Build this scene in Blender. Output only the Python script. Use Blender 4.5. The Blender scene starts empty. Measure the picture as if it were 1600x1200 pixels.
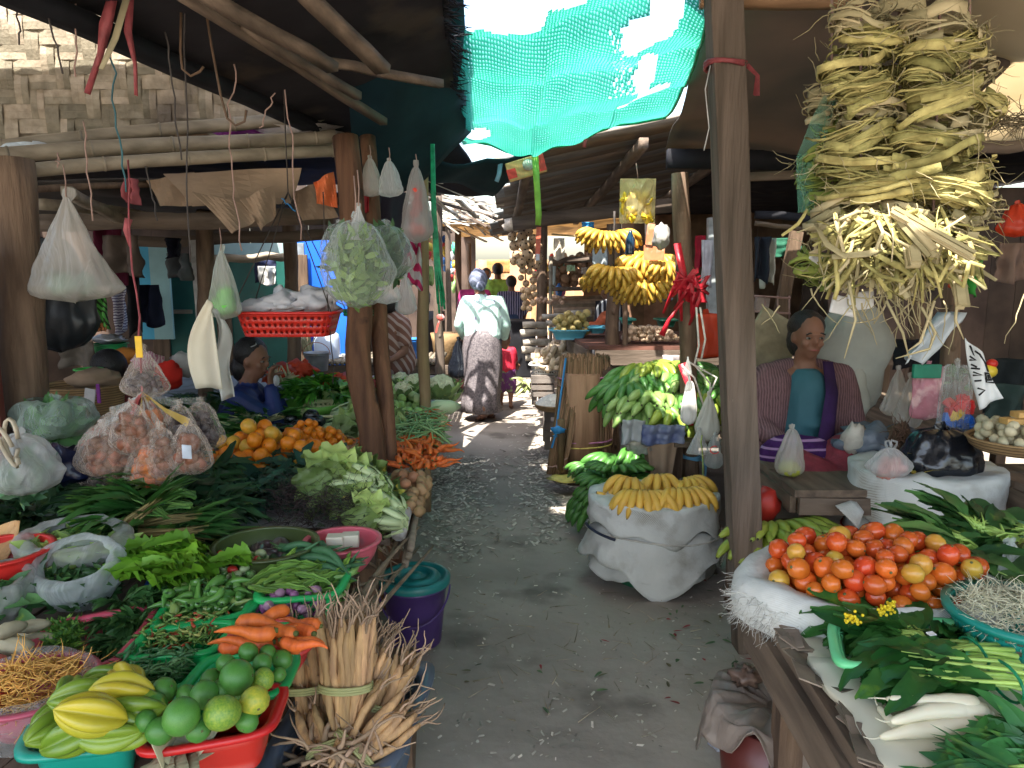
import bpy, math, random
from math import sin, cos, pi, radians as R, sqrt, atan2
from mathutils import Vector as V, Matrix, noise as NZ, Euler
random.seed(7)
RS = random.Random(11)
S = bpy.context.scene
C = S.collection
# ---------------------------------------------------------------- camera
H = 1.55; FPX = 1156.0; TH = R(8.85)
cam = bpy.data.cameras.new('camera'); co = bpy.data.objects.new('camera', cam); C.objects.link(co)
co.location = (0, 0, H); co.rotation_euler = (pi/2 - TH, 0, 0)
cam.sensor_width = 36; cam.lens = FPX/1600*36; cam.clip_end = 400; cam.clip_start = .02
S.camera = co
S.render.resolution_x = 1024; S.render.resolution_y = 768
# ---------------------------------------------------------------- world, sun, exposure
SUN_EL, SUN_AZ = R(62), R(-158)          # azimuth clockwise from +Y: the sun stands behind the viewer's left shoulder
w = bpy.data.worlds.new('World'); S.world = w; w.use_nodes = True
nt = w.node_tree; sky = nt.nodes.new('ShaderNodeTexSky'); sky.sky_type = 'NISHITA'; sky.sun_disc = False
sky.sun_elevation = SUN_EL; sky.sun_rotation = SUN_AZ; sky.air_density = 1.3; sky.dust_density = 3
bg = nt.nodes['Background']; bg.inputs[1].default_value = .15
nt.links.new(sky.outputs[0], bg.inputs[0])
sl = bpy.data.lights.new('sun', 'SUN'); so = bpy.data.objects.new('sun', sl); C.objects.link(so)
sl.energy = 4; sl.angle = R(.6); sl.color = (1, .95, .86)
sd = V((sin(SUN_AZ)*cos(SUN_EL), cos(SUN_AZ)*cos(SUN_EL), sin(SUN_EL)))
so.rotation_euler = sd.to_track_quat('Z', 'Y').to_euler()
S.view_settings.view_transform = 'Standard'; S.view_settings.look = 'None'
S.view_settings.gamma = 1; S.view_settings.exposure = 2.2
S.render.engine = 'CYCLES'; cy = S.cycles
cy.use_denoising = True; cy.max_bounces = 7; cy.diffuse_bounces = 5; cy.glossy_bounces = 2
cy.transparent_max_bounces = 14; cy.transmission_bounces = 4; cy.caustics_reflective = False; cy.caustics_refractive = False
cy.sample_clamp_indirect = 6
# ---------------------------------------------------------------- pixel helpers (1600 x 1200 frame)
def ray(px, py):
 u = (px-800)/FPX; v = (600-py)/FPX
 return V((u, cos(TH)+v*sin(TH), -sin(TH)+v*cos(TH)))
def P(px, py, Y):                       # point of the place that lies Y metres ahead
 r = ray(px, py); return V((0, 0, H)) + r*(Y/r.y)
def G(px, py, z=0.0):                   # point of the place at height z
 r = ray(px, py); return V((0, 0, H)) + r*((z-H)/r.z)
def M_(px, Y): return px/FPX*Y          # metres covered by px pixels at distance Y
# ---------------------------------------------------------------- mesh builder
def fr(d, up=(0, 0, 1)):
 d = V(d).normalized(); u = V(up)
 if abs(d.dot(u)) > .97: u = V((1, 0, 0))
 s = d.cross(u).normalized(); return d, s, s.cross(d).normalized()
class MB:
 def __init__(s): s.v = []; s.f = []; s.m = []
 def add(s, vs, fs, m=0):
  o = len(s.v); s.v += [tuple(x) for x in vs]
  s.f += [tuple(i+o for i in f) for f in fs]; s.m += [m]*len(fs); return s
 def box(s, c, d, rot=(0, 0, 0), m=0, j=0):
  E = Euler(rot).to_matrix(); c = V(c); q = []
  for z in (-1, 1):
   for y in (-1, 1):
    for x in (-1, 1):
     q.append(c + E @ V((x*d[0]/2+RS.uniform(-j, j), y*d[1]/2+RS.uniform(-j, j), z*d[2]/2+RS.uniform(-j, j))))
  return s.add(q, [(0, 2, 3, 1), (4, 5, 7, 6), (0, 1, 5, 4), (2, 6, 7, 3), (0, 4, 6, 2), (1, 3, 7, 5)], m)
 def beam(s, a, b, w, h, m=0, up=(0, 0, 1), n=1, wob=0):
  a, b = V(a), V(b); d, sd_, u = fr(b-a, up); vs = []; fs = []
  for i in range(n+1):
   p = a.lerp(b, i/n) + V((RS.uniform(-wob, wob), RS.uniform(-wob, wob), RS.uniform(-wob, wob)))*(1 if wob else 0)
   for x, y in ((-1, -1), (1, -1), (1, 1), (-1, 1)): vs.append(p + sd_*x*w/2 + u*y*h/2)
  for i in range(n):
   for k in range(4): fs.append((i*4+k, i*4+(k+1) % 4, i*4+4+(k+1) % 4, i*4+4+k))
  fs += [(3, 2, 1, 0), (n*4, n*4+1, n*4+2, n*4+3)]
  return s.add(vs, fs, m)
 def tube(s, pts, r, n=8, m=0, flat=1, up=(0, 0, 1), cap=True):
  pts = [V(p) for p in pts]; L = len(pts); vs = []; fs = []
  rr = r if isinstance(r, (list, tuple)) else [r]*L
  pu = V(up)
  for i, p in enumerate(pts):
   d = pts[min(i+1, L-1)] - pts[max(i-1, 0)]
   if d.length < 1e-9: d = V((0, 0, 1))
   d, sx, u = fr(d, pu); pu = u if abs(d.dot(u)) < .9 else pu
   for k in range(n):
    a = 2*pi*k/n; vs.append(p + (sx*cos(a) + u*sin(a)*flat)*rr[i])
  for i in range(L-1):
   for k in range(n): fs.append((i*n+k, i*n+(k+1) % n, i*n+n+(k+1) % n, i*n+n+k))
  if cap: fs += [tuple(range(n-1, -1, -1)), tuple((L-1)*n+k for k in range(n))]
  return s.add(vs, fs, m)
 def lathe(s, c, prof, n=24, m=0, rot=None, wob=0, sc=(1, 1), close=True):
  c = V(c); vs = []; fs = []; Mx = rot if rot else Matrix.Identity(3)
  for i, (r, z) in enumerate(prof):
   for k in range(n):
    a = 2*pi*k/n; q = r*(1 + wob*NZ.noise(V((cos(a)*2+c.x, sin(a)*2+c.y, z*8))))
    vs.append(c + Mx @ V((q*cos(a)*sc[0], q*sin(a)*sc[1], z)))
  for i in range(len(prof)-1):
   for k in range(n): fs.append((i*n+k, i*n+(k+1) % n, i*n+n+(k+1) % n, i*n+n+k))
  if close:
   if prof[0][0] > 1e-5: fs.append(tuple(range(n-1, -1, -1)))
   if prof[-1][0] > 1e-5: fs.append(tuple((len(prof)-1)*n+k for k in range(n)))
  return s.add(vs, fs, m)
 def blob(s, c, r, rot=(0, 0, 0), n=10, m=0, nz=0, fq=3, ex=None, seed=0):
  if not isinstance(r, (list, tuple)): r = (r, r, r)
  c = V(c); E = rot if isinstance(rot, Matrix) else Euler(rot).to_matrix(); vs = []; fs = []; h = max(4, n//2+1)
  for i in range(h+1):
   t = pi*i/h
   for k in range(n):
    a = 2*pi*k/n; d = V((sin(t)*cos(a), sin(t)*sin(a), cos(t)))
    q = 1 + (nz*NZ.noise(d*fq + c*7.3 + V((seed, seed*2, 0))) if nz else 0)
    if ex: q *= ex(d)
    vs.append(c + E @ V((d.x*r[0]*q, d.y*r[1]*q, d.z*r[2]*q)))
  for i in range(h):
   for k in range(n):
    a, b, e, g = i*n+k, i*n+(k+1) % n, i*n+n+(k+1) % n, i*n+n+k
    fs.append((g, e, b, a))
  return s.add(vs, fs, m)
 def sheet(s, fn, nu, nv, m=0):
  vs = [fn(i/nu, j/nv) for j in range(nv+1) for i in range(nu+1)]
  fs = [(j*(nu+1)+i, j*(nu+1)+i+1, (j+1)*(nu+1)+i+1, (j+1)*(nu+1)+i) for j in range(nv) for i in range(nu)]
  return s.add(vs, fs, m)
 def strip(s, pts, wd, nrm=(0, 0, 1), m=0, fold=0, roll=0):      # ribbon or blade along pts
  pts = [V(p) for p in pts]; L = len(pts); vs = []; fs = []
  for i, p in enumerate(pts):
   d = pts[min(i+1, L-1)] - pts[max(i-1, 0)]
   d, sx, u = fr(d, nrm); ww = wd[i] if isinstance(wd, (list, tuple)) else wd
   if roll: q = roll*i/L; sx, u = sx*cos(q)+u*sin(q), u*cos(q)-sx*sin(q)
   vs += [p - sx*ww/2 + u*fold*ww, p, p + sx*ww/2 + u*fold*ww]
  for i in range(L-1):
   a = i*3; fs += [(a, a+1, a+4, a+3), (a+1, a+2, a+5, a+4)]
  return s.add(vs, fs, m)
 def leaf(s, b, d, up, L, W, droop=.3, fold=.15, m=0, n=5, wav=.0, blunt=0, side=0):
  d, sx, u = fr(d, up); b = V(b); pts = []; wd = []
  if blunt:
   ph = b.x*90+b.y*50; nu = 6; nv = n+1; rf = max(.05, wav*3)
   def fn(s_, t):
    wd = W*(.12+.88*sin(pi*min(1, t*.9+.06)**.8)); e = (abs(s_-.5)*2)**2
    return b+d*(L*t)+sx*((s_-.5)*wd+side*L*t*t)+u*(fold*wd*e*.6-droop*L*t*t+rf*W*e*sin(t*17+s_*5+ph)+.5*rf*W*sin(t*9+s_*8+ph))
   return s.sheet(fn, nu, nv, m)
  for i in range(n+1):
   t = i/n; p = b + d*(L*t) - u*(droop*L*t*t) + sx*(side*L*t*t) + u*(wav*L*sin(t*9+b.x*50)*t)
   pts.append(p); q = sin(pi*min(1, (t*.93+.07)**(.75 if not blunt else .6)))**.8
   wd.append(max(W*q, W*.04))
  return s.strip(pts, wd, u, m, fold)
 def wisp(s, a, d, L, r, n=5, jit=.3, m=0, k=4):
  p = V(a); d = V(d).normalized(); pts = [p.copy()]
  for i in range(n):
   d = (d + V((RS.uniform(-jit, jit), RS.uniform(-jit, jit), RS.uniform(-jit, jit)))).normalized()
   p = p + d*L/n; pts.append(p.copy())
  s.tube(pts, [r*(1-.7*i/n) for i in range(n+1)], k, m); return pts
 def build(s, name, mats, parent=None, smooth=True, solid=0, sub=0, bev=0, voxel=0, loc=None, auto=0):
  me = bpy.data.meshes.new(name); o = bpy.data.objects.new(name, me); C.objects.link(o)
  if loc is not None: org = V(loc)
  elif parent is None:
   xs = [p[0] for p in s.v]; ys = [p[1] for p in s.v]; zs = [p[2] for p in s.v]
   org = V(((min(xs)+max(xs))/2, (min(ys)+max(ys))/2, min(zs)))
  else: org = V((0, 0, 0))
  if parent is not None:
   q = parent; tot = V((0, 0, 0))
   while q: tot += q.location; q = q.parent
   me.from_pydata([(p[0]-tot.x, p[1]-tot.y, p[2]-tot.z) for p in s.v], [], s.f); o.parent = parent
  else:
   me.from_pydata([(p[0]-org.x, p[1]-org.y, p[2]-org.z) for p in s.v], [], s.f); o.location = org
  if not isinstance(mats, (list, tuple)): mats = [mats]
  for mm in mats: me.materials.append(mm)
  if len(mats) > 1: me.polygons.foreach_set('material_index', s.m)
  if smooth: me.polygons.foreach_set('use_smooth', [True]*len(me.polygons))
  if bev: b = o.modifiers.new('bevel', 'BEVEL'); b.width = bev; b.segments = 2; b.limit_method = 'ANGLE'
  if voxel:
   b = o.modifiers.new('remesh', 'REMESH'); b.mode = 'VOXEL'; b.voxel_size = voxel; b.use_smooth_shade = True
   b = o.modifiers.new('smooth', 'SMOOTH'); b.iterations = 3; b.factor = .5
  if solid: b = o.modifiers.new('solid', 'SOLIDIFY'); b.thickness = solid; b.offset = 0
  if sub: b = o.modifiers.new('sub', 'SUBSURF'); b.levels = sub; b.render_levels = sub
  me.update(); return o
def tag(o, label=None, cat=None, group=None, kind=None):
 if label: o['label'] = label
 if cat: o['category'] = cat
 if group: o['group'] = group
 if kind: o['kind'] = kind
 return o
def empty(name, loc, label=None, cat=None, group=None):
 o = bpy.data.objects.new(name, None); C.objects.link(o); o.location = V(loc); o.empty_display_size = .1
 return tag(o, label, cat, group)
KIDS = {}
def kids(o):
 return [c for c in bpy.data.objects if c.parent == o]
def copy_tree(o, loc=None, rot=None, label=None, scale=None, cache={}):
 if o.name not in cache: cache[o.name] = [(k, [g for g in kids(k)]) for k in kids(o)]
 c = o.copy(); C.objects.link(c)
 if loc is not None: c.location = loc
 if rot is not None: c.rotation_euler = rot
 if scale is not None: c.scale = scale if isinstance(scale, (list, tuple)) else (scale,)*3
 if label: c['label'] = label
 for k, gs in cache[o.name]:
  q = k.copy(); C.objects.link(q); q.parent = c
  for g in gs: r_ = g.copy(); C.objects.link(r_); r_.parent = q
 return c
def put(o, loc, rot=None, label=None, scale=None):
 o.location = loc
 if rot is not None: o.rotation_euler = rot
 if scale is not None: o.scale = scale if isinstance(scale, (list, tuple)) else (scale,)*3
 if label: o['label'] = label
 return o
def spread(protos, places, group=None, labels=None):
 """first uses of each prototype move it, later ones copy it; places = (loc, rot, scale, label index)"""
 used = set(); out = []
 for i, pl in enumerate(places):
  loc, rot, sc = pl[:3]; k = pl[3] if len(pl) > 3 else RS.randrange(len(protos))
  p = protos[k]
  if k not in used: used.add(k); first[k] = None if False else None; c = put(p, loc, rot, None, sc)
  else: c = copy_tree(p, loc, rot, None, sc)
  out.append(c)
 for k, p in enumerate(protos):
  if k not in used:
   for ch in kids(p): bpy.data.objects.remove(ch)
   bpy.data.objects.remove(p)
 return out
first = {}
def heap(inside, base, r, n, cand=10, hfun=None):
 """drop n balls of radius r one by one into a region; inside() draws a random (x, y), base(x, y) is the floor"""
 pts = []
 for i in range(n):
  best = None
  for k in range(cand):
   x, y = inside(); z = base(x, y) + r
   for (a, b, c) in pts:
    d2 = (a-x)**2 + (b-y)**2
    if d2 < 4*r*r*.9: z = max(z, c + sqrt(4*r*r*.9 - d2))
   sc = z + (hfun(x, y) if hfun else 0)
   if best is None or sc < best[0]: best = (sc, x, y, z)
  pts.append(best[1:])
 return pts
# ---------------------------------------------------------------- materials
def _n(nt, t, **k):
 n = nt.nodes.new(t)
 for a, b in k.items(): setattr(n, a, b)
 return n
def mat(name, col, rough=.6, var=.25, scale=12, bump=.15, spec=.4, col2=None, stretch=(1, 1, 1), isl=0, rnd=0,
  transl=0, alpha=1, metal=0, bscale=None, coat=0, dirt=None, detail=4, emit=0, wave=None, sheen=0, sss=0):
 m = bpy.data.materials.new(name); m.use_nodes = True; nt = m.node_tree; N = nt.nodes; L = nt.links
 b = N['Principled BSDF']; out = N['Material Output']
 tc = _n(nt, 'ShaderNodeTexCoord'); mp = _n(nt, 'ShaderNodeMapping'); mp.inputs['Scale'].default_value = stretch
 L.new(tc.outputs['Object'], mp.inputs[0])
 nz = _n(nt, 'ShaderNodeTexNoise'); nz.inputs['Scale'].default_value = scale; nz.inputs['Detail'].default_value = detail
 L.new(mp.outputs[0], nz.inputs['Vector'])
 rp = _n(nt, 'ShaderNodeMapRange'); rp.inputs[1].default_value = .3; rp.inputs[2].default_value = .7
 L.new(nz.outputs['Fac'], rp.inputs[0])
 c2 = col2 if col2 else tuple(c*(1-var*1.6) for c in col)
 c1 = col if col2 else tuple(min(1, c*(1+var*.6)) for c in col)
 mx = _n(nt, 'ShaderNodeMix', data_type='RGBA'); mx.inputs[6].default_value = (*c1, 1); mx.inputs[7].default_value = (*c2, 1)
 L.new(rp.outputs[0], mx.inputs[0]); cur = mx.outputs[2]
 if isl or rnd:
  g = _n(nt, 'ShaderNodeNewGeometry'); oi = _n(nt, 'ShaderNodeObjectInfo')
  hs = _n(nt, 'ShaderNodeHueSaturation');
  for src, amt, sock, amt2 in ((g.outputs['Random Per Island'], isl, 'Value', .03*isl), (oi.outputs['Random'], rnd, 'Value', .05*rnd)):
   if not amt: continue
   hs = _n(nt, 'ShaderNodeHueSaturation')
   r1 = _n(nt, 'ShaderNodeMapRange'); r1.inputs[3].default_value = 1-amt; r1.inputs[4].default_value = 1+amt
   r2 = _n(nt, 'ShaderNodeMapRange'); r2.inputs[3].default_value = .5+amt2; r2.inputs[4].default_value = .5-amt2
   L.new(src, r1.inputs[0]); L.new(src, r2.inputs[0]); L.new(r1.outputs[0], hs.inputs['Value']); L.new(r2.outputs[0], hs.inputs['Hue'])
   L.new(cur, hs.inputs['Color']); cur = hs.outputs[0]
 if dirt:
  dz = _n(nt, 'ShaderNodeTexNoise'); dz.inputs['Scale'].default_value = dirt[1]; dz.inputs['Detail'].default_value = 6
  L.new(tc.outputs['Object'], dz.inputs['Vector'])
  dr = _n(nt, 'ShaderNodeMapRange'); dr.inputs[1].default_value = dirt[2]; dr.inputs[2].default_value = dirt[2]+.12; dr.inputs[4].default_value = .8
  L.new(dz.outputs['Fac'], dr.inputs[0])
  dm = _n(nt, 'ShaderNodeMix', data_type='RGBA'); dm.inputs[7].default_value = (*dirt[0], 1)
  L.new(dr.outputs[0], dm.inputs[0]); L.new(cur, dm.inputs[6]); cur = dm.outputs[2]
 if wave:                                        # (colour, scale, threshold, axis) woven or printed stripes
  wv = _n(nt, 'ShaderNodeTexWave'); wv.bands_direction = wave[3]; wv.inputs['Scale'].default_value = wave[1]
  wv.inputs['Distortion'].default_value = wave[4] if len(wave) > 4 else .4
  L.new(tc.outputs['Object'], wv.inputs['Vector'])
  wr = _n(nt, 'ShaderNodeMapRange'); wr.inputs[1].default_value = wave[2]; wr.inputs[2].default_value = wave[2]+.1
  L.new(wv.outputs['Fac'], wr.inputs[0])
  wm = _n(nt, 'ShaderNodeMix', data_type='RGBA'); wm.inputs[7].default_value = (*wave[0], 1)
  L.new(wr.outputs[0], wm.inputs[0]); L.new(cur, wm.inputs[6]); cur = wm.outputs[2]
 L.new(cur, b.inputs['Base Color'])
 b.inputs['Roughness'].default_value = rough; b.inputs['Specular IOR Level'].default_value = spec
 b.inputs['Metallic'].default_value = metal; b.inputs['Coat Weight'].default_value = coat; b.inputs['Coat Roughness'].default_value = .15
 if sss: b.inputs['Subsurface Weight'].default_value = sss; b.inputs['Subsurface Scale'].default_value = .01
 if bump:
  bn = _n(nt, 'ShaderNodeTexNoise'); bn.inputs['Scale'].default_value = bscale or scale*2.5; bn.inputs['Detail'].default_value = 5
  L.new(mp.outputs[0], bn.inputs['Vector']); bp = _n(nt, 'ShaderNodeBump'); bp.inputs['Strength'].default_value = bump
  bp.inputs['Distance'].default_value = .01; L.new(bn.outputs['Fac'], bp.inputs['Height']); L.new(bp.outputs[0], b.inputs['Normal'])
 sh = b.outputs[0]
 if transl:
  tr = _n(nt, 'ShaderNodeBsdfTranslucent'); L.new(cur, tr.inputs[0])
  ms = _n(nt, 'ShaderNodeMixShader'); ms.inputs[0].default_value = transl
  L.new(sh, ms.inputs[1]); L.new(tr.outputs[0], ms.inputs[2]); sh = ms.outputs[0]
 if alpha < 1:
  tp = _n(nt, 'ShaderNodeBsdfTransparent'); ms = _n(nt, 'ShaderNodeMixShader'); ms.inputs[0].default_value = alpha
  L.new(tp.outputs[0], ms.inputs[1]); L.new(sh, ms.inputs[2]); sh = ms.outputs[0]
 if sh != b.outputs[0]: L.new(sh, out.inputs[0])
 m['p'] = 1
 return m
def film(name, col, alpha=.4, rough=.2, crinkle=.6, sc=14, stretch=(1, 1, .4)):      # thin plastic bag film
 m = mat(name, col, rough, .06, 6, 0, .6, transl=.35)
 nt = m.node_tree; N = nt.nodes; L = nt.links; b = N['Principled BSDF']; out = N['Material Output']
 sh = out.inputs[0].links[0].from_socket
 tc = N['Texture Coordinate'] if 'Texture Coordinate' in N else _n(nt, 'ShaderNodeTexCoord')
 mp = _n(nt, 'ShaderNodeMapping'); mp.inputs['Scale'].default_value = stretch; L.new(tc.outputs['Object'], mp.inputs[0])
 vo = _n(nt, 'ShaderNodeTexNoise'); vo.inputs['Scale'].default_value = sc; vo.inputs['Detail'].default_value = 3; vo.inputs['Distortion'].default_value = 1.2
 L.new(mp.outputs[0], vo.inputs['Vector'])
 bp = _n(nt, 'ShaderNodeBump'); bp.inputs['Strength'].default_value = crinkle; bp.inputs['Distance'].default_value = .03
 L.new(vo.outputs['Fac'], bp.inputs['Height']); L.new(bp.outputs[0], b.inputs['Normal'])
 lw = _n(nt, 'ShaderNodeLayerWeight'); lw.inputs[0].default_value = .35; L.new(bp.outputs[0], lw.inputs['Normal'])
 mr = _n(nt, 'ShaderNodeMapRange'); mr.inputs[3].default_value = alpha; mr.inputs[4].default_value = min(1, alpha+.55)
 L.new(lw.outputs['Facing'], mr.inputs[0])
 tp = _n(nt, 'ShaderNodeBsdfTransparent'); ms = _n(nt, 'ShaderNodeMixShader')
 L.new(mr.outputs[0], ms.inputs[0]); L.new(tp.outputs[0], ms.inputs[1]); L.new(sh, ms.inputs[2]); L.new(ms.outputs[0], out.inputs[0])
 return m
_mc = {}
def pl(col, rough=.35, name='plastic'):          # plain moulded plastic by colour
 k = ('pl', col, rough)
 if k not in _mc: _mc[k] = mat(name, col, rough, .12, 5, .04, .5, rnd=.04, dirt=((.12, .1, .08), 9, .66))
 return _mc[k]
def lf(col, col2=None, isl=.35, rough=.45):       # leaf by colour
 k = ('lf', col, col2, isl, rough)
 if k not in _mc: _mc[k] = mat('leaf_green', col, rough, .3, 9, .25, .4, col2=col2, isl=min(.5, isl*1.35), transl=.22, rnd=.18, dirt=((min(1, col[0]*2.6+.03), min(1, col[1]*1.5+.02), col[2]*.7), 16, .64))
 return _mc[k]
WOOD = mat('weathered_wood', (.2, .135, .09), .8, .4, 7, 1.0, .2, col2=(.085, .055, .038), stretch=(3, 3, .35), isl=.2, dirt=((.05, .04, .03), 4, .62))
WOODH = mat('weathered_board', (.19, .14, .1), .8, .4, 7, .5, .2, col2=(.08, .06, .045), stretch=(3, .4, 3), isl=.25)
WOODX = mat('rough_plank', (.17, .13, .1), .8, .4, 7, .5, .2, col2=(.08, .06, .045), stretch=(.4, 3, 3), isl=.25)
POSTG = mat('grey_brown_post', (.19, .145, .115), .85, .3, 8, 1.0, .12, col2=(.1, .078, .06), stretch=(3, 3, .25), dirt=((.4, .36, .3), 30, .73))
POSTR = mat('red_brown_post', (.2, .1, .055), .8, .3, 7, 1.0, .2, col2=(.07, .035, .022), stretch=(3, 3, .22), dirt=((.03, .02, .016), 9, .56))
BAMB = mat('bamboo', (.32, .27, .2), .6, .2, 8, .3, .3, col2=(.17, .14, .1), stretch=(.5, 2, 2), isl=.2)
DARK = mat('near_black', (.018, .018, .022), .8, .3, 5, .3, .2)  # near-black tone for rafters, beams and far counters
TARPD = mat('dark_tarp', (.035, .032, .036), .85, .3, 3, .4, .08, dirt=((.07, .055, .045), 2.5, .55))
CARD = mat('cardboard', (.3, .21, .14), .85, .2, 5, .15, .2, isl=.15)
WHITEF = film('white_bag_film', (.75, .76, .76), .36, .22, 1.0, 12)
CLEARF = film('clear_bag_film', (.7, .74, .72), .16, .12, 1.0, 16)
HAZEF = film('cloudy_bag_film', (.6, .62, .6), .38, .25, .8, 10)
BLACKF = mat('black_bag_film', (.008, .01, .015), .22, .2, 6, .9, .6, bscale=9, detail=2)
TWINE = mat('twine', (.34, .22, .18), .8, .2, 20, .2)
TWINED = mat('dark_twine', (.06, .05, .045), .8, .2, 20, .2)
PINKR = mat('pink_ribbon', (.5, .12, .13), .45, .25, 20, .5, .4, transl=.3)
GREENR = mat('green_cord', (.01, .28, .12), .4, .3, 30, .5, .4)
SKIN = mat('skin', (.22, .105, .065), .55, .12, 10, .05, .35)  # tone lowered for the seated seller's shade, shared by every figure
HAIR = mat('black_hair', (.012, .01, .01), .45, .2, 30, .6, .4, stretch=(4, 4, .5))
SACKW = mat('white_woven_sack', (.68, .7, .67), .6, .1, 5, .9, .3, col2=(.48, .5, .48), bscale=17, transl=.1, dirt=((.22, .19, .14), 5, .56), wave=((.6, .61, .58), 90, .6, 'DIAGONAL', 1))
BLUEC = mat('blue_cord', (.02, .2, .45), .5, .2, 20, .2)
# ================================================================= SETTING
gm = mat('packed_earth', (.44, .385, .33), .85, .3, 1.3, 1.0, .25, col2=(.27, .235, .2), bscale=7, detail=9, dirt=((.15, .13, .11), 2.3, .56))
b = MB()
def axis(lo, hi, fine0, fine1, st, big):
 a = []; x = lo
 while x < hi: a.append(x); x += st if fine0 <= x < fine1 else big
 return a+[hi]
xs = axis(-60, 60, -2, 3, .12, 4); ys = axis(-20, 80, 0, 9, .12, 4)
vs = [(x, y, .035*NZ.noise(V((x*.9, y*.9, 3)))+.012*NZ.noise(V((x*4, y*4, 1)))) for y in ys for x in xs]; n = len(xs)
b.add(vs, [(j*n+i, j*n+i+1, (j+1)*n+i+1, (j+1)*n+i) for j in range(len(ys)-1) for i in range(n-1)])
tag(b.build('ground', gm, loc=(0, 0, 0)), kind='structure')
lm = mat('pale_litter', (.55, .5, .42), .8, .3, 20, .1, isl=.5)
b = MB()
def gz(x, y): return .035*NZ.noise(V((x*.9, y*.9, 3)))+.012*NZ.noise(V((x*4, y*4, 1)))
for i in range(5200):
 q = RS.random()
 if q < .5: yy = RS.triangular(640, 880, 740); c = G(RS.gauss(712-(yy-640)*.08, 26+(yy-640)*.07), yy)
 elif q < .8: c = G(RS.gauss(850, 28), RS.triangular(640, 860, 730))
 else: c = G(RS.uniform(640, 1180), RS.uniform(650, 1190))
 s = RS.uniform(.003, .009)*(1.15 if q < .8 else .6); a = RS.uniform(0, 6.3); ax = V((cos(a), sin(a), RS.uniform(-.3, .3)))*s*RS.uniform(1, 3); ay = V((-sin(a), cos(a), RS.uniform(-.4, .4)))*s
 z = V((0, 0, gz(c.x, c.y)+.007)); c = V((c.x, c.y, 0))
 b.add([c-ax-ay+z, c+ax-ay*.5+z, c+ax+ay+z, c-ax*.7+ay*.8+z], [(0, 1, 2, 3)])
tag(b.build('floor_litter', lm), 'pale chips of husk and leaf trodden into the earth aisle', 'litter', kind='stuff')
b = MB()
for i in range(170):
 c = G(RS.uniform(660, 1160), RS.triangular(660, 1190, 1000)); a = RS.uniform(0, 3.1); L = RS.uniform(.02, .13)
 z = gz(c.x, c.y)+.008; b.wisp((c.x, c.y, z), (cos(a), sin(a), 0), L, RS.uniform(.001, .003), 4, .12)
for v in range(len(b.v)):
 x, y, z = b.v[v]; b.v[v] = (x, y, max(gz(x, y)+.004, min(z, gz(x, y)+.015)))
tag(b.build('straw_litter', mat('dry_straw', (.34, .28, .19), .8, .3, 20, .1, isl=.5)), 'thin straws and twigs scattered over the dark aisle', 'litter', kind='stuff')
b = MB()
for i in range(46):
 c = G(RS.uniform(1040, 1180) if RS.random() < .7 else RS.uniform(700, 1100), RS.triangular(880, 1190, 1060)); a = RS.uniform(0, 6.3)
 b.leaf((c.x, c.y, gz(c.x, c.y)+.009), (cos(a), sin(a), .05), (0, 0, 1), RS.uniform(.02, .05), RS.uniform(.008, .016), .1, .1, m=RS.randrange(3))
tag(b.build('fallen_leaves', [lf((.2, .17, .08)), lf((.12, .2, .08)), mat('petal_red', (.3, .03, .03), .6)]), 'small dropped leaves on the aisle by the tall grey post', 'leaf litter', kind='stuff')
# ----------------------------------------------------------------- woven bamboo wall, upper left
wm = mat('woven_bamboo', (.4, .34, .25), .6, .3, 9, .4, .3, col2=(.24, .2, .14), stretch=(2, 2, 2), isl=.4, bscale=30, transl=.15, dirt=((.13, .1, .08), 1.6, .6))
b = MB(); s = .078
for i in range(47):
 for j in range(21):
  k = (i+j) % 4
  x, z = -4.7+i*s, 2.22+j*s; o = RS.uniform(-.003, .003)
  if k == 0: w_, h_, vert = s*.98, 2*s*1.0, 1
  elif k == 2: w_, h_, vert = 2*s*1.0, s*.98, 0
  else: continue
  for q in range(2):
   if vert: r0 = (x+w_*q/2, z); r1 = (w_/2*.97, h_)
   else: r0 = (x, z+h_*q/2); r1 = (w_, h_/2*.97)
   vs = []
   for u in range(4):
    t = u/3; dy = -.009*sin(pi*t)+o
    if vert: vs += [(r0[0], 4.3+dy, r0[1]+r1[1]*t), (r0[0]+r1[0], 4.3+dy, r0[1]+r1[1]*t)]
    else: vs += [(r0[0]+r1[0]*t, 4.3+dy, r0[1]), (r0[0]+r1[0]*t, 4.3+dy, r0[1]+r1[1])]
   b.add(vs, [(2*u, 2*u+1, 2*u+3, 2*u+2) for u in range(3)])
b.box((-2.95, 4.34, 3.05), (3.8, .01, 1.65))
tag(b.build('woven_bamboo_wall', wm, smooth=False), 'pale basket-woven bamboo panel above the left stall, lit along its top', 'wall panel')
# ----------------------------------------------------------------- bamboo poles under it
def pole(name, a, c, r, m, label, cat, bend=.02, n=14, group=None, k=10, knots=5):
 a, c = V(a), V(c); b = MB(); pts = []; rr = []
 for i in range(n+1):
  t = i/n; pts.append(a.lerp(c, t)+V((bend*sin(t*5+a.y), bend*sin(t*3.3+1+a.x), bend*.5*sin(t*4)))*(1 if 0 < i < n else 0.0))
  rr.append(r*(1+.07*NZ.noise(V((t*9, a.x*3, a.y)))))
 b.tube(pts, rr, k)
 for q in range(knots):
  t = (q+.6)/knots; i = min(n-1, int(t*n)); p = pts[i].lerp(pts[i+1], t*n-i); d = (pts[i+1]-pts[i]).normalized()*r*.2
  b.tube([p-d, p, p+d], [r*1.01, r*1.12, r*1.01], k)
 return tag(b.build(name, m), label, cat, group)
pole('bamboo_pole', P(-60, 240, 3.6), P(505, 178, 4.1), .034, BAMB, 'highest of the three grey bamboo poles crossing below the woven panel', 'pole')
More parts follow.
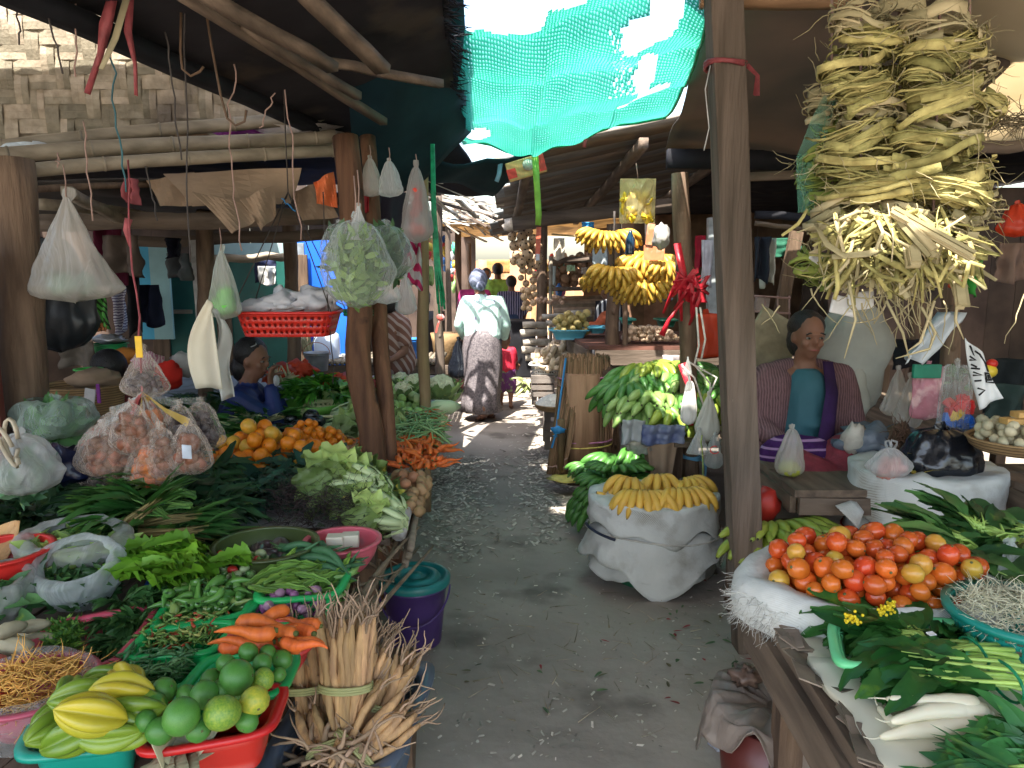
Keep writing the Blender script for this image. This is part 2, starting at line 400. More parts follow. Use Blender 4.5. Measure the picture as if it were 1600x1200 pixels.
pole('bamboo_pole', P(-60, 250, 3.3), P(525, 212, 4.0), .036, BAMB, 'middle bamboo pole of three, with rags and film lying over it', 'pole')
pole('bamboo_pole', P(-60, 278, 3.0), P(550, 230, 3.9), .03, BAMB, 'lowest bamboo pole of three, wound with scraps of blue tape', 'pole')
pole('ceiling_pole', P(-40, 305, 3.2), P(340, 283, 4.2), .016, WOOD, 'thin dark stick hanging just under the lowest bamboo pole', 'pole')
def rag(name, pxs, Y, m, label, cat, dz=.03, n=10):
 b = MB(); (x0, y0), (x1, y1) = pxs; a = P(x0, y1, Y); c = P(x1, y0, Y); sd_ = int(x0*7+y0)
 b.blob((a+c)/2, (abs(c.x-a.x)/2, .12, abs(c.z-a.z)/2), n=18, nz=.9, fq=2.5, seed=sd_)
 return tag(b.build(name, m), label, cat)
rag('cloth_rag', ((345, 198), (402, 222)), 4.12, mat('violet_cloth', (.35, .05, .4), .6), 'violet crumpled rag stuffed between the bamboo poles', 'rag')
rag('plastic_film', ((400, 190), (522, 216)), 4.15, film('pale_film', (.8, .72, .66), .6), 'pale crumpled plastic film over the bamboo poles', 'film')
rag('paper_scrap', ((20, 226), (130, 242)), 3.7, mat('pale_blue_paper', (.6, .68, .75), .6), 'pale blue paper sheet lying on the bamboo poles', 'paper')
rag('husk_scrap', ((235, 208), (330, 226)), 4.0, CARD, 'brown dried husks lying on the bamboo poles', 'husk')
# ----------------------------------------------------------------- dark roof between woven wall and aisle
def patch(cs, nu, nv, amp, fq, seed=0, edge=0):
 A, B, Cc, D = [V(c) for c in cs]              # u along A->B, v along A->D
 def fn(u, v):
  p = A.lerp(B, u).lerp(D.lerp(Cc, u), v)
  q = NZ.noise(V((p.x*fq, p.y*fq, seed)))*amp
  return p+V((0, 0, q))
 return fn
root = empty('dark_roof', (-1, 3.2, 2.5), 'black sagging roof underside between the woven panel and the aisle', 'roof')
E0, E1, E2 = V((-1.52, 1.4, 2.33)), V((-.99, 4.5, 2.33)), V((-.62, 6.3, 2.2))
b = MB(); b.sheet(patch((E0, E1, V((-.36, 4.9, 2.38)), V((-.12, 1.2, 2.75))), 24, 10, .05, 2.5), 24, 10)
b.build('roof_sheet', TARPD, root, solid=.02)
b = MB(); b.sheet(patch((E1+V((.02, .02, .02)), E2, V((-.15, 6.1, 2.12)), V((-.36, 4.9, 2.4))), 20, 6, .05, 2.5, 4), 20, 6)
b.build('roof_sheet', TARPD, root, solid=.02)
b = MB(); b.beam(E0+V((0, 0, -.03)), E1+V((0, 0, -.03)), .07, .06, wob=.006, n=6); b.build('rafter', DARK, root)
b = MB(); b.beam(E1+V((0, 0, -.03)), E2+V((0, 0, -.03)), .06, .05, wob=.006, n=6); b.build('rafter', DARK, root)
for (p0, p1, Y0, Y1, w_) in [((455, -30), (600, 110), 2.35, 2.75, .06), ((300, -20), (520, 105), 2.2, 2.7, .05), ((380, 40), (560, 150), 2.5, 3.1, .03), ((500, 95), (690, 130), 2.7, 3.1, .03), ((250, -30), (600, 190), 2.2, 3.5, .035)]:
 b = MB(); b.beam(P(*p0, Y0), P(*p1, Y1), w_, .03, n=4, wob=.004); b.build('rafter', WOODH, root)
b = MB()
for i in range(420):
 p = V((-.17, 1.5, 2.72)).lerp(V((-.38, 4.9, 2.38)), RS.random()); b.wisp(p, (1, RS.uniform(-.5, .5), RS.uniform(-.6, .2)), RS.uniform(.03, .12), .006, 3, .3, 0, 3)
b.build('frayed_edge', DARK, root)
# folded shade net hanging below the roof, its unlit tone painted dark teal
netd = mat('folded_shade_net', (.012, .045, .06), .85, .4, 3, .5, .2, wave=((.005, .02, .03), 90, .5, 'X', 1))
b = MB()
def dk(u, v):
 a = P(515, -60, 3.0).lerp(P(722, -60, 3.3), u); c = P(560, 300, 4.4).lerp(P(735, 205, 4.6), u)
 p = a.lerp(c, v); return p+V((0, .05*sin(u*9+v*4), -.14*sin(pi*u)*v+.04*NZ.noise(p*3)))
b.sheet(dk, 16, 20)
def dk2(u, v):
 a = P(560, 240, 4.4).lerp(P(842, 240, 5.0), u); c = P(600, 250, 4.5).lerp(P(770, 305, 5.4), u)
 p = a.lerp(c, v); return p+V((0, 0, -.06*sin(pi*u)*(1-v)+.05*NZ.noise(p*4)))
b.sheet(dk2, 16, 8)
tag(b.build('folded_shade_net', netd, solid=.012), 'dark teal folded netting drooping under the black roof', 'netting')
# ----------------------------------------------------------------- bright green shade net over the aisle
gn = mat('green_shade_net', (.08, .42, .33), .6, .2, 2, .35, .3, col2=(.16, .56, .46), transl=.72, bscale=60)
nt = gn.node_tree; N = nt.nodes; L = nt.links; out = N['Material Output']; sh = out.inputs[0].links[0].from_socket
tc = _n(nt, 'ShaderNodeTexCoord'); wv = _n(nt, 'ShaderNodeTexWave'); wv.inputs['Scale'].default_value = 22; wv.inputs['Distortion'].default_value = 3; wv.bands_direction = 'X'
wv2 = _n(nt, 'ShaderNodeTexWave'); wv2.inputs['Scale'].default_value = 16; wv2.inputs['Distortion'].default_value = 3; wv2.bands_direction = 'Y'
L.new(tc.outputs['Object'], wv.inputs[0]); L.new(tc.outputs['Object'], wv2.inputs[0])
mu = _n(nt, 'ShaderNodeMath', operation='MULTIPLY'); L.new(wv.outputs['Fac'], mu.inputs[0]); L.new(wv2.outputs['Fac'], mu.inputs[1])
mr = _n(nt, 'ShaderNodeMapRange'); mr.inputs[1].default_value = .25; mr.inputs[2].default_value = .75; mr.inputs[3].default_value = .0; mr.inputs[4].default_value = .55
L.new(mu.outputs[0], mr.inputs[0]); tp = _n(nt, 'ShaderNodeBsdfTransparent'); ms = _n(nt, 'ShaderNodeMixShader')
L.new(mr.outputs[0], ms.inputs[0]); L.new(sh, ms.inputs[1]); L.new(tp.outputs[0], ms.inputs[2]); L.new(ms.outputs[0], out.inputs[0])
# control rows (pixel x, y, distance) left to right, top row first
rows = [[(735, -150, 2.7), (850, -150, 2.7), (980, -150, 2.7), (1150, -150, 2.6)],
  [(726, 55, 3.6), (850, 48, 3.5), (960, -10, 3.3), (1112, -25, 3.0)],
  [(716, 110, 3.9), (850, 120, 3.9), (970, 100, 3.8), (1092, 60, 3.5)],
  [(712, 175, 4.4), (830, 190, 4.4), (960, 165, 4.2), (1068, 130, 4.0)],
  [(718, 215, 4.9), (832, 245, 5.0), (945, 200, 4.7), (1040, 185, 4.4)],]
def net(u, v):
 a = u*3; i = min(2, int(a)); f = a-i; c = v*4; j = min(3, int(c)); g = c-j
 f = f*f*(3-2*f);
 p = [P(*rows[jj][ii]) for jj, ii in ((j, i), (j, i+1), (j+1, i+1), (j+1, i))]
 q = p[0].lerp(p[1], f).lerp(p[3].lerp(p[2], f), g)
 return q+V((0, 0, -.05*sin(pi*g)+.035*NZ.noise(q*4)-.04*sin(v*pi)*abs(sin(u*7))+.02*sin(u*40+v*9)*v*(1-u)))
b = MB(); nu, nv = 84, 80; vs = [net(i/nu, j/nv) for j in range(nv+1) for i in range(nu+1)]
def hole(u, v):
 t = .25+.0*v; n1 = NZ.noise(V((u*9, v*9, 2)))*.06
 if u < .56+n1 and v < .22+n1-.1*max(0, u-.35): return True
 for (cu, cv, ru, rv) in ((.78, .34, .07, .06), (.85, .28, .04, .1), (.80, .53, .035, .1), (.83, .66, .065, .05), (.75, .72, .05, .022), (.09, .83, .05, .025), (.13, .80, .03, .03), (.02, .62, .05, .06), (.07, .93, .04, .018)):
  if ((u-cu)/ru)**2+((v-cv)/rv)**2 < 1+n1*8: return True
 if .60 < u < .78 and .3 < v < .6 and (int(u*nu)+int(v*nv)) % 3 == 0 and NZ.noise(V((u*60, v*60, 0))) > .02: return True
 return False
b.add(vs, [(j*(nu+1)+i, j*(nu+1)+i+1, (j+1)*(nu+1)+i+1, (j+1)*(nu+1)+i) for j in range(nv) for i in range(nu) if not hole((i+.5)/nu, (j+.5)/nv)])
root = empty('green_shade_net', P(900, 150, 4), 'bright turquoise torn shade net stretched over the aisle', 'netting')
b.build('net_cloth', gn, root, solid=.003)
b = MB(); b.tube([net(i/20, 1)+V((0, 0, -.005)) for i in range(21)], .009, 6); b.tube([net(1, i/20) for i in range(5, 21)], .008, 6); b.build('net_hem', GREENR, root)
# ----------------------------------------------------------------- right tarps and beams
tb = mat('brown_tarp', (.2, .15, .12), .7, .3, 1.6, .35, .3, col2=(.09, .085, .075), transl=.25, bscale=5)
b = MB(); b.sheet(patch((V((.62, 1.5, 2.95)), V((1.95, 1.5, 2.95)), V((2.6, 5.1, 2.2)), V((1.02, 5.1, 2.28))), 20, 24, .13, 1.3, 3), 20, 24)
tag(b.build('brown_tarp', tb, solid=.004), 'grimy brown tarp sheet sagging as a ceiling behind the tall grey post', 'tarp')
tcr = mat('cream_tarp', (.75, .66, .48), .6, .15, 2, .3, .3, col2=(.62, .52, .36), transl=.55, bscale=4)
b = MB(); b.sheet(patch((V((1.35, 2.0, 2.7)), V((3.6, 2.0, 2.55)), V((4.2, 4.6, 2.25)), V((2.15, 4.6, 2.48))), 20, 16, .2, 1.4, 9), 20, 16)
tag(b.build('cream_tarp', tcr, solid=.004), 'sunlit cream tarp glowing in the top right corner', 'tarp')
b = MB(); b.beam(P(1095, 2, 2.9), P(1345, 2, 2.9), .05, .045, n=4, wob=.003)
tag(b.build('roof_beam', mat('orange_board', (.32, .18, .09), .7, .3, 6, .3, stretch=(.4, 3, 3))), 'orange-brown board fixed across the top of the tall grey post', 'beam')
b = MB(); b.beam(P(1040, 250, 4.9), P(1340, 252, 4.9), .07, .12, n=6, wob=.01); b.beam(P(1180, 335, 6), P(1330, 345, 6), .05, .06, n=4, wob=.01)
tag(b.build('roof_beam', DARK), 'near-black beam at the far edge of the brown tarp', 'beam')
for (a, c, Y, w_, lab) in [((1150, 275), (1500, 262), 4.6, .05, 'upper dark rail hung with bags behind the hanging bark bundles'), ((1180, 350), (1262, 360), 5.2, .03, 'thin rail with clothes hooked on it right of the tall post'), ((1480, 235), (1640, 225), 3.3, .05, 'dark rail above the right stall, near the cream tarp')]:
 b = MB(); b.beam(P(*a, Y), P(*c, Y), w_, w_, n=5, wob=.008); tag(b.build('hanging_rail', WOODX), lab, 'rail')
b = MB()
for i in range(170):
 p = P(RS.uniform(1520, 1620), RS.uniform(180, 196), 3.2); b.wisp(p, (RS.uniform(-1, 1), RS.uniform(-.4, .4), RS.uniform(-.35, .25)), RS.uniform(.05, .16), .003, 4, .35)
tag(b.build('straw_eave', mat('eave_straw', (.33, .27, .17), .8, .3, 20, .1, isl=.4)), 'tangle of dry straw under the edge of the cream tarp', 'straw')
# ----------------------------------------------------------------- slatted roof beyond the net (right side of the aisle)
root = empty('slatted_roof', (1.2, 7, 2.2), 'grey-brown roof of overlapping boards and split bamboo right of the aisle', 'roof')
rm = [mat('roof_board', (.2, .165, .13), .8, .3, 5, .4, .3, col2=(.09, .07, .055), stretch=(.4, 3, 3), isl=.3), mat('grey_roof_sheet', (.2, .21, .2), .6, .3, 4, .4, .4, col2=(.1, .1, .1), stretch=(.5, 3, 3), isl=.3)]
k = 0
for i in range(22):
 Y = 5.3+i*.2; z0 = 2.30-.052*(i*.2)/.2*.25; x0 = RS.uniform(-.12, .08)-.008*i; Lx = RS.uniform(2.2, 2.9)
 b = MB(); q = RS.uniform(-.02, .02)
 b.beam((x0, Y+q, z0+.22*x0+RS.uniform(-.03, .02)), (x0+Lx, Y-q, z0+.22*(x0+Lx)), .21, .016, n=6, wob=.008, up=(0, .25, 1))
 b.build('roof_board', rm[k % 3 == 1], root); k += 1
for (xa, za) in ((.1, 2.22), (.9, 2.40), (1.9, 2.6)):
 b = MB(); b.beam((xa, 5.2, za+.0), (xa-.1, 9.6, za-.27), .06, .07, n=5, wob=.01); b.build('rafter', WOODH, root)
b = MB(); b.beam(P(800, 350, 7.2), P(1060, 318, 7.2), .05, .13, n=5, wob=.01); b.build('eave_board', WOODX, root)
b = MB(); b.beam(P(770, 345, 8.8), P(905, 335, 8.8), .05, .07, n=5, wob=.01); b.build('eave_board', WOODX, root)
root = empty('ragged_eave', (-.6, 7, 2.2), 'bright ragged eave of broken bamboo and boards left of the aisle', 'roof edge')
em = [mat('sunny_stick', (.55, .49, .4), .7, .3, 8, .2, isl=.35), WOODX, mat('blue_grey_scrap', (.3, .36, .4), .6, isl=.2)]  # sunlight on the eave put into the pale stick colour
for k in range(3):
 b = MB()
 for i in range((60, 26, 8)[k]):
  t = RS.random()**.8; Y = 5.0+t*6; e = V((-.62+.25*t, Y, 2.17-.03*t)); a = e+V((RS.uniform(-.45, .05), RS.uniform(-.1, .1), RS.uniform(-.05, .22)))
  d = V((RS.uniform(.15, .5), RS.uniform(-.4, .4), RS.uniform(-.24, .08)))
  b.beam(a, a+d, RS.uniform(.015, .07), RS.uniform(.006, .02), n=1)
 b.build(('bamboo_stick', 'eave_board', 'scrap_sheet')[k], em[k], root, smooth=False)
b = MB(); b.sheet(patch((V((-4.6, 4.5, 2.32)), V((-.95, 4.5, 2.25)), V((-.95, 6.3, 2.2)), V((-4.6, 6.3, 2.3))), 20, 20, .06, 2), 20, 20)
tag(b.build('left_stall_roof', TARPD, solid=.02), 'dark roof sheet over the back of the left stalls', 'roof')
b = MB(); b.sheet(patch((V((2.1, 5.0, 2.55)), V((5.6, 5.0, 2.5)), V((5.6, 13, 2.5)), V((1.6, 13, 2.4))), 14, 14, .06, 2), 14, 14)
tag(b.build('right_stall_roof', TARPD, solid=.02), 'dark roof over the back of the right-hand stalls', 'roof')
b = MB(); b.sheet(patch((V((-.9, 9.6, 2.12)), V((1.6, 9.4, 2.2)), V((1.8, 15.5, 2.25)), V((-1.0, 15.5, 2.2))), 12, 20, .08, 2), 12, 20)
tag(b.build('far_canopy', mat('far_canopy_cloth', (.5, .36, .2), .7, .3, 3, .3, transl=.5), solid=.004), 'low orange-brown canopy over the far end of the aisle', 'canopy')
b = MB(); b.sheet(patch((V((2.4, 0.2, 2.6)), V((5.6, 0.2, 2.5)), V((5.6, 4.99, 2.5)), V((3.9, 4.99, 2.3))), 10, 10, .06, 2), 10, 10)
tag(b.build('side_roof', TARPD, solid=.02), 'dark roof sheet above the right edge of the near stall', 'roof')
b = MB(); b.sheet(patch((V((-4.6, 6.2, 2.3)), V((-2.45, 6.2, 2.3)), V((-2.45, 7.6, 2.4)), V((-4.6, 7.6, 2.4))), 8, 8, .03, 2), 8, 8)  # hidden piece added to keep sun off the doors; gap beside it admits light
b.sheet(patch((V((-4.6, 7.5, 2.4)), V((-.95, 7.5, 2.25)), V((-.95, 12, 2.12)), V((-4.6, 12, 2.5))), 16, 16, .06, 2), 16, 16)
tag(b.build('far_left_roof', TARPD, solid=.02), 'dark roof sheet over the farthest left stalls, with an added piece shading the doors', 'roof')
# ----------------------------------------------------------------- left stall ceiling: cardboard, branches
b = MB(); b.sheet(patch((V((-4.6, 3.8, 1.98)), V((-1.3, 3.8, 1.98)), V((-1.1, 5.6, 1.93)), V((-4.6, 5.6, 1.93))), 20, 12, .05, 3), 20, 12)  # ceiling sheet in a mottled brown-black tone
tag(b.build('sagging_ceiling', mat('dark_ceiling', (.06, .05, .045), .8, .4, 3, .4), solid=.01), 'dark sagging ceiling sheet over the left stall', 'ceiling')
def flap(cs, m, label, th=.004, crease=.02, cat='cardboard', name='cardboard_flap'):
 A, B, Cc, D = [P(*c) for c in cs]; b = MB()
 b.sheet(lambda u, v: A.lerp(B, u).lerp(D.lerp(Cc, u), v)+V((0, crease*sin(u*7+v*3), 0)), 8, 6)
 return tag(b.build(name, m, solid=th, smooth=False), label, cat)
flap([(255, 272, 3.6), (470, 262, 3.6), (455, 318, 3.5), (300, 322, 3.4)], CARD, 'widest flap of torn cardboard hanging under the left ceiling')
flap([(300, 300, 3.3), (382, 318, 3.35), (400, 345, 3.3), (362, 365, 3.2)], CARD, 'kite-shaped torn cardboard point hanging lowest under the left ceiling')
flap([(375, 312, 3.32), (425, 290, 3.4), (432, 335, 3.4), (408, 360, 3.3)], CARD, 'small torn cardboard tongue right of the kite-shaped flap')
flap([(228, 282, 3.7), (302, 268, 3.7), (300, 322, 3.7), (250, 322, 3.7)], CARD, 'dim cardboard flap at the left end of the torn ceiling')
flap([(490, 285, 3.6), (520, 268, 3.6), (528, 325, 3.6), (495, 318, 3.6)], mat('orange_packet', (.7, .16, .05), .5, dirt=((.7, .6, .5), 12, .6)), 'orange and white printed packet stuck beside the leaning post', cat='packet', name='printed_packet')
flap([(455, 300, 3.7), (500, 285, 3.7), (530, 340, 3.65), (470, 345, 3.65)], CARD, 'crumpled brown cardboard behind the orange packet')
for (a, c, Y0, Y1, w_, h_, lab) in [((60, 318), (250, 340), 3.5, 4.5, .06, .05, 'pale slanting pole below the torn ceiling at far left'),
  ((100, 300), (200, 350), 3.4, 4.2, .05, .04, 'yellowish diagonal stick under the left ceiling'),
  ((20, 350), (520, 340), 4.0, 4.2, .05, .09, 'long dark lintel carrying the left ceiling'),
  ((200, 378), (560, 366), 5.0, 5.0, .06, .07, 'second lintel behind the torn cardboard'),
  ((330, 405), (460, 400), 6.6, 6.6, .05, .07, 'thin yellow board over the dark green doors')]:
 b = MB(); b.beam(P(*a, Y0), P(*c, Y1), w_, h_, n=6, wob=.012); tag(b.build('ceiling_beam', WOODX if 'yellow' not in lab and 'pale' not in lab else BAMB), lab, 'beam')
BOUNCE_GREY = mat('bounce_grey', (.34, .33, .31), .6, .2, 3, .3, .3)  # mid-grey picked to bounce light down from the added sheets
b = MB(); b.sheet(patch((V((-5, -2, 3.2)), V((.0, -2, 3.3)), V((-.95, 4.08, 3.1)), V((-5, 4.08, 3.0))), 14, 14, .06, 2), 14, 14)  # added overhead out of view to keep sun off the near stalls
tag(b.build('unseen_sun_screen', BOUNCE_GREY, solid=.02), 'added unseen sheet keeping sun off the near left stall', 'roof')
b = MB(); b.sheet(patch((V((-1.1, -2, 3.2)), V((5.5, -2, 3.0)), V((5.5, 2.2, 2.95)), V((-1.0, 3.1, 3.15))), 40, 40, .06, 2), 40, 40)
vs_ = b.v; b.f = [f for f in b.f if not (lambda c: (.62 < c.x < 1.25 and 1.28 < c.y < 1.56))(sum((V(vs_[i]) for i in f), V((0, 0, 0)))/4)]; b.m = [0]*len(b.f)  # opening put in so sun reaches the foot of the bark bundles
tag(b.build('unseen_sun_screen', BOUNCE_GREY, solid=.02), 'added unseen sheet keeping sun off the near right stall, with one opening', 'roof')
# ----------------------------------------------------------------- walls at the back of the left stall
def panel(name, x0, y0, x1, y1, Y, m, label, cat, th=.03, parent=None, smooth=False, nx=1):
 a = P(x0, y1, Y); c = P(x1, y0, Y); b = MB(); b.box(((a.x+c.x)/2, Y, (a.z+c.z)/2), (abs(c.x-a.x), th, abs(c.z-a.z)))
 o = b.build(name, m, parent, smooth=smooth, bev=.003)
 return tag(o, label, cat) if parent is None else o
dg = mat('dark_green_paint', (.012, .1, .08), .5, .3, 2, .15, .4, dirt=((.03, .06, .05), 3, .6))
root = empty('green_doors', P(350, 600, 7.2), 'dark green painted doors at the back of the left stall', 'doors')
panel('door', 256, 402, 349, 640, 7.2, dg, '', '', parent=root); panel('door', 355, 402, 474, 640, 7.2, dg, '', '', parent=root)
for x in (252, 352, 476): panel('door_frame', x-4, 398, x+4, 640, 7.16, WOOD, '', '', parent=root)
panel('door_rail', 262, 484, 300, 490, 7.14, BAMB, '', '', parent=root)
panel('blue_door', 474, 372, 548, 620, 7.4, mat('bright_blue_paint', (.015, .13, .68), .45, .2, 2, .1, .4), 'bright blue painted door panel behind the hanging red basket', 'door')
panel('pale_door_post', 461, 380, 475, 620, 7.3, mat('pale_blue_wood', (.2, .23, .26), .7), 'pale blue upright board left of the bright blue door', 'post')
gl = mat('pale_sheet_wall', (.45, .6, .58), .5, .2, 4, .1, transl=.3)
panel('pale_wall_strip', 330, 380, 476, 402, 7.5, gl, 'pale greenish wall strip above the dark green doors', 'wall')
panel('turquoise_wall', 224, 378, 256, 530, 6.9, mat('sky_blue_paint', (.08, .42, .62), .5, .2, 3, .1), 'strip of sky blue painted wall left of the green doors', 'wall')
panel('turquoise_wall', 243, 374, 262, 530, 6.8, mat('pale_turquoise_paint', (.3, .5, .5), .5, .2, 3, .1), 'pale turquoise upright strip beside the sky blue wall', 'wall')
wb = mat('brown_wall', (.09, .06, .045), .8, .4, 3, .3, isl=.2)
def plankwall(name, a, c, z0, z1, m, label, w_=.2, gap=.006, cat='wall', base=None):
 a, c = V(a), V(c); n = max(1, int((c-a).length/w_)); root = None; b = MB(); d = (c-a)/n; an = atan2(d.y, d.x)
 for i in range(n):
  p = a+d*(i+.5); b.box((p.x, p.y, (z0+z1)/2), (d.length-RS.uniform(0, gap), .02, z1-z0+RS.uniform(-.04, .04)), (0, 0, an), j=.004)
 return tag(b.build(name, m, smooth=False), label, cat)
plankwall('plank_wall', (-5, 7.9, 0), (-.9, 7.9, 0), 0, 2.9, wb, 'dark plank wall closing the back of the left stall')
plankwall('plank_wall', (-5, .2, 0), (-5, 7.9, 0), 0, 2.3, wb, 'dark plank wall along the far left side', gap=.02)
plankwall('plank_wall', (5.5, .2, 0), (5.5, 14, 0), 0, 2.4, wb, 'dark plank wall along the far right side', gap=.03)
plankwall('plank_wall', (1.2, 12.5, 0), (5.5, 12.5, 0), 0, 2.5, mat('warm_brown_wall', (.24, .14, .08), .8, .4, 3, .3, isl=.3), 'warm brown plank wall deep behind the banana stall')
plankwall('plank_wall', (2.55, 6.4, 0), (5.5, 6.2, 0), 0, 2.2, wb, 'dark plank wall behind the seated woman in the checked jacket')
plankwall('plank_wall', (-3.6, 15.5, 0), (-.75, 15.5, 0), 0, 2.4, wb, 'dark wall far behind the hanging goods on the left of the aisle')
b = MB(); a = P(8, 640, 2.75); b.box((a.x-.2, 2.72, 1.0), (.42, .03, 1.3));
tag(b.build('rust_red_board', mat('rust_red_paint', (.16, .03, .02), .6, .3, 3, .3), smooth=False), 'rust red board at the left edge behind the white plastic bag', 'board')
# ----------------------------------------------------------------- posts
def post(a, c, r, m, label, square=0, n=16, wob=.5, top=1, name='wooden_post', parts=None):
 a, c = V(a), V(c); b = MB(); sd_ = a.x*5
 if square:
  d, sx, u = fr(c-a, (0, 1, 0)); pts = []; fs = []; vs = []
  for i in range(n+1):
   p = a.lerp(c, i/n)+V((NZ.noise(V((i*.35, sd_, 0))), NZ.noise(V((i*.35, sd_, 5))), 0))*r*.14*wob
   for x, y in ((-1, -1), (1, -1), (1, 1), (-1, 1)): vs.append(p+sx*x*r+u*y*r*square)
  for i in range(n):
   for k in range(4): fs.append((i*4+k, i*4+(k+1) % 4, i*4+4+(k+1) % 4, i*4+4+k))
  fs += [(3, 2, 1, 0), (n*4, n*4+1, n*4+2, n*4+3)]; b.add(vs, fs)
  return tag(b.build(name, m, smooth=False, bev=.006), label, 'post')
 pts = [a.lerp(c, i/n)+V((NZ.noise(V((i*.3, sd_, 0))), NZ.noise(V((i*.3, sd_, 5))), 0))*r*wob for i in range(n+1)]
 b.tube(pts, [r*(1+.12*NZ.noise(V((i*.7, sd_, 9)))) for i in range(n+1)], 14)
 for k in range(3):
  i = RS.randrange(2, n-2); an = RS.uniform(3.4, 6); b.blob(pts[i]+V((cos(an), sin(an), 0))*r*.75, (r*.4, r*.4, r*.6), n=8)
 return tag(b.build(name, m), label, 'post')
post(P(1174, 1078, 2.83)+V((0, 0, -.06)), P(1128, -60, 2.83), .058, POSTG, 'tall square grey-brown post leaning slightly beside the tomato table', square=.9, wob=.5)
b = MB(); a = P(1204, 1062, 2.9); b.beam(a+V((0, 0, -.05)), P(1206, 945, 2.9), .06, .05, n=3, wob=.004)
tag(b.build('table_leg_board', WOOD, smooth=False), 'short grey board standing right against the tall square post', 'board')
post(G(594, 745, .62)+V((0, 0, -.62)), P(540, 215, 3.5), .058, POSTR, 'thick reddish-brown leaning post with a green cord and pink tie', wob=.7)
post(G(617, 748, .62)+V((0, 0, -.62)), P(576, 215, 3.75), .038, POSTR, 'dark post crossing behind the thick leaning post', wob=.4)
post(P(662, 672, 4.6)+V((0, 0, -.62)), P(660, 250, 4.6), .036, mat('tan_post', (.36, .25, .13), .7, .3, 6, .5, .25, col2=(.16, .1, .06), stretch=(3, 3, .3)), 'slim straight tan post at the edge of the carrots and beans', wob=.5)
post(P(688, 640, 6.6)+V((0, 0, -.3)), P(683, 300, 6.6), .042, POSTG, 'grey post behind the bundle of green cords', wob=.6)
post(P(30, 660, 2.9)+V((0, 0, -.7)), P(14, 250, 3.0), .082, WOOD, 'broad dark brown post at the left edge behind the wicker basket', wob=.4)
post(P(318, 640, 5.0)+V((0, 0, -.6)), P(322, 330, 4.6), .05, WOOD, 'dark post left of the green-filled hanging bag')
post(P(459, 590, 6.0)+V((0, 0, -.8)), P(452, 330, 6.0), .055, WOOD, 'brown post in front of the green doors, right of the hanging red basket cord')
post(P(312, 500, 4.9), P(302, 375, 4.9), .022, mat('white_paint_worn', (.6, .58, .55), .6, dirt=((.2, .15, .12), 9, .55)), 'worn white painted lath left of the bag of green', square=.4, name='painted_lath')
post(P(702, 640, 8.6)+V((0, 0, -.3)), P(700, 340, 8.6), .03, POSTG, 'slim far post between the grey post and the walking woman')
post(P(734, 500, 13)+V((0, 0, -.3)), P(733, 380, 13), .04, WOOD, 'slim distant post behind the head of the walking woman')
post(P(718, 640, 10.5)+V((0, 0, -.3)), P(716, 360, 10.5), .045, WOOD, 'dark far post left of the walking woman')
post(P(1085, 800, 4.35)+V((0, 0, -.35)), P(1066, 270, 4.35), .05, WOOD, 'dark brown post in the middle of the green bananas, with red rags tied to it', wob=.5)
post(P(1035, 780, 4.3)+V((0, 0, -.35)), P(1012, 690, 4.2), .035, WOOD, 'stubby leg post under the green banana stall')
post(P(958, 735, 6.1)+V((0, 0, -.2)), P(960, 350, 6.1), .058, WOOD, 'dark post behind the hanging yellow bananas')
post(P(982, 700, 6.0)+V((0, 0, -.2)), P(975, 370, 6.05), .022, WOOD, 'thin pole strapped beside the dark banana post')
post(P(851, 560, 8.2)+V((0, 0, -.8)), P(846, 330, 8.2), .06, WOOD, 'weathered post right of the hanging woven balls')
post(P(862, 600, 8.1)+V((0, 0, -.6)), P(860, 400, 8.1), .02, BAMB, 'thin bamboo stick beside the weathered post')
post(P(1118, 560, 7.0)+V((0, 0, -1)), P(1113, 340, 7.0), .045, mat('pale_paint_post', (.5, .55, .55), .6), 'pale painted post among the white cloths', square=.8)
post(P(1190, 640, 5.4), P(1245, 360, 5.4), .045, WOOD, 'slanting dark brace left of the seated woman', square=.6)
post(P(1498, 560, 3.7)+V((0, 0, -.5)), P(1490, 240, 3.7), .045, WOOD, 'dark brown post right of the hanging bark bundles')
post(P(1440, 470, 5)+V((0, 0, -.5)), P(1440, 240, 5), .045, WOOD, 'dark post hidden behind the bark bundles')
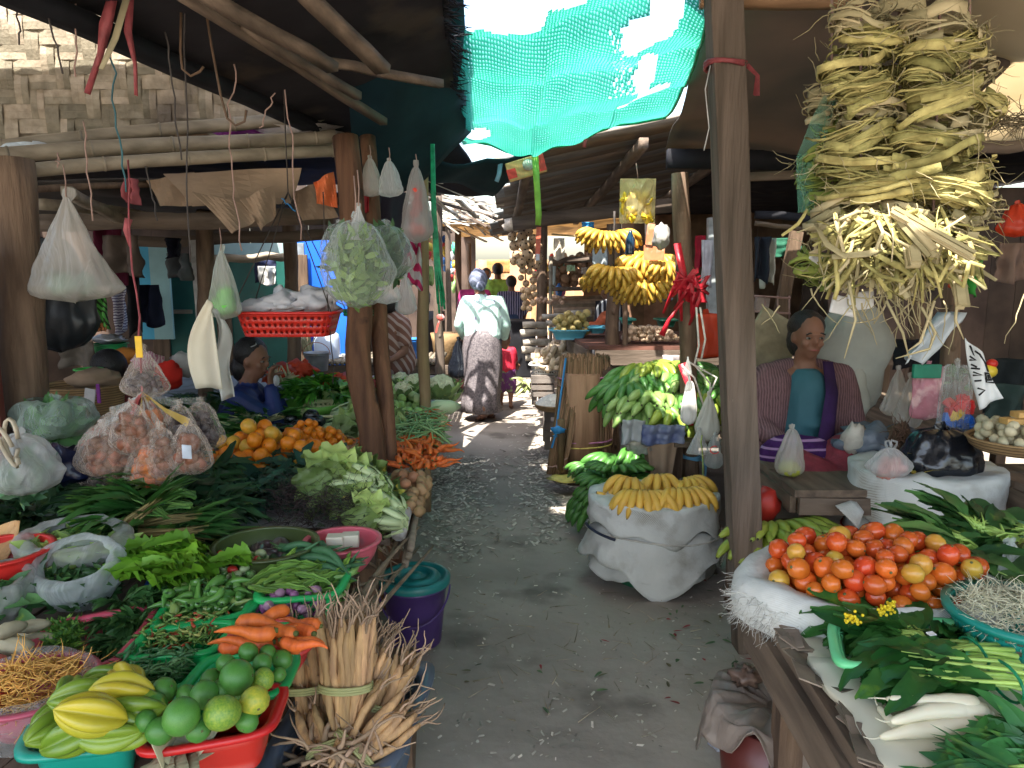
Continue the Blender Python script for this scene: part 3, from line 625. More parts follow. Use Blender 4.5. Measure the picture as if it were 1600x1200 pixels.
# ----------------------------------------------------------------- left stall platform
TZ = .60
def board_table(name, pts, z, m, label, th=.03, cat='table', legs=(), lm=None, apron=0, n=8, dirs='y'):
 """plank table top over the quadrilateral pts = near-left, near-right, far-right, far-left (x, y)"""
 A, B, Cc, D = [V((x, y, z)) for x, y in pts]; root = empty(name, (A+B+Cc+D)/4-V((0, 0, z)), label, cat)
 b = MB()
 for i in range(n):
  u0, u1 = (i+.02)/n, (i+.98)/n
  if dirs == 'y': q = [A.lerp(B, u0), A.lerp(B, u1), D.lerp(Cc, u1), D.lerp(Cc, u0)]
  else: q = [A.lerp(D, u0), B.lerp(Cc, u0), B.lerp(Cc, u1), A.lerp(D, u1)]
  dz = RS.uniform(-.004, .004); t = [p+V((0, 0, dz)) for p in q]; bt = [p-V((0, 0, th)) for p in t]
  b.add(t+bt, [(0, 1, 2, 3), (7, 6, 5, 4), (0, 4, 5, 1), (1, 5, 6, 2), (2, 6, 7, 3), (3, 7, 4, 0)])
 b.build('tabletop', m, root, smooth=False)
 for (x, y) in legs:
  b = MB(); b.beam((x, y, -.03), (x, y, z-th), .06, .06, n=3, wob=.004); b.build('leg', lm or WOOD, root, smooth=False)
 if apron:
  for a, c in ((A, B), (B, Cc), (Cc, D), (D, A)):
   if (c-a).length < .3: continue
   b = MB(); o = V((0, 0, -th-apron/2)); b.beam(a.lerp(c, .02)+o, a.lerp(c, .98)+o, .025, apron, n=4, wob=.003); b.build('apron', WOODX if abs((c-a).x) > abs((c-a).y) else WOODH, root, smooth=False)
 return root
board_table('near_stall_table', [(-2.9, .75), (-.66, .75), (-.47, 2.5), (-2.9, 2.5)], TZ, WOODH, 'low plank table under the crates of chillies, limes and star fruit', legs=[(-.8, 1.1), (-.62, 2.3), (-2.7, 1.0), (-2.7, 2.3)], n=12)
board_table('long_stall_table', [(-3.3, 2.52), (-.43, 2.52), (-.58, 6.6), (-3.3, 6.6)], TZ, WOODH, 'long low plank stall carrying the oranges, carrots and cabbages', legs=[(-.55, 2.7), (-.6, 4.5), (-.68, 6.4), (-3.2, 2.7), (-3.2, 6.4)], n=12, apron=.08)
sf = mat('grey_ground_sheet', (.3, .3, .3), .6, .2, 3, .3, dirt=((.1, .09, .08), 3, .5))
b = MB(); b.sheet(lambda u, v: V((-3.2+u*2.74-.13*v, 2.6+v*3.9, TZ+.012+.006*NZ.noise(V((u*20, v*20, 0))))), 30, 30)
tag(b.build('stall_sheet', sf, solid=.003), 'grey plastic sheet spread under the vegetables of the long stall', 'sheet')
rf = film('rolled_film', (.7, .68, .66), .8, .3, .9, 12, (1, .3, 1))
b = MB(); pts = [(-.40-.028*i+.008*sin(i*1.7), 2.5+i*.31, TZ+.025+.006*sin(i*2.1)) for i in range(14)]
b.tube(pts, [.028+.006*sin(i*2.3) for i in range(14)], 10); tag(b.build('rolled_plastic_edge', rf), 'clear plastic rolled along the aisle edge of the long stall', 'edging')
b = MB()
for k in range(3): b.tube([(-.352-.03*k*.4-.0275*i+.004*sin(i+k), 2.45+i*.31, TZ-.01-.03*k) for i in range(14)], .013, 7)
tag(b.build('bamboo_edge', BAMB), 'thin bamboo laths along the aisle edge of the long stall', 'edging')
b = MB()
for k in range(4): b.wisp((-.50+.012*k, 1.7, TZ-.01-.02*k), (.12, 1, 0), .98, .016, 8, .04)
for k in range(26): p = V((-.47+RS.uniform(-.03, .03), RS.uniform(1.8, 2.6), TZ+RS.uniform(-.04, .03))); b.wisp(p, (RS.uniform(-.3, .5), RS.uniform(-1, 1), RS.uniform(-.6, .3)), RS.uniform(.08, .2), .006, 4, .3)
tag(b.build('dry_stem_edge', mat('dry_stems', (.26, .2, .13), .8, .3, 12, .4, isl=.3)), 'dry broken stems lashed along the near table edge beside the bucket', 'edging')
# ----------------------------------------------------------------- right stalls
RZ = .75
board_table('tomato_table', [(.565, .9), (2.6, .9), (2.6, 2.25), (.60, 1.77)], RZ-.01, WOODH, 'rough grey plank table under the tomatoes, radishes and leaf greens', legs=[(.64, 1.0), (.68, 1.68), (2.4, 2.0)], apron=.1, n=9)
b = MB()
def wsheet(x0, x1, y0, y1, z, seed):
 b = MB(); b.sheet(lambda u, v: V((x0+(x1-x0)*u+(.02*NZ.noise(V((v*7, seed, 0))) if u < .05 else 0), y0+(y1-y0)*v, z+.004*NZ.noise(V((u*9, v*9, seed))))), 16, 16); return b
cr = mat('cream_board', (.62, .6, .48), .5, .12, 4, .15, dirt=((.25, .2, .13), 5, .62))
tag(wsheet(.61, 1.2, 1.42, 1.8, RZ+.004, 1).build('white_table_sheet', cr, solid=.004), 'cream plastic board beside the green tray, broken along its edge', 'board')
tag(wsheet(.60, 1.5, .9, 1.40, RZ+.014, 2).build('foam_board', cr, solid=.016), 'cream foam board under the white radishes', 'board')
b = MB()
for i in range(26):
 y = RS.uniform(1.1, 1.74); a = RS.uniform(-.5, .5)
 b.box((.60+RS.uniform(-.02, .025), y, RZ+.008+RS.uniform(0, .006)), (RS.uniform(.02, .05), RS.uniform(.03, .12), .003), (RS.uniform(-.2, .2), RS.uniform(-.3, .3), a))
tag(b.build('splintered_edge', mat('splinters', (.2, .16, .12), .8, isl=.4), smooth=False), 'splintered board chips along the aisle edge of the tomato table', 'edging')
board_table('banana_stall', [(.92, 4.1), (3.3, 4.1), (3.3, 5.8), (.85, 5.8)], .58, WOODH, 'plank stall carrying the heaps of green bananas', legs=[(.98, 4.3), (.95, 5.6), (2.9, 4.3)], n=10)
board_table('root_stall', [(.62, 5.95), (3.2, 5.95), (3.2, 7.4), (.5, 7.4)], .93, mat('red_brown_plank', (.16, .07, .05), .7, .3, 5, .3), 'reddish plank stall with cut stems and the blue basin', legs=[(.75, 6.1), (2.2, 6.1), (3.1, 6.1)], apron=.12, n=8, dirs='x')
board_table('seat_platform', [(1.15, 2.9), (2.15, 2.9), (2.15, 4.0), (1.15, 4.0)], .66, WOODH, 'dark plank bench on which the woman in the checked jacket sits', legs=[(1.25, 3.0), (2.05, 3.0)], n=7, dirs='x', apron=.07)
board_table('far_right_shelf', [(1.98, 2.45), (3.4, 2.3), (3.4, 3.1), (2.0, 3.1)], .72, WOODH, 'rough plank shelf at the right edge with the tray of white roots', legs=[(2.1, 2.5), (2.1, 3.0)], n=5, dirs='x', apron=.08)
b = MB(); b.beam((2.05, 2.5, .62), (2.9, 2.45, .02), .07, .04, n=3); tag(b.build('cross_brace', WOODH, smooth=False), 'slanting dark brace under the right edge shelf', 'brace')
# ================================================================= PRODUCE AND CONTAINER BUILDERS
def rim_pt(Q, a, sc=1.0, e=5.0):
 ca, sa = cos(a), sin(a); k = (abs(ca)**e + abs(sa)**e)**(-1/e)
 u, v = .5+.5*ca*k*sc, .5+.5*sa*k*sc
 A, B, Cc, D = Q; return A.lerp(B, u).lerp(D.lerp(Cc, u), v)
def crate(name, px, zr, dep, m, label, perf=True, taper=.86, cat='crate', group=None, lip=.012, n=72, cut=0):
 Q = [G(x, y, zr) for x, y in px]; return crate_w(name, Q, dep, m, label, perf, taper, cat, group, lip, n)
def crate_w(name, Q, dep, m, label, perf=True, taper=.86, cat='crate', group=None, lip=.012, n=72, floor=True):
 cen = sum(Q, V((0, 0, 0)))/4; W = ((Q[1]-Q[0]).length+(Q[2]-Q[3]).length)/4
 def ring(sc, dz): return [rim_pt(Q, 2*pi*i/n, sc)+V((0, 0, dz)) for i in range(n)]
 root = empty(name, cen-V((0, 0, dep)), label, cat, group)
 k = lip/W; rows = [(1, -.014), (1+k, -.010), (1+k, 0), (1-k*.2, .002), (1-k, -.006)]
 b = MB(); vs = []
 for sc, dz in rows: vs += ring(sc, dz)
 b.add(vs, [(r*n+i, r*n+(i+1) % n, ((r+1) % 5)*n+(i+1) % n, ((r+1) % 5)*n+i) for r in range(5) for i in range(n)])
 b.build('rim', m, root)
 nr = 7 if perf else 3; b = MB(); vs = []
 for r in range(nr+1):
  t = r/nr; vs += ring(1-k-(1-taper)*t, -.006-(dep-.006)*t)
 fs = []
 for r in range(nr):
  for i in range(n):
   if perf and r in (1, 3, 5) and i % 2 == 1: continue
   fs.append((r*n+i, r*n+n+i, r*n+n+(i+1) % n, r*n+(i+1) % n))
 if floor: fs.append(tuple(nr*n+i for i in range(n)))
 b.add(vs, fs); b.build('side_wall', m, root, solid=.002)
 return root
def bowl(name, c, r, h, m, label, cat='bowl', base=.6, rimw=.012, group=None, sc=(1, 1), th=.004):
 c = V(c); b = MB(); prof = []
 for i in range(9):
  t = i/8; prof.append((r*(base+(1-base)*sin(t*pi/2)**.9), -h+h*t))
 prof = [(0.001, -h)]+prof
 ins = [(q-th, z+th) for q, z in prof[1:]][::-1]
 full = prof+[(r+rimw, .002), (r+rimw, .008), (r-th, .008)]+ins+[(.001, -h+th)]
 b.lathe(c, full, 40, sc=sc, close=False)
 return tag(b.build(name, m), label, cat, group)
def inq(px, z, m=.08):
 Q = [G(x, y, z) for x, y in px]
 def f():
  u, v = RS.uniform(m, 1-m), RS.uniform(m, 1-m); p = Q[0].lerp(Q[1], u).lerp(Q[3].lerp(Q[2], u), v); return p.x, p.y
 return f
def cenq(px, z):
 Q = [G(x, y, z) for x, y in px]; return sum(Q, V((0, 0, 0)))/4
def proto(name, mb_fn, m, label, cat, group, **k):
 b = MB(); mb_fn(b); return tag(b.build(name, m, loc=(0, 0, 0), **k), label, cat, group)
def rr(): return (RS.uniform(0, 6.28), RS.uniform(0, 6.28), RS.uniform(0, 6.28))
def citrus(r, sq=.93):
 def f(b):
  b.blob((0, 0, 0), (r, r, r*sq), n=16, nz=.05, fq=1.5, ex=lambda d: 1-.10*max(0, d.z-.93)/.07-.04*max(0, -d.z-.95)/.05)
  b.lathe((0, 0, r*sq*.9-.001), [(r*.12, 0), (r*.09, r*.05), (0.0001, r*.06)], 6, m=1)
 return f
def fruit_heap(name, px, z, r, n, mats, labels, cat, group, stem=None, hf=None, sq=.93, cand=10, shp=None, zb=None, tilt=None, m=.06):
 """mats/labels in step: one colour variety each"""
 st = stem or mat('stem_scar', (.12, .14, .05), .7)
 pr = [tag((lambda b: (((shp or citrus)(r*RS.uniform(.96, 1.04), sq))(b), b)[1])(MB()).build(name, [mm, st], loc=(0, 0, 0)), lb, cat, group) for mm, lb in zip(mats, labels)]
 c = cenq(px, z); base = zb or (lambda x, y: z)
 pts = heap(inq(px, z, m), base, r, n, cand, hf or (lambda x, y: .25*sqrt((x-c.x)**2+(y-c.y)**2)))
 k = len(pr); pl_ = []
 for x, y, zz in pts: pl_.append(((x, y, zz), tilt() if tilt else rr(), RS.uniform(.9, 1.08), RS.choices(range(k), [3]+[1]*(k-1))[0]))
 return spread(pr, pl_)
def bunch(name, label, cat, group, nl, L, W, lm, sm, stem=.5, spr=.35, sr=.004, droop=.35, fold=.15, ns=None, blunt=0, wav=.02, tie=None, nseg=5, up=.35, lo=1, curl=0):
 root = empty(name, (0, 0, 0), label, cat, group); b = MB(); s = MB()
 for i in range(ns or nl):
  a = RS.gauss(0, spr); e = abs(RS.gauss(0, spr*.8))*up; d = V((cos(a)*cos(e), sin(a)*cos(e), sin(e)+.03)); st = L*stem*RS.uniform(.8, 1.1)
  p0 = V((0, RS.uniform(-1, 1)*sr*5, RS.uniform(0, 1)*sr*5+sr)); p1 = p0+d*st
  s.tube([p0, p0.lerp(p1, .5)+V((0, 0, RS.uniform(0, .01))), p1], [sr*1.2, sr, sr*.55], 5)
  for k in range(max(1, round(nl/(ns or nl)))):
   t = RS.uniform(.75, 1) if lo == 1 else RS.uniform(lo, 1)
   dd = (d+V((RS.uniform(-.3, .3), RS.uniform(-.45, .45), RS.uniform(-.15, .35)))).normalized()
   b.leaf(p0.lerp(p1, t), dd, (RS.uniform(-.5, .5), RS.uniform(-.5, .5), 1), L*(1-stem)*RS.uniform(.7, 1.25), W*RS.uniform(.7, 1.2), droop*RS.uniform(.3, 1.4), fold, n=nseg, wav=wav, blunt=blunt, side=RS.uniform(-.2, .2))
 s.build('stalk', sm, root); b.build('foliage', lm, root)
 if tie:
  t = MB(); t.tube([V((L*stem*.35, cos(q)*sr*7, sin(q)*sr*5+sr*4)) for q in [i*pi/6 for i in range(13)]], .003, 5); t.build('tie', tie, root)
 return root
def strew(protos, px, z0, n, hz=.06, aim=None, asp=.6, sc=(.85, 1.15), tilt=.25, m=.02):
 """lay bunches in a mound over the pixel quad; aim = heading of the leafy end"""
 f = inq(px, z0, m); c = cenq(px, z0); pts = []
 for i in range(n):
  x, y = f(); t = i/n
  pts.append(((x, y, z0+hz*t*RS.uniform(.6, 1.2)), (RS.gauss(0, .2), RS.gauss(0, tilt), (aim if aim is not None else RS.uniform(0, 6.3))+RS.gauss(0, asp)), RS.uniform(*sc)))
 return spread(protos, pts)
def bag(name, T, h, w_, m, label, flat=.6, p=.9, pleat=.14, fill=None, cat='bag', tie=None, group=None, seed=0, sag=.82, n=60, neck=.10, handles=False, drop=0, parent=None, rot=0, cord=0, cordm=None):
 T = V(T); root = empty(name, T-V((0, 0, h)), label, cat, group); b = MB(); K = 22; vs = []; E = Matrix.Rotation(rot, 3, 'Z')
 def rad(t):
  if t < sag: q = neck+(1-neck)*(t/sag)**p
  else: q = sqrt(max(0, 1-((t-sag)/(1-sag))**2))*.999
  return q*w_/2
 for i in range(K+1):
  t = (i/K); r_ = rad(t)
  for k in range(n):
   a = 2*pi*k/n; q = r_*(1+pleat*(1-t*.8)*sin(a*7+seed+2.5*sin(t*3+seed))+.10*NZ.noise(V((cos(a)*1.4+seed, sin(a)*1.4, t*3)))+.02*sin(a*17+9*t+seed)+.05*NZ.noise(V((cos(a)*5+seed, sin(a)*5, t*9))))
   pt = V((q*cos(a), q*sin(a)*flat, -h*t+.03*w_*NZ.noise(V((cos(a)*2, sin(a)*2+seed, t*4)))))
   vs.append(T+E @ pt)
 fs = [(i*n+k, i*n+n+k, i*n+n+(k+1) % n, i*n+(k+1) % n) for i in range(K) for k in range(n)]
 b.add(vs, fs)
 nb = 3 if not handles else 2
 for k in range(nb):
  a0 = RS.uniform(0, 6); d = V((cos(a0)*.35, sin(a0)*.35, 1)).normalized()
  if handles:
   x = (-.12 if k else .12)*w_; b.strip([T+V((x*.4, 0, -.01)), T+V((x, 0, h*.10)), T+V((x*1.1, 0, h*.2)), T+V((x*.3, .01, h*.24)), T+V((-x*.1, 0, h*.1)), T], w_*.06, (0, 1, 0))
  else: b.strip([T-V((0, 0, .01)), T+d*h*.05, T+d*h*.10], [w_*.10, w_*.16, w_*.12], (0, 1, .3), fold=.3)
 b.build('bag_film', m, root)
 if tie: t = MB(); t.tube([T+V((cos(q)*neck*w_*.6, sin(q)*neck*w_*.4, 0)) for q in [i*pi/4 for i in range(9)]], .004, 5); t.build('tie', tie, root)
 if fill:
  fm, frac, kind, nn, fr_ = fill; c = MB()
  for i in range(nn):
   t = min(.88, 1-frac*RS.random()**1.3); r_ = rad(min(t, .95))*.6 if kind == 'leaf' else max(.2*rad(t), rad(min(t, .95))-fr_*1.25); a = RS.uniform(0, 6.28); q = r_*sqrt(RS.random())
   pt = T+E @ V((q*cos(a), q*sin(a)*flat*.9, -h*(t*.94)))
   if kind == 'leaf': c.leaf(pt-V((0, 0, fr_*.4)), (RS.uniform(-.5, .5), RS.uniform(-.3, .3), RS.uniform(-.2, 1)), (RS.uniform(-1, 1), -1, 0), fr_, fr_*.4, .2, .1, n=3)
   elif kind == 'blob': c.blob(pt, (fr_*RS.uniform(.7, 1.2), fr_*.8, fr_*RS.uniform(.6, 1.1)), rr(), 8, nz=.3)
  c.build('contents', fm, root)
 if cord: t = MB(); t.tube([T, T+V((.004, 0, cord*.5)), T+V((0, 0, cord))], .0025, 5); t.build('cord', cordm or TWINE, root)
 return root
def line(name, a, c, r, m, label, cat='cord', wob=.01, n=10, extra=()):
 a, c = V(a), V(c); b = MB(); s_ = a.x*9
 b.tube([a.lerp(c, i/n)+V((NZ.noise(V((i*.5, s_, 1)))*wob, 0, NZ.noise(V((i*.5, s_, 8)))*wob))*(1 if 0 < i < n else 0) for i in range(n+1)], r, 5)
 for (p0, p1, p2) in extra: b.tube([p0, p1, p2], r*1.4, 5)
 return tag(b.build(name, m), label, cat)
# ================================================================= NEAR LEFT TABLE
GRN = pl((.01, .38, .1)); GRL = pl((.1, .5, .16)); RED = pl((.55, .02, .015)); PNK = pl((.6, .08, .13)); TEAL = pl((.01, .3, .22)); PURP = pl((.12, .05, .25)); BLU = pl((.02, .08, .4)); BASN = pl((.1, .42, .55))
ZR = .70
q_star = [(22, 1184), (222, 1160), (232, 1078), (82, 1085)]
crate('teal_crate', q_star, ZR, .09, TEAL, 'teal plastic crate of star fruit at the bottom left', perf=False)
q_lime = [(214, 1178), (420, 1142), (447, 1066), (240, 1084)]
crate('red_crate', q_lime, ZR, .09, RED, 'red plastic crate of big green citrus fruit', perf=False)
q_lime2 = [(268, 1096), (436, 1084), (467, 1018), (330, 1022)]
crate('green_crate', q_lime2, ZR, .09, GRN, 'green crate behind the red one, holding small limes', perf=False)
q_ch2 = [(140, 1088), (288, 1072), (328, 1022), (192, 1034)]
crate('green_crate', q_ch2, ZR-.01, .08, GRN, 'green crate of dark small chillies behind the star fruit')
q_ch1 = [(192, 1026), (330, 1018), (372, 968), (242, 976)]
crate('green_crate', q_ch1, ZR, .08, GRN, 'green crate of yellowish-green small chillies with a red tinge')
q_pink = [(14, 1046), (176, 1040), (250, 942), (82, 972)]
crate('pink_crate', q_pink, ZR-.01, .09, PNK, 'pink crate of sprouts and dark herbs')
q_car = [(340, 1016), (470, 1020), (502, 974), (382, 962)]
crate('red_crate', q_car, ZR, .07, pl((.6, .05, .05)), 'red crate of thick carrots beside the pale roots')
q_sha = [(372, 978), (505, 970), (520, 930), (396, 934)]
crate('green_crate', q_sha, ZR, .08, GRN, 'green crate of purple shallots')
q_win = [(396, 938), (526, 928), (547, 886), (428, 884)]
crate('green_crate', q_win, ZR+.01, .09, pl((.02, .45, .12)), 'green crate of frilly winged beans at the table edge')
q_okr = [(448, 906), (548, 896), (562, 866), (474, 870)]
crate('lime_green_crate', q_okr, ZR+.01, .08, pl((.28, .5, .14)), 'pale lime green crate of okra next to the pink bowl')
q_egg = [(232, 984), (392, 956), (432, 884), (292, 904)]
crate('green_crate', q_egg, ZR, .08, GRN, 'green crate heaped with small pale eggplants and chillies')
crate('blue_crate', [(212, 960), (296, 944), (322, 880), (240, 896)], ZR-.02, .08, BLU, 'blue crate half hidden under the frilly lettuce')
# --- green citrus, placed one by one: x, y, diameter in pixels, height
cm = [mat('green_citrus', (.07, .24, .035), .4, .2, 30, .12, .5, col2=(.04, .15, .025), rnd=.1, bscale=120, dirt=((.16, .17, .05), 26, .66)), mat('yellowing_citrus', (.28, .38, .04), .4, .2, 7, .12, .5, col2=(.09, .24, .03), rnd=.1, bscale=120, dirt=((.12, .1, .03), 30, .64)), mat('yellow_citrus', (.45, .42, .04), .4, .2, 4, .12, .5, col2=(.2, .3, .03), bscale=120)]
scar = mat('stem_scar', (.12, .14, .05), .7)
base = []
for mm, lb in zip(cm, ('green lime-like citrus fruit in the heap of the red and green crates', 'green citrus fruit with a yellow flush', 'yellowish green citrus fruit at the right of the red crate')):
 b = MB(); citrus(1)(b); base.append(tag(b.build('citrus_fruit', [mm, scar], loc=(0, 0, 0)), lb, 'citrus fruit', 'green citrus fruit heaped in the near crates'))
lime = [(388, 1019, 31, .78, 0), (418, 1020, 27, .765, 0), (441, 1031, 32, .75, 0), (410, 1036, 31, .775, 0), (352, 1036, 29, .775, 0), (411, 1062, 36, .76, 1), (330, 1062, 34, .745, 0), (436, 1054, 22, .745, 0), (370, 1058, 56, .785, 0), (398, 1095, 46, .77, 2), (347, 1114, 58, .78, 1),
  (283, 1120, 60, .79, 0), (386, 1127, 36, .74, 0), (320, 1086, 46, .77, 0), (256, 1078, 40, .77, 0), (240, 1102, 44, .765, 0), (310, 1140, 40, .745, 0), (250, 1142, 44, .745, 0), (345, 1080, 36, .765, 0), (292, 1086, 34, .76, 0), (228, 1126, 34, .76, 0), (372, 1085, 34, .74, 0), (400, 1072, 30, .735, 1)]
pls = []
for x, y, d, z, k in lime:
 p = G(x, y, z); dep = (p-V((0, 0, H))).dot(V((0, cos(TH), -sin(TH)))); pls.append((p, rr(), d/2/FPX*dep, k))
spread(base, pls)
def star(b, L=.105, r=.034):
 n = 40; vs = []; K = 14
 for i in range(K+1):
  t = i/K; q = (sin(pi*t)**.62)*r
  for k in range(n):
   a = 2*pi*k/n; f = .52+.48*abs(cos(a*2.5))**.9
   vs.append(((t-.5)*L, q*f*cos(a), q*f*sin(a)))
 b.add(vs, [(i*n+k, i*n+(k+1) % n, i*n+n+(k+1) % n, i*n+n+k) for i in range(K) for k in range(n)])
sm_ = [mat('star_fruit_green', (.2, .3, .025), .3, .2, 8, .1, .5, col2=(.1, .2, .02), rnd=.1), mat('star_fruit_yellow', (.55, .42, .03), .3, .2, 6, .1, .5, col2=(.34, .36, .03), rnd=.08)]
sp = []
for mm, lb in zip(sm_, ('green-yellow ribbed star fruit in the teal crate', 'ripe yellow ribbed star fruit in the teal crate')):
 b = MB(); star(b); sp.append(tag(b.build('star_fruit', mm, loc=(0, 0, 0)), lb, 'star fruit', 'star fruit heaped in the teal crate'))
stars = [(143, 1117, .80, .5, 1.15, 1), (128, 1088, .78, .5, 1.05, 0), (108, 1082, .76, 1.9, .9, 0), (196, 1062, .77, -.7, 1.0, 1), (192, 1082, .79, .2, 1.1, 1), (170, 1142, .75, .15, 1.15, 0), (205, 1110, .765, .1, 1.2, 0), (150, 1078, .76, .9, .9, 0), (165, 1060, .75, 0, .9, 0), (76, 1140, .745, 1.3, .9, 0), (112, 1150, .74, .2, 1.1, 0), (208, 1140, .74, .6, 1.0, 0), (90, 1118, .74, 1, .9, 0), (178, 1098, .75, 1, 1, 0)]
spread(sp, [(G(x, y, z), (RS.uniform(0, 6), RS.gauss(0, .15), a), s, k) for x, y, z, a, s, k in stars])
def carrot(L, r, wig=.06):
 def f(b, sq=1):
  n = 12; pts = [V((L*i/n, L*wig*sin(i*.5), L*wig*.5*sin(i*.8))) for i in range(n+1)]
  rr_ = [r*(.55 if i == 0 else (1-(i/n)**1.6*.9))*(1+.04*sin(i*5)) for i in range(n+1)]
  b.tube(pts, rr_, 12); b.tube([V((-.006, 0, 0)), V((.004, 0, 0))], [r*.3, r*.45], 7, m=1)
 return f
cr_m = mat('carrot_skin', (.72, .16, .025), .5, .2, 14, .3, .4, col2=(.5, .1, .02), stretch=(4, .6, .6), rnd=.08)
cr_t = mat('carrot_top', (.1, .13, .03), .7)
cps = []
for L, r in ((.135, .019), (.12, .016)):
 b = MB(); carrot(L, r)(b); cps.append(tag(b.build('carrot', [cr_m, cr_t], loc=(0, 0, 0)), 'thick orange carrot in the red crate', 'carrot', 'carrots in the red crate'))
cl = [(372, 975, .80, 0.0, 0), (462, 990, .79, pi-.15, 0), (430, 985, .81, pi+.1, 0), (490, 990, .77, pi-.35, 1), (450, 955, .80, pi+.65, 1), (426, 1003, .765, pi+.05, 0), (470, 1010, .755, pi-.3, 1), (410, 1008, .75, pi, 0), (345, 1010, .75, .1, 1), (500, 978, .76, pi-.3, 1), (440, 1000, .78, -.35, 1), (438, 996, .775, -.28, 1), (380, 1000, .755, .2, 1)]
spread(cps, [(G(x, y, z), (RS.uniform(0, 6), 0, a), RS.uniform(.85, 1.05), k) for x, y, z, a, k in cl])
def shal(r, sq=1):
 def f(b):
  b.blob((0, 0, 0), (r, r, r*1.15), n=12, ex=lambda d: 1+.5*max(0, d.z-.86)/.14); b.wisp((0, 0, r*1.4), (0, 0, 1), r*.7, r*.15, 3, .3, 1)
 return f
shm = [mat('shallot_purple', (.16, .03, .12), .35, .3, 14, .15, .5, col2=(.3, .12, .25), rnd=.15), mat('shallot_pale', (.4, .22, .32), .35, .3, 14, .15, .5)]
fruit_heap('shallot', q_sha, ZR-.045, .0125, 75, shm, ['small purple shallot in the green crate', 'paler pinkish shallot in the green crate'], 'shallot', 'shallots in the green crate', shp=shal)
def egg(r, sq=1):
 def f(b):
  b.blob((0, 0, 0), (r, r, r*1.45), n=10); b.lathe((0, 0, r*1.1), [(r*.75, -r*.2), (r*.6, r*.15), (r*.12, r*.3), (r*.1, r*.9)], 8, m=1)
 return f
q1 = [(300, 945), (400, 930), (432, 886), (300, 902)]
fruit_heap('baby_eggplant', q1, ZR-.04, .0115, 170, [mat('pale_eggplant', (.42, .5, .25), .35, .2, 14, .1, .5, rnd=.12), mat('green_eggplant', (.22, .36, .12), .35, .2, 14, .1, .5, rnd=.12), mat('red_chilli_skin', (.5, .03, .02), .3)],
 ['tiny pale green eggplant in the heaped crate', 'tiny mid-green eggplant in the heaped crate', 'small red chilli among the tiny eggplants'], 'eggplant', 'tiny eggplants heaped in the green crate', shp=egg, stem=lf((.1, .25, .06)))
def chil(L, r):
 def f(b, sq=1):
  pts = [V((L*(i/8-.5), L*.12*sin(i*.5), 0)) for i in range(9)]; b.tube(pts, [r*(.5+.5*sin(min(1, (i+2)/4)*pi/2))*(1-(i/8)**2*.93) for i in range(9)], 8)
  b.tube([V((-L*.5-L*.2, L*.03, .004)), V((-L*.5, 0, 0))], [r*.2, r*.3], 5, m=1)
 return f
def chil_heap(name, px, z, n, L, r, mats, labels, cat, group, hz=.03, stemm=None):
 pr = []
 for mm, lb in zip(mats, labels): b = MB(); chil(L, r)(b); pr.append(tag(b.build(name, [mm, stemm or lf((.1, .25, .06))], loc=(0, 0, 0)), lb, cat, group))
 f = inq(px, z, .06); out = []; k = len(pr)
 for i in range(n):
  x, y = f(); out.append(((x, y, z+hz*i/n+RS.uniform(0, .006)), (RS.uniform(0, 6), RS.gauss(0, .35), RS.uniform(0, 6.28)), RS.uniform(.75, 1.2), RS.choices(range(k), [4]+[1]*(k-1))[0]))
 return spread(pr, out)
gc = [mat('fat_chilli_green', (.1, .26, .05), .25, .2, 9, .05, .6, rnd=.12), mat('fat_chilli_pale', (.3, .42, .12), .25, .2, 9, .05, .6)]
chil_heap('green_chilli', [(236, 978), (392, 958), (405, 925), (262, 940)], ZR-.035, 95, .075, .0125, gc, ['fat glossy green chilli at the front of the heaped crate', 'fat pale green chilli at the front of the heaped crate'], 'chilli', 'fat green chillies in the heaped crate', .05)
chil_heap('small_chilli', q_ch1, ZR-.03, 290, .035, .0035, [mat('small_chilli_green', (.14, .26, .05), .35, rnd=.15), mat('small_chilli_yellow', (.36, .38, .1), .35, rnd=.15), mat('small_chilli_red', (.4, .06, .02), .35)], ['thin yellowish-green chilli in the green crate', 'thin yellow-green chilli in the green crate', 'thin reddish chilli in the green crate'], 'chilli', 'thin chillies in the farther green crate', .03)
chil_heap('dark_chilli', q_ch2, ZR-.03, 240, .042, .0035, [mat('dark_chilli_green', (.06, .18, .06), .35, rnd=.2), mat('dark_chilli_pale', (.14, .3, .12), .35, rnd=.15)], ['thin dark green chilli in the nearer green crate', 'thin mid-green chilli in the nearer green crate'], 'chilli', 'thin dark chillies in the nearer green crate', .03)
def wing(b, L=.15, r=.012):
 n = 10
 for k in range(4):
  a = k*pi/2; d = V((0, cos(a), sin(a))); vs = [];
  for i in range(n+1):
   t = i/n; q = r*(.5+.5*sin(min(1, t*4)*pi/2))*(1-t**6)*(1+.25*sin(i*2.7+k)); cx = V((L*(t-.5), L*.08*sin(t*3), 0)); e = V((0, -d.z, d.y))*r*.25*sin(i*2.1+k)
   vs += [cx, cx+d*q+e]
  b.add(vs, [(2*i, 2*i+1, 2*i+3, 2*i+2) for i in range(n)])
 b.tube([V((L*(i/6-.5), L*.08*sin(i/2), 0)) for i in range(7)], [r*.35]*6+[r*.1], 6)
wp = []
for mm, lb in ((lf((.2, .38, .06)), 'frilly winged bean in the green crate by the table edge'),):
 b = MB(); wing(b); wp.append(tag(b.build('winged_bean', mm, loc=(0, 0, 0), solid=.001), lb, 'bean', 'winged beans in the green crate'))
f = inq(q_win, ZR, .12)
spread(wp, [((*f(), ZR-.03+.055*i/60), (RS.uniform(0, 6), RS.gauss(0, .2), RS.gauss(.4, .6)), RS.uniform(.75, 1.05)) for i in range(60)])
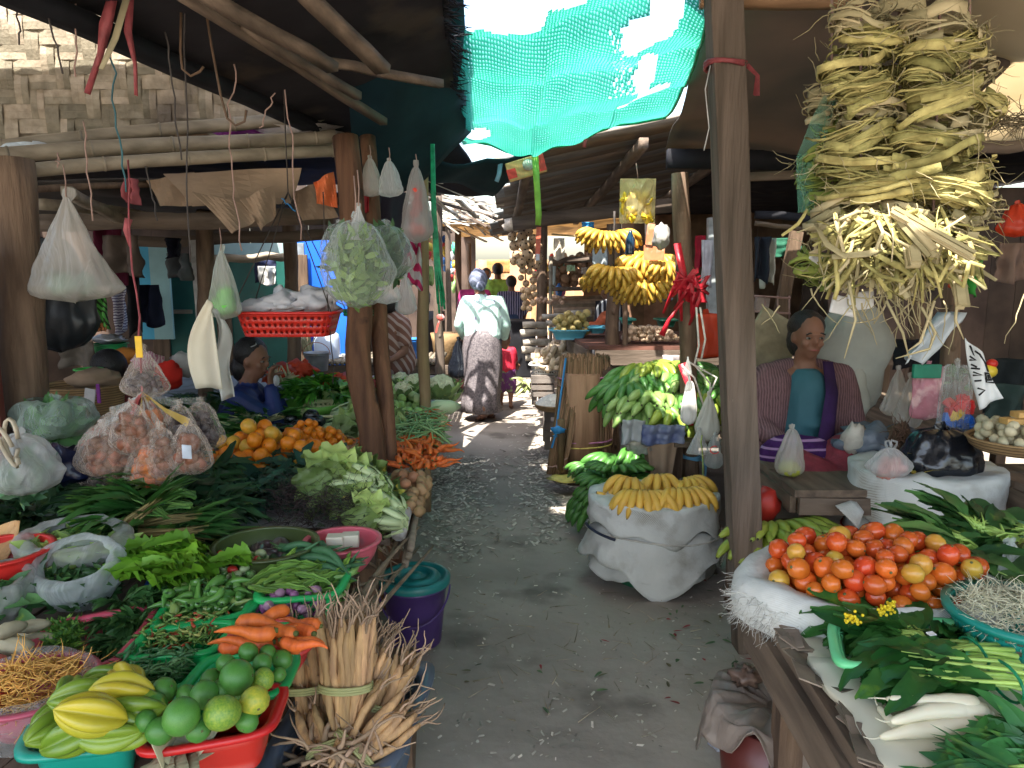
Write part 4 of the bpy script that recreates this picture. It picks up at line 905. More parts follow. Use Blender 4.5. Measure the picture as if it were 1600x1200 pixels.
op = []; b = MB(); chil(.17, .013)(b); op.append(tag(b.build('okra_pod', [mat('okra_skin', (.05, .14, .06), .5, .2, 10, .2, .3, rnd=.15), lf((.12, .25, .08))], loc=(0, 0, 0)), 'long dark green okra pod in the lime green crate', 'okra', 'okra pods in the lime green crate'))
f = inq([(440, 905), (540, 898), (545, 872), (450, 872)], ZR, .1)
spread(op, [((*f(), ZR-.02+.06*i/22), (RS.uniform(0, 6), RS.gauss(0, .12)+(-.5 if i % 7 == 0 else 0), RS.gauss(-.3, .25)), RS.uniform(.8, 1.25)) for i in range(22)])
def tuft_mass(name, px, z, n, L, W, m, label, cat, hz=.05, upr=1, kind='stuff', up=(0, 0, 1), parent=None, mm=.08, drp=.4):
 f = inq(px, z, mm); c = cenq(px, z); Q = [G(x, y, z) for x, y in px]; Rr = ((Q[1]-Q[0]).length+(Q[3]-Q[0]).length)/4; b = MB()
 for i in range(n):
  x, y = f(); d = ((x-c.x)**2+(y-c.y)**2)/Rr**2; zz = z+hz*max(0, 1-d*.8)*RS.uniform(.3, 1)
  b.leaf((x, y, zz), (RS.uniform(-1, 1), RS.uniform(-1, 1), RS.uniform(-.1, upr)), (RS.uniform(-1, 1), RS.uniform(-1, 1), 1), L*RS.uniform(.6, 1.3), W*RS.uniform(.6, 1.3), drp, .15, n=3, m=RS.randrange(len(m) if isinstance(m, list) else 1))
 o = b.build(name, m, parent); return tag(o, label, cat, kind=kind) if parent is None else o
tuft_mass('sprout_mass', [(24, 1036), (118, 1034), (150, 975), (84, 980)], ZR-.05, 1500, .022, .008, [lf((.2, .4, .06)), lf((.1, .26, .05))], 'loose yellow-green sprouts in the left of the pink crate', 'sprouts', .045)
herb = [bunch('herb_bunch', 'dark curly herb bunch spilling over the pink crate', 'herbs', 'dark herb bunches over the pink crate', 170, .085, .015, lf((.06, .17, .045)), lf((.1, .2, .06)), .55, .9, .001, .5, .2, 26, lo=.3, up=.4) for _ in range(2)]
strew(herb, [(165, 1025), (215, 1000), (248, 948), (185, 952)], ZR-.045, 11, .03, aim=.7, asp=1.2, tilt=.15)
o = bowl('pink_bowl', G(48, 1072, .72), .115, .085, pl((.5, .09, .15)), 'pink bowl lined with film holding yellow shredded root', base=.55)
b = MB(); c0 = G(48, 1066, .72)
for i in range(420):
 a = RS.uniform(0, 6.28); q = .1*sqrt(RS.random()); p = c0+V((q*cos(a), q*sin(a), -.01+.05*(1-(q/.1)**2)*RS.uniform(.5, 1)))
 b.wisp(p, (RS.uniform(-1, 1), RS.uniform(-1, 1), RS.uniform(-.25, .3)), RS.uniform(.04, .08), .0018, 4, .4)
tag(b.build('shredded_root', mat('yellow_shreds', (.75, .42, .1), .5, .2, 10, .1, isl=.25)), 'mound of yellow shredded root in the pink bowl', 'shreds', kind='stuff')
b = MB(); c1 = G(40, 1078, .71)
b.lathe(c1, [(.112, -.075), (.125, -.02), (.128, .012), (.118, .03), (.1, .02)], 36, wob=.12, close=False)
tag(b.build('bag_liner', CLEARF), 'clear film liner crumpled round the yellow shreds', 'film')
bowl('red_basin', G(2, 862, .80), .115, .1, pl((.6, .03, .02)), 'bright red plastic basin at the left edge', cat='basin', base=.7, rimw=.014)
crate('red_crate', [(-70, 1100), (0, 1095), (8, 1030), (-50, 1030)], ZR, .09, RED, 'red plastic crate cut off by the left edge of the picture', perf=False)
flap([(-40, 900, 1.95), (6, 876, 1.95), (34, 812, 2.0), (-30, 830, 2.05)], mat('orange_cream_paper', (.6, .36, .16), .6), 'orange and cream paper sheet standing in the red basin', cat='paper', name='paper_sheet')
def open_bag(name, c, r, h, m, label, fill=None, fl='', rot=0, sc=(1, 1), lean=.3, seed=0):
 c = V(c); root = empty(name, c, label, 'bag'); b = MB(); n = 48; vs = []; K = 16; E = Matrix.Rotation(rot, 3, 'Z')
 for i in range(K+1):
  t = i/K; q = r*(.5+.5*sin(min(1, t*1.5)*pi/2)) if t < .8 else r*(1-.35*(t-.8)/.2)
  for k in range(n):
   a = 2*pi*k/n; w_ = q*(1+.10*NZ.noise(V((cos(a)*3+seed, sin(a)*3, t*5)))+.03*sin(a*11+seed)*t)
   z = h*t if t < .8 else h*(.8+.12*sin((t-.8)/.2*pi))
   vs.append(c+E @ V((w_*cos(a)*sc[0], w_*sin(a)*sc[1]+.0, z+lean*sin(a)*sc[1]*r*t+.04*r*NZ.noise(V((a*2, t*9, seed))))))
 b.add(vs, [(i*n+k, i*n+(k+1) % n, i*n+n+(k+1) % n, i*n+n+k) for i in range(K) for k in range(n)]+[tuple(range(n-1, -1, -1))])
 b.build('bag_film', m, root)
 if fill:
  f = MB()
  for i in range(fill[1]):
   a = RS.uniform(0, 6.28); q = r*.82*sqrt(RS.random()); p = c+V((q*cos(a)*sc[0], q*sin(a)*sc[1], h*RS.uniform(.1, .62)))
   f.leaf(p, (RS.uniform(-1, 1), RS.uniform(-1, 1), RS.uniform(0, 1)), (RS.uniform(-1, 1), -1, 1), fill[2]*RS.uniform(.6, 1.3), fill[3], .5, .2, n=3)
  f.build('contents', fill[0], root)
 return root
open_bag('open_bag', G(125, 945, .66), .115, .15, film('herb_bag_film', (.62, .68, .68), .4, .25, .8, 12), 'open clear plastic bag of dark herbs left of the frilly lettuce', (lf((.04, .12, .03)), 600, .026, .012), sc=(1.05, .8), lean=.45, seed=3)
open_bag('lettuce_bag', G(120, 892, .70), .15, .13, HAZEF, 'cloudy plastic bag of pale lettuce beside the red basin', (lf((.3, .45, .12)), 420, .05, .035), sc=(1.1, .7), lean=.2, seed=5)
open_bag('veg_bag', G(2, 965, .66), .09, .13, HAZEF, 'cloudy knotted bag of green vegetables at the left edge', (lf((.1, .25, .08)), 150, .07, .04), sc=(1, .9), lean=.2, seed=8)
gp = []
b = MB(); b.blob((0, 0, 0), (.055, .024, .022), n=12, nz=.2); gp.append(tag(b.build('ginger_root', mat('pale_root_skin', (.42, .38, .25), .6, rnd=.1), loc=(0, 0, 0)), 'pale knobbly root left of the pink crate', 'root', 'pale roots left of the pink crate'))
spread(gp, [(G(x, y, .66+.02*k), (0, 0, a), s) for k, (x, y, a, s) in enumerate([(28, 990, .1, 1), (60, 1000, .3, .8), (20, 1008, -.2, 1), (50, 978, .5, .7), (10, 985, 1, .8)])])
def frill(name, c, m, label, n=26, L=.16, W=.13, aim=.4, cat='lettuce'):
 root = empty(name, c, label, cat); b = MB()
 for i in range(n):
  a = aim+RS.gauss(0, .5); e = RS.uniform(.0, .55); d = V((cos(a)*cos(e), sin(a)*cos(e), sin(e))); d, sx, u = fr(d); ph = RS.uniform(0, 6); o = c+V((RS.gauss(0, .05), RS.gauss(0, .035), RS.uniform(0, .05)))
  nu, nv = 26, 10; LL = L*RS.uniform(.7, 1.1)
  def fn(s, t):
   wd = W*(.25+.75*sin(t*pi*.55)); x = (s-.5)*wd; fr_ = (abs(s-.5)*2)**2*t+max(0, t-.7)*2
   ru = .010*fr_*sin(s*60+t*30+ph)+.008*fr_*sin(t*60+s*20+ph*2)
   return o+d*(LL*t)+sx*x+u*(.03*(abs(s-.5)*2)**1.5+ru-.3*LL*t*t)
  b.sheet(fn, nu, nv)
 b.build('foliage', m, root); return root
frill('frilly_lettuce', G(232, 905, .72), lf((.16, .38, .025), (.1, .26, .02), .3), 'bright yellow-green frilly lettuce in the middle of the near table', 38, .12, .11)
# --- dark clay basin with fish, pink bowl with white blocks
bowl('dark_green_basin', G(415, 852, .74), .145, .12, mat('olive_glaze', (.07, .1, .03), .3, .3, 4, .1, .5, coat=.3), 'large olive green glazed basin behind the okra', cat='basin', base=.75, rimw=.012, sc=(1, .95))
b = MB(); c = G(418, 868, .67)
for i in range(14): b.blob(c+V((RS.uniform(-.08, .08), RS.uniform(-.06, .06), RS.uniform(0, .03))), (.05, .025, .02), (0, 0, RS.uniform(0, 3)), 10, nz=.3)
tag(b.build('dried_fish_heap', mat('dark_fish', (.09, .06, .06), .3, .3, 9, .3, .6, coat=.4)), 'dark glossy wet heap lying in the olive basin', 'fish', kind='stuff')
bowl('pink_bowl', G(535, 846, .73), .107, .085, pl((.62, .12, .16)), 'rose pink bowl holding a pale block, beside the dark herbs', base=.6)
for k, (x, y) in enumerate(((524, 846), (548, 843))):
 b = MB(); b.box(G(x, y, .725), (.052, .045, .04), (0, 0, .1+k*.06)); tag(b.build('bean_curd_block', mat('bean_curd', (.62, .57, .45), .5, .1, 9, .1, sss=.1), smooth=False, bev=.004), ('left' if k == 0 else 'right')+' pale bean curd block in the rose pink bowl', 'bean curd')
b = MB(); Q = [(425, 815), (590, 815), (585, 755), (445, 750)]; f = inq(Q, .7, .02); c = cenq(Q, .7)
for i in range(1500):
 x, y = f(); d = ((x-c.x)/.25)**2+((y-c.y)/.2)**2; z = .64+.16*max(0, 1-d*.6)*RS.uniform(.5, 1)
 p = b.wisp((x, y, z), (RS.uniform(-1, 1), RS.uniform(-1, 1), RS.uniform(-.2, .5)), RS.uniform(.05, .11), .0013, 3, .5, 0, 3)
 if i % 3 == 0: b.leaf(p[-1], (RS.uniform(-1, 1), RS.uniform(-1, 1), .3), (0, 0, 1), .03, .006, .3, .1, m=1, n=2)
tag(b.build('twiggy_herbs', [mat('dark_twig', (.055, .035, .035), .7, isl=.4), lf((.06, .12, .05))]), 'dark tangled heap of twiggy herbs behind the two bowls', 'herbs', kind='stuff')
def pakchoi(name, c, label, sc=1, az=0, m=None, tilt=0):
 root = empty(name, c, label, 'cabbage', 'pale leafy cabbages stacked by the dark herbs'); s = MB(); b = MB(); E = Matrix.Rotation(az, 3, 'Z')
 for i in range(13):
  a = i*2.4; r_ = .012+.0022*i; e = .12+.03*i; d = V((1, sin(a)*e, cos(a)*e)).normalized()
  p0 = V((0, sin(a)*r_, cos(a)*r_)); p = [E @ (p0+d*(.11*t)+V((0, sin(a), cos(a)))*.01*sin(t*3))*sc+c for t in (0, .35, .7, 1)]
  s.strip(p, [.03*sc, .036*sc, .03*sc, .018*sc], E @ V((0, sin(a), cos(a))), fold=-.25)
  b.leaf(p[-1]-(p[-1]-p[-2])*.5, E @ d, E @ V((0, sin(a), cos(a))), .15*sc, .11*sc, -.05, .25, n=9, wav=.06, blunt=1)
 s.build('stalk', mat('pale_stalk', (.48, .58, .3), .35, .1, 9, .1, isl=.1) if 'pale_stalk' not in bpy.data.materials else bpy.data.materials['pale_stalk'], root, solid=.004); b.build('foliage', m or lf((.3, .42, .12)), root); return root
for k, (x, y, z, a, s, lb) in enumerate([(612, 790, .70, 2.6, .95, 'pale cabbage with its white butt towards the aisle, lowest of the stack'), (605, 768, .73, 2.5, 1.0, 'pale cabbage in the middle of the stack by the dark herbs'), (590, 752, .77, 2.7, 1.0, 'pale green cabbage on top of the stack behind the herbs'), (633, 818, .66, 2.75, .85, 'white-stalked cabbage nearest the lidded bucket'), (625, 800, .68, 2.3, .85, 'white-stalked cabbage second from the aisle edge'), (565, 758, .76, 2.9, .95, 'leafy green cabbage at the left of the stack')]):
 pakchoi('cabbage', G(x, y, z), lb, s, a)
dk_l = lf((.045, .13, .045), (.03, .085, .035)); dk_s = lf((.14, .26, .1)); bl_l = lf((.06, .17, .1), (.04, .12, .08)); md_l = lf((.06, .2, .04), (.04, .12, .025))
g1 = [bunch('leaf_bunch', 'dark green long-leaved bunch in the big leafy heap', 'greens', 'dark leafy bunches heaped at the back of the near table', 46, .2, .05, dk_l, dk_s, .45, .6, .002, .6, .15, 14, lo=.4, blunt=1, wav=.04) for _ in range(4)]
strew(g1, [(-80, 850), (330, 850), (360, 752), (-80, 752)], .65, 110, .08, aim=.2, asp=1.3, tilt=.15)
g2 = [bunch('leaf_bunch', 'blue-green broad-leaved bunch in front of the oranges', 'greens', 'blue-green leafy bunches in front of the oranges', 36, .19, .055, bl_l, dk_s, .45, .6, .0025, .6, .15, 12, blunt=1, lo=.4, wav=.04) for _ in range(3)]
strew(g2, [(250, 800), (560, 790), (560, 742), (230, 745)], .64, 44, .035, aim=.5, asp=1.3, tilt=.12)
g3 = [bunch('stalky_bunch', 'bunch with bright green stalks lying to the right', 'greens', 'stalky bunches beside the olive basin', 40, .27, .04, md_l, lf((.2, .42, .1)), .55, .4, .003, .5, ns=16, lo=.5, blunt=1) for _ in range(2)]
strew(g3, [(190, 850), (340, 840), (345, 790), (230, 800)], .74, 12, .08, aim=pi+.3, asp=.25)
g4 = [bunch('stem_bunch', 'bunch of brown-rooted green stems behind the lettuce', 'greens', 'brown-rooted bunches behind the lettuce', 20, .34, .025, md_l, mat('brown_stalk', (.26, .2, .07), .6, isl=.3), .6, .12, .0045, .2) for _ in range(1)]
strew(g4, [(170, 868), (240, 860), (240, 835), (170, 845)], .72, 5, .05, aim=.25, asp=.1)
b = MB();
for i in range(9): b.leaf(G(235+i*8, 1192, .66), (RS.uniform(-.3, 1), RS.uniform(-.6, .3), .3), (0, -.4, 1), .09, .06, .4, .15, n=5)
tag(b.build('dry_husk', mat('dry_husk', (.4, .38, .24), .7, .2, 8, .4, isl=.2, stretch=(1, 5, 1)), solid=.0015), 'dry pale husks under the front of the red citrus crate', 'husk')
# ================================================================= LONG STALL
WICK = mat('wicker', (.42, .27, .13), .7, .3, 10, .5, .3, col2=(.24, .15, .07), wave=((.16, .1, .05), 26, .62, 'Z', 1.5), bscale=50)
def tray(name, c, r, h, m, label, cat='tray', sc=(1, 1), th=.008):
 c = V(c); b = MB(); b.lathe(c, [(.001, -h), (r*.8, -h), (r*.93, -h*.6), (r, 0), (r+.008, .006), (r, .012), (r-.012, .004), (r*.9, -h*.5), (r*.78, -h+th), (.001, -h+th)], 44, sc=sc, close=False, wob=.02)
 return tag(b.build(name, m), label, cat)
om = [mat('orange_peel', (.82, .27, .015), .4, .15, 60, .15, .45, col2=(.72, .2, .01), rnd=.06, bscale=160), mat('orange_peel_yellow', (.75, .34, .03), .4, .15, 20, .15, .45, col2=(.55, .36, .05), rnd=.05, bscale=160)]
c = G(408, 722, .68); tray('wicker_tray', c, .30, .06, WICK, 'round wicker tray piled with big oranges', sc=(1, .75))
def ell(c, rx, ry):
 def f():
  a = RS.uniform(0, 6.28); q = sqrt(RS.random()); return c.x+q*rx*cos(a), c.y+q*ry*sin(a)
 return f
def ell_heap(name, c, rx, ry, z, r, n, mats, labels, cat, group, k=.35, shp=None, stem=None, sq=.93, tilt=None, cand=10):
 st = stem or scar; pr = []
 for mm, lb in zip(mats, labels): b = MB(); (shp or citrus)(r, sq)(b); pr.append(tag(b.build(name, [mm, st], loc=(0, 0, 0)), lb, cat, group))
 pts = heap(ell(c, rx, ry), lambda x, y: z, r, n, cand, lambda x, y: k*sqrt((x-c.x)**2+(y-c.y)**2*1.5)); m_ = len(pr)
 return spread(pr, [((x, y, zz), tilt() if tilt else rr(), RS.uniform(.92, 1.08), RS.choices(range(m_), [3]+[1]*(m_-1))[0]) for x, y, zz in pts])
ell_heap('orange', c, .27, .2, .625, .035, 76, om, ['bright orange citrus on the big wicker tray', 'yellowish orange on the big wicker tray'], 'orange', 'big oranges piled on the wicker tray', .5)
c = G(482, 694, .69); tray('wicker_tray', c, .24, .06, WICK, 'wicker tray of small tangerines behind the big oranges', sc=(1, .8))
ell_heap('tangerine', c, .21, .17, .645, .020, 150, om[:1], ['small tangerine on the farther wicker tray'], 'tangerine', 'tangerines piled on the farther wicker tray', .5)
cps = []; b = MB(); carrot(.14, .013)(b); cps.append(tag(b.build('carrot', [cr_m, cr_t], loc=(0, 0, 0)), 'slim carrot in the long heap at the aisle edge', 'carrot', 'carrots heaped along the aisle edge'))
f1 = inq([(620, 738), (688, 735), (686, 694), (620, 684)], .66, .03); pls = [((*f1(), .64+.06*i/120), (RS.uniform(0, 6), RS.gauss(0, .2), RS.gauss(1.9, .7)), RS.uniform(.8, 1.1)) for i in range(120)]
f1 = inq([(612, 668), (672, 668), (668, 648), (600, 650)], .68, .03); pls += [((*f1(), .66+.04*i/34), (RS.uniform(0, 6), RS.gauss(0, .15), RS.gauss(-.2, .3)), RS.uniform(1, 1.25)) for i in range(34)]
f1 = inq([(522, 735), (572, 735), (566, 700), (535, 698)], .64, .03); pls += [((*f1(), .65+.05*i/28), (RS.uniform(0, 6), RS.gauss(0, .2), RS.gauss(1, .9)), RS.uniform(.8, 1.1)) for i in range(28)]
spread(cps, pls)
def spud(r, sq=1):
 def f(b): b.blob((0, 0, 0), (r*1.35, r, r*.9), n=12, nz=.22, fq=1.6)
 return f
pm = [mat('potato_skin', (.42, .27, .13), .6, .25, 9, .15, .35, col2=(.3, .18, .09), rnd=.12), mat('potato_skin_red', (.42, .2, .1), .55, .25, 9, .15, .35, rnd=.1)]
def spudheap(px, z, n, r, lb, grp, mats=None, name='potato', cat='potato', shp=None):
 return fruit_heap(name, px, z, r, n, mats or pm, [lb, 'ruddy '+lb], cat, grp, shp=shp or spud, m=.04)
spudheap([(616, 822), (662, 820), (672, 744), (612, 738)], .61, 46, .023, 'brown potato beside the rolled plastic edge', 'potatoes along the aisle edge in front of the carrots')
spudheap([(520, 748), (580, 748), (572, 728), (528, 726)], .62, 26, .025, 'brown potato left of the leaning posts', 'potatoes left of the leaning posts')
spudheap([(676, 715), (690, 712), (696, 640), (680, 642)], .63, 60, .017, 'pale small onion along the rolled plastic edge', 'small onions along the edge', [mat('onion_pale', (.55, .4, .2), .4, rnd=.15), mat('onion_pink', (.6, .25, .18), .4)], 'onion', 'onion', shal)
bp = []; b = MB(); pts = [(.19*(t-.5), .016*sin(t*3), 0) for t in [i/7 for i in range(8)]]; b.tube(pts, [.002]+[.0042]*6+[.002], 5)
bp.append(tag(b.build('green_bean', mat('bean_green', (.22, .36, .14), .4, .2, 9, .1, .4, rnd=.2), loc=(0, 0, 0)), 'long thin green bean in the heap at the slim tan post', 'bean', 'green beans at the slim tan post'))
f1 = inq([(624, 700), (690, 702), (682, 664), (618, 656)], .66, .03); c = cenq([(624, 700), (690, 702), (682, 664), (618, 656)], .66)
spread(bp, [((*f1(), .65+.09*i/230), (RS.uniform(0, 6), RS.gauss(0, .22), RS.gauss(-.5, .8)), RS.uniform(.8, 1.2)) for i in range(230)])
def chay(r, sq=1):
 def f(b): b.blob((0, 0, 0), (r, r*.9, r*1.3), n=14, nz=.12, fq=4, ex=lambda d: 1-.22*max(0, d.z))
 return f
fruit_heap('chayote', [(606, 655), (668, 655), (664, 622), (606, 618)], .63, .035, 44, [mat('chayote_green', (.38, .55, .16), .4, .2, 9, .15, .4, rnd=.1), mat('chayote_pale', (.55, .66, .3), .4, .2, 9, .15, .4)], ['bright green chayote below the cauliflowers', 'pale green chayote below the cauliflowers'], 'chayote', 'chayotes heaped below the cauliflowers', shp=chay)
cw = mat('cauliflower_curd', (.8, .76, .55), .8, .12, 40, .8, .2, col2=(.66, .62, .4), bscale=70)
def cauli(name, c, r, label, m=cw, leafc=None, n=90):
 root = empty(name, c-V((0, 0, r)), label, 'cauliflower'); b = MB()
 for i in range(n):
  t = (i+.5)/n; ph = i*2.39996; z = 1-1.25*t; q = sqrt(max(0, 1-z*z)); d = V((q*cos(ph), q*sin(ph), z)); b.blob(c+d*r*.82, r*.2*RS.uniform(.8, 1.3), n=7, nz=.3, fq=5)
 b.blob(c, r*.82, n=14); b.build('curd', m, root); l = MB()
 for i in range(11):
  a = i*2*pi/11; d = V((cos(a), sin(a), .55)); l.leaf(c+V((cos(a), sin(a), -.9))*r*.75, d+V((0, 0, .5)), V((-cos(a), -sin(a), 1)), r*1.5, r*.9, -.1, .2, n=5, wav=.03, blunt=1)
 l.build('outer_leaf', leafc or lf((.4, .55, .2)), root); return root
for i, (x, y, z, r, lb) in enumerate([(632, 612, .74, .075, 'creamy cauliflower at the left of the row'), (648, 600, .78, .07, 'yellowish cauliflower on top at the left'), (668, 610, .74, .085, 'large cauliflower in the middle of the row'), (690, 606, .76, .09, 'brightest white cauliflower behind the slim tan post'), (626, 594, .76, .06, 'cauliflower in green leaves at the back left'), (698, 618, .68, .07, 'white cauliflower nearest the aisle')]):
 cauli('cauliflower', G(x, y, z), r, lb)
b = MB(); p = G(690, 640, .66); b.tube([p+V((-.12, .02, 0)), p+V((-.03, 0, .02)), p+V((.05, .03, .01)), p+V((.10, .12, 0))], [.02, .045, .048, .02], 14)
tag(b.build('bottle_gourd', mat('gourd_pale', (.6, .68, .4), .4, .1, 5, .05, .5)), 'curved pale gourd at the aisle edge under the cauliflowers', 'gourd')
tuft_mass('curly_greens', [(694, 622), (712, 620), (710, 600), (695, 600)], .6, 240, .04, .025, [lf((.14, .42, .05))], 'tuft of vivid green herbs beyond the white cauliflower', 'herbs', .08)
for i, (x, y, z, a, s, lb) in enumerate([(530, 668, .66, .1, 1.29, 'long pale cabbage at the front of the pile by the leaning post'), (518, 650, .69, .0, 1.29, 'long pale cabbage on top of the pile by the leaning post'), (545, 640, .70, .2, 1.22, 'white-ribbed cabbage behind the thick leaning post'), (560, 680, .64, .1, 1.16, 'white-ribbed cabbage nearest the foot of the posts'), (500, 672, .64, -.1, 1.16, 'pale cabbage left end of the pile'), (478, 636, .66, .15, 1.22, 'pale cabbage farthest back beside the green bowl'), (540, 622, .69, .1, 1.09, 'pale cabbage under the green leaves by the leaning post')]):
 pakchoi('long_cabbage', G(x, y, z), lb, s, a, lf((.42, .56, .2)))
ap = []; b = MB(); b.blob((0, 0, 0), (.042, .036, .055), n=14, ex=lambda d: 1-.2*max(0, d.z)); ap.append(tag(b.build('avocado', mat('dark_avocado', (.015, .02, .018), .25, .3, 20, .2, .5, rnd=.1), loc=(0, 0, 0)), 'blackish avocado between the tangerines and the cabbages', 'avocado', 'dark avocados behind the tangerines'))
spread(ap, [(G(x, y, z), (a, 1.2, a), s) for x, y, z, a, s in [(487, 650, .72, .3, 1), (484, 664, .69, .1, 1.1), (465, 668, .69, 1, 1.05), (448, 672, .67, 2, 1), (436, 670, .66, .7, .9), (498, 658, .7, 2, .9), (455, 655, .7, 0, .8)]])
mg = lf((.09, .26, .05), (.05, .16, .03));
g5 = [bunch('leaf_bunch', 'dark green bunch heaped left of the pale-stemmed greens', 'greens', 'leafy bunches behind the orange tray', 34, .22, .035, lf((.05, .15, .04)), dk_s, .45, .5, .0025, .5, ns=12, lo=.4, blunt=1) for _ in range(2)]
strew(g5, [(255, 668), (370, 668), (375, 636), (255, 640)], .64, 30, .07, aim=2.9, asp=.7)
g6 = [bunch('stem_bunch', 'bunch of greens with pale stems pointing up, behind the oranges', 'greens', 'pale-stemmed bunches behind the oranges', 24, .28, .035, mg, lf((.45, .48, .25)), .45, .3, .005, .3) for _ in range(2)]
strew(g6, [(350, 690), (435, 690), (435, 655), (355, 655)], .66, 18, .06, aim=-1.8, asp=.6, sc=(.7, .95))
tag(MB().lathe(G(490, 628, .72), [(.001, -.1), (.1, -.1), (.17, -.05), (.21, 0), (.2, 0), (.165, -.04), (.001, -.09)], 30, close=False).build('green_bowl', pl((.2, .5, .08))), 'wide bright green bowl under the vivid leaves behind the cabbages', 'bowl')
g7 = [bunch('herb_bunch', 'vivid green leafy bunch in the bright green bowl', 'greens', 'vivid green bunches around the green bowl', 60, .18, .03, lf((.13, .42, .05)), lf((.3, .5, .15)), .4, .5, .002, .35, .15, 14, lo=.4) for _ in range(2)]
strew(g7, [(440, 628), (545, 628), (545, 603), (450, 600)], .74, 26, .07, asp=3)
rs_ = mat('red_net_sack', (.75, .08, .03), .5, .2, 7, .5, .4, transl=.2, bscale=30)
for (x, y, w_, h_, Y, lb) in [(455, 582, 60, 30, 5.0, 'crumpled orange-red net sack behind the seated woman in blue'), (520, 600, 52, 28, 4.9, 'orange-red sack beside the thick leaning post'), (432, 588, 36, 22, 4.8, 'small fold of orange-red net by the woman\'s elbow')]:
 b = MB(); p = P(x, y, Y); b.blob(p, (M_(w_/2, Y), .14, M_(h_/2, Y)), n=24, nz=.8, fq=2.6, seed=x); b.blob(p+V((.07, 0, .02)), (M_(w_/3, Y), .1, M_(h_/2.2, Y)), n=20, nz=.9, fq=3, seed=y)
 tag(b.build('net_sack', rs_), lb, 'sack')
b = MB()
for i in range(16): b.wisp(P(438+RS.uniform(-10, 14), 598+RS.uniform(-6, 6), 4.6), (RS.uniform(-.4, .8), -.2, RS.uniform(.2, 1)), .12, .012, 4, .2)
tag(b.build('pale_root_heap', mat('pale_roots', (.6, .56, .36), .6, isl=.15)), 'pale knobbly roots beside the orange-red net sack', 'roots')
crate('cream_crate', [(470, 650), (552, 648), (560, 625), (480, 625)], .72, .08, pl((.55, .5, .25)), 'cream plastic crate behind the long cabbages')
c = P(128, 603, 3.6); tray('wicker_basket', c, .2, .19, WICK, 'deep round wicker basket behind the snack bags', 'basket', sc=(1, .8), th=.02)
b = MB(); b.box(P(140, 622, 3.42), (.05, .006, .09), (0, .2, 0), m=0); b.box(P(154, 615, 3.418), (.016, .006, .09), (0, 0, 0), m=1)
tag(b.build('tape_patch', [mat('silver_tape', (.6, .58, .58), .4), mat('purple_tape', (.25, .02, .3), .4)], smooth=False), 'silver and purple tape patch on the wicker basket', 'tape')
b = MB(); b.blob(P(150, 592, 3.65), (.13, .1, .05), n=16, nz=.4); tag(b.build('husk_heap', CARD), 'brown cloth bundle on the wicker basket', 'cloth')
bowl('red_bowl', G(140, 664, .74), .14, .09, pl((.7, .05, .03)), 'shallow red bowl half hidden by the snack bags', base=.7)
p = P(63, 652, 3.0)
o = bag('veg_bag', P(60, 650, 2.75)+V((0, .1, .05)), .16, .3, film('green_veg_film', (.5, .62, .56), .3, .2, .9, 12), 'clear bag of green leaves lying behind the white knotted bag', fill=(lf((.08, .22, .07)), .9, 'leaf', 160, .08), flat=.9, p=.4, neck=.5, sag=.5)
bag('knotted_bag', P(28, 678, 2.2), .19, .23, WHITEF, 'white plastic bag knotted at the top at the left edge', flat=.8, p=.45, neck=.12, sag=.6, seed=2, fill=(lf((.1, .25, .1)), .6, 'leaf', 60, .08))
b = MB()
for k in range(3): b.tube([P(28, 682, 2.15)+V((.02*cos(q+k)*(1+k*.4), -.03-.02*k, .06*sin(q)-.02*k)) for q in [i*pi/6 for i in range(12)]], .009, 8, flat=.5)
tag(b.build('bag_knot', mat('cream_film', (.7, .62, .48), .4, transl=.3)), 'cream twisted handles knotted over the white bag', 'bag handles')
b = MB(); b.blob(P(95, 730, 2.35), (.1, .08, .06), n=18, nz=.6, fq=3); tag(b.build('navy_bag', mat('navy_film', (.01, .015, .05), .25, .2, 6, .8)), 'crumpled navy plastic bag right of the white knotted bag', 'bag')
tag(MB().box(P(285, 762, 2.75), (.08, .05, .03), (0, 0, .2)).build('pinkish_block', mat('pinkish_block', (.5, .3, .22), .6), smooth=False, bev=.004), 'pinkish block lying at the back of the leafy heap', 'block')
REDF = film('red_film', (.6, .12, .12), .5); YELF = film('yellow_film', (.7, .5, .12), .5)
SNK = film('snack_film', (.8, .7, .62), .10, .07, .9, 16, (1, 1, 1))
sn_fill = [mat('snack_brown', (.22, .08, .04), .5, .4, 30, .3, isl=.4), mat('snack_orange', (.5, .15, .04), .5, .4, 30, .3, isl=.3), mat('snack_dark', (.05, .035, .04), .35, .4, 30, .3, isl=.3)]
lowers = [(165, 745, .19, 0), (195, 752, .17, 0), (225, 742, .17, 2), (255, 748, .16, 0), (150, 760, .18, 2), (268, 730, .16, 1), (300, 742, .15, 0), (285, 712, .14, 2), (318, 705, .16, 2), (210, 712, .16, 0), (240, 705, .15, 1), (182, 720, .16, 0), (235, 765, .16, 1)]
sn_lb = ['far left brown', 'brown lower', 'dark middle', 'front brown', 'leftmost dark', 'orange-filled right', 'brown right-hand', 'dark upper right', 'dark rightmost', 'brown upper', 'orange-filled upper right', 'brown upper left', 'orange lowest']
kn = P(222, 612, 2.35)
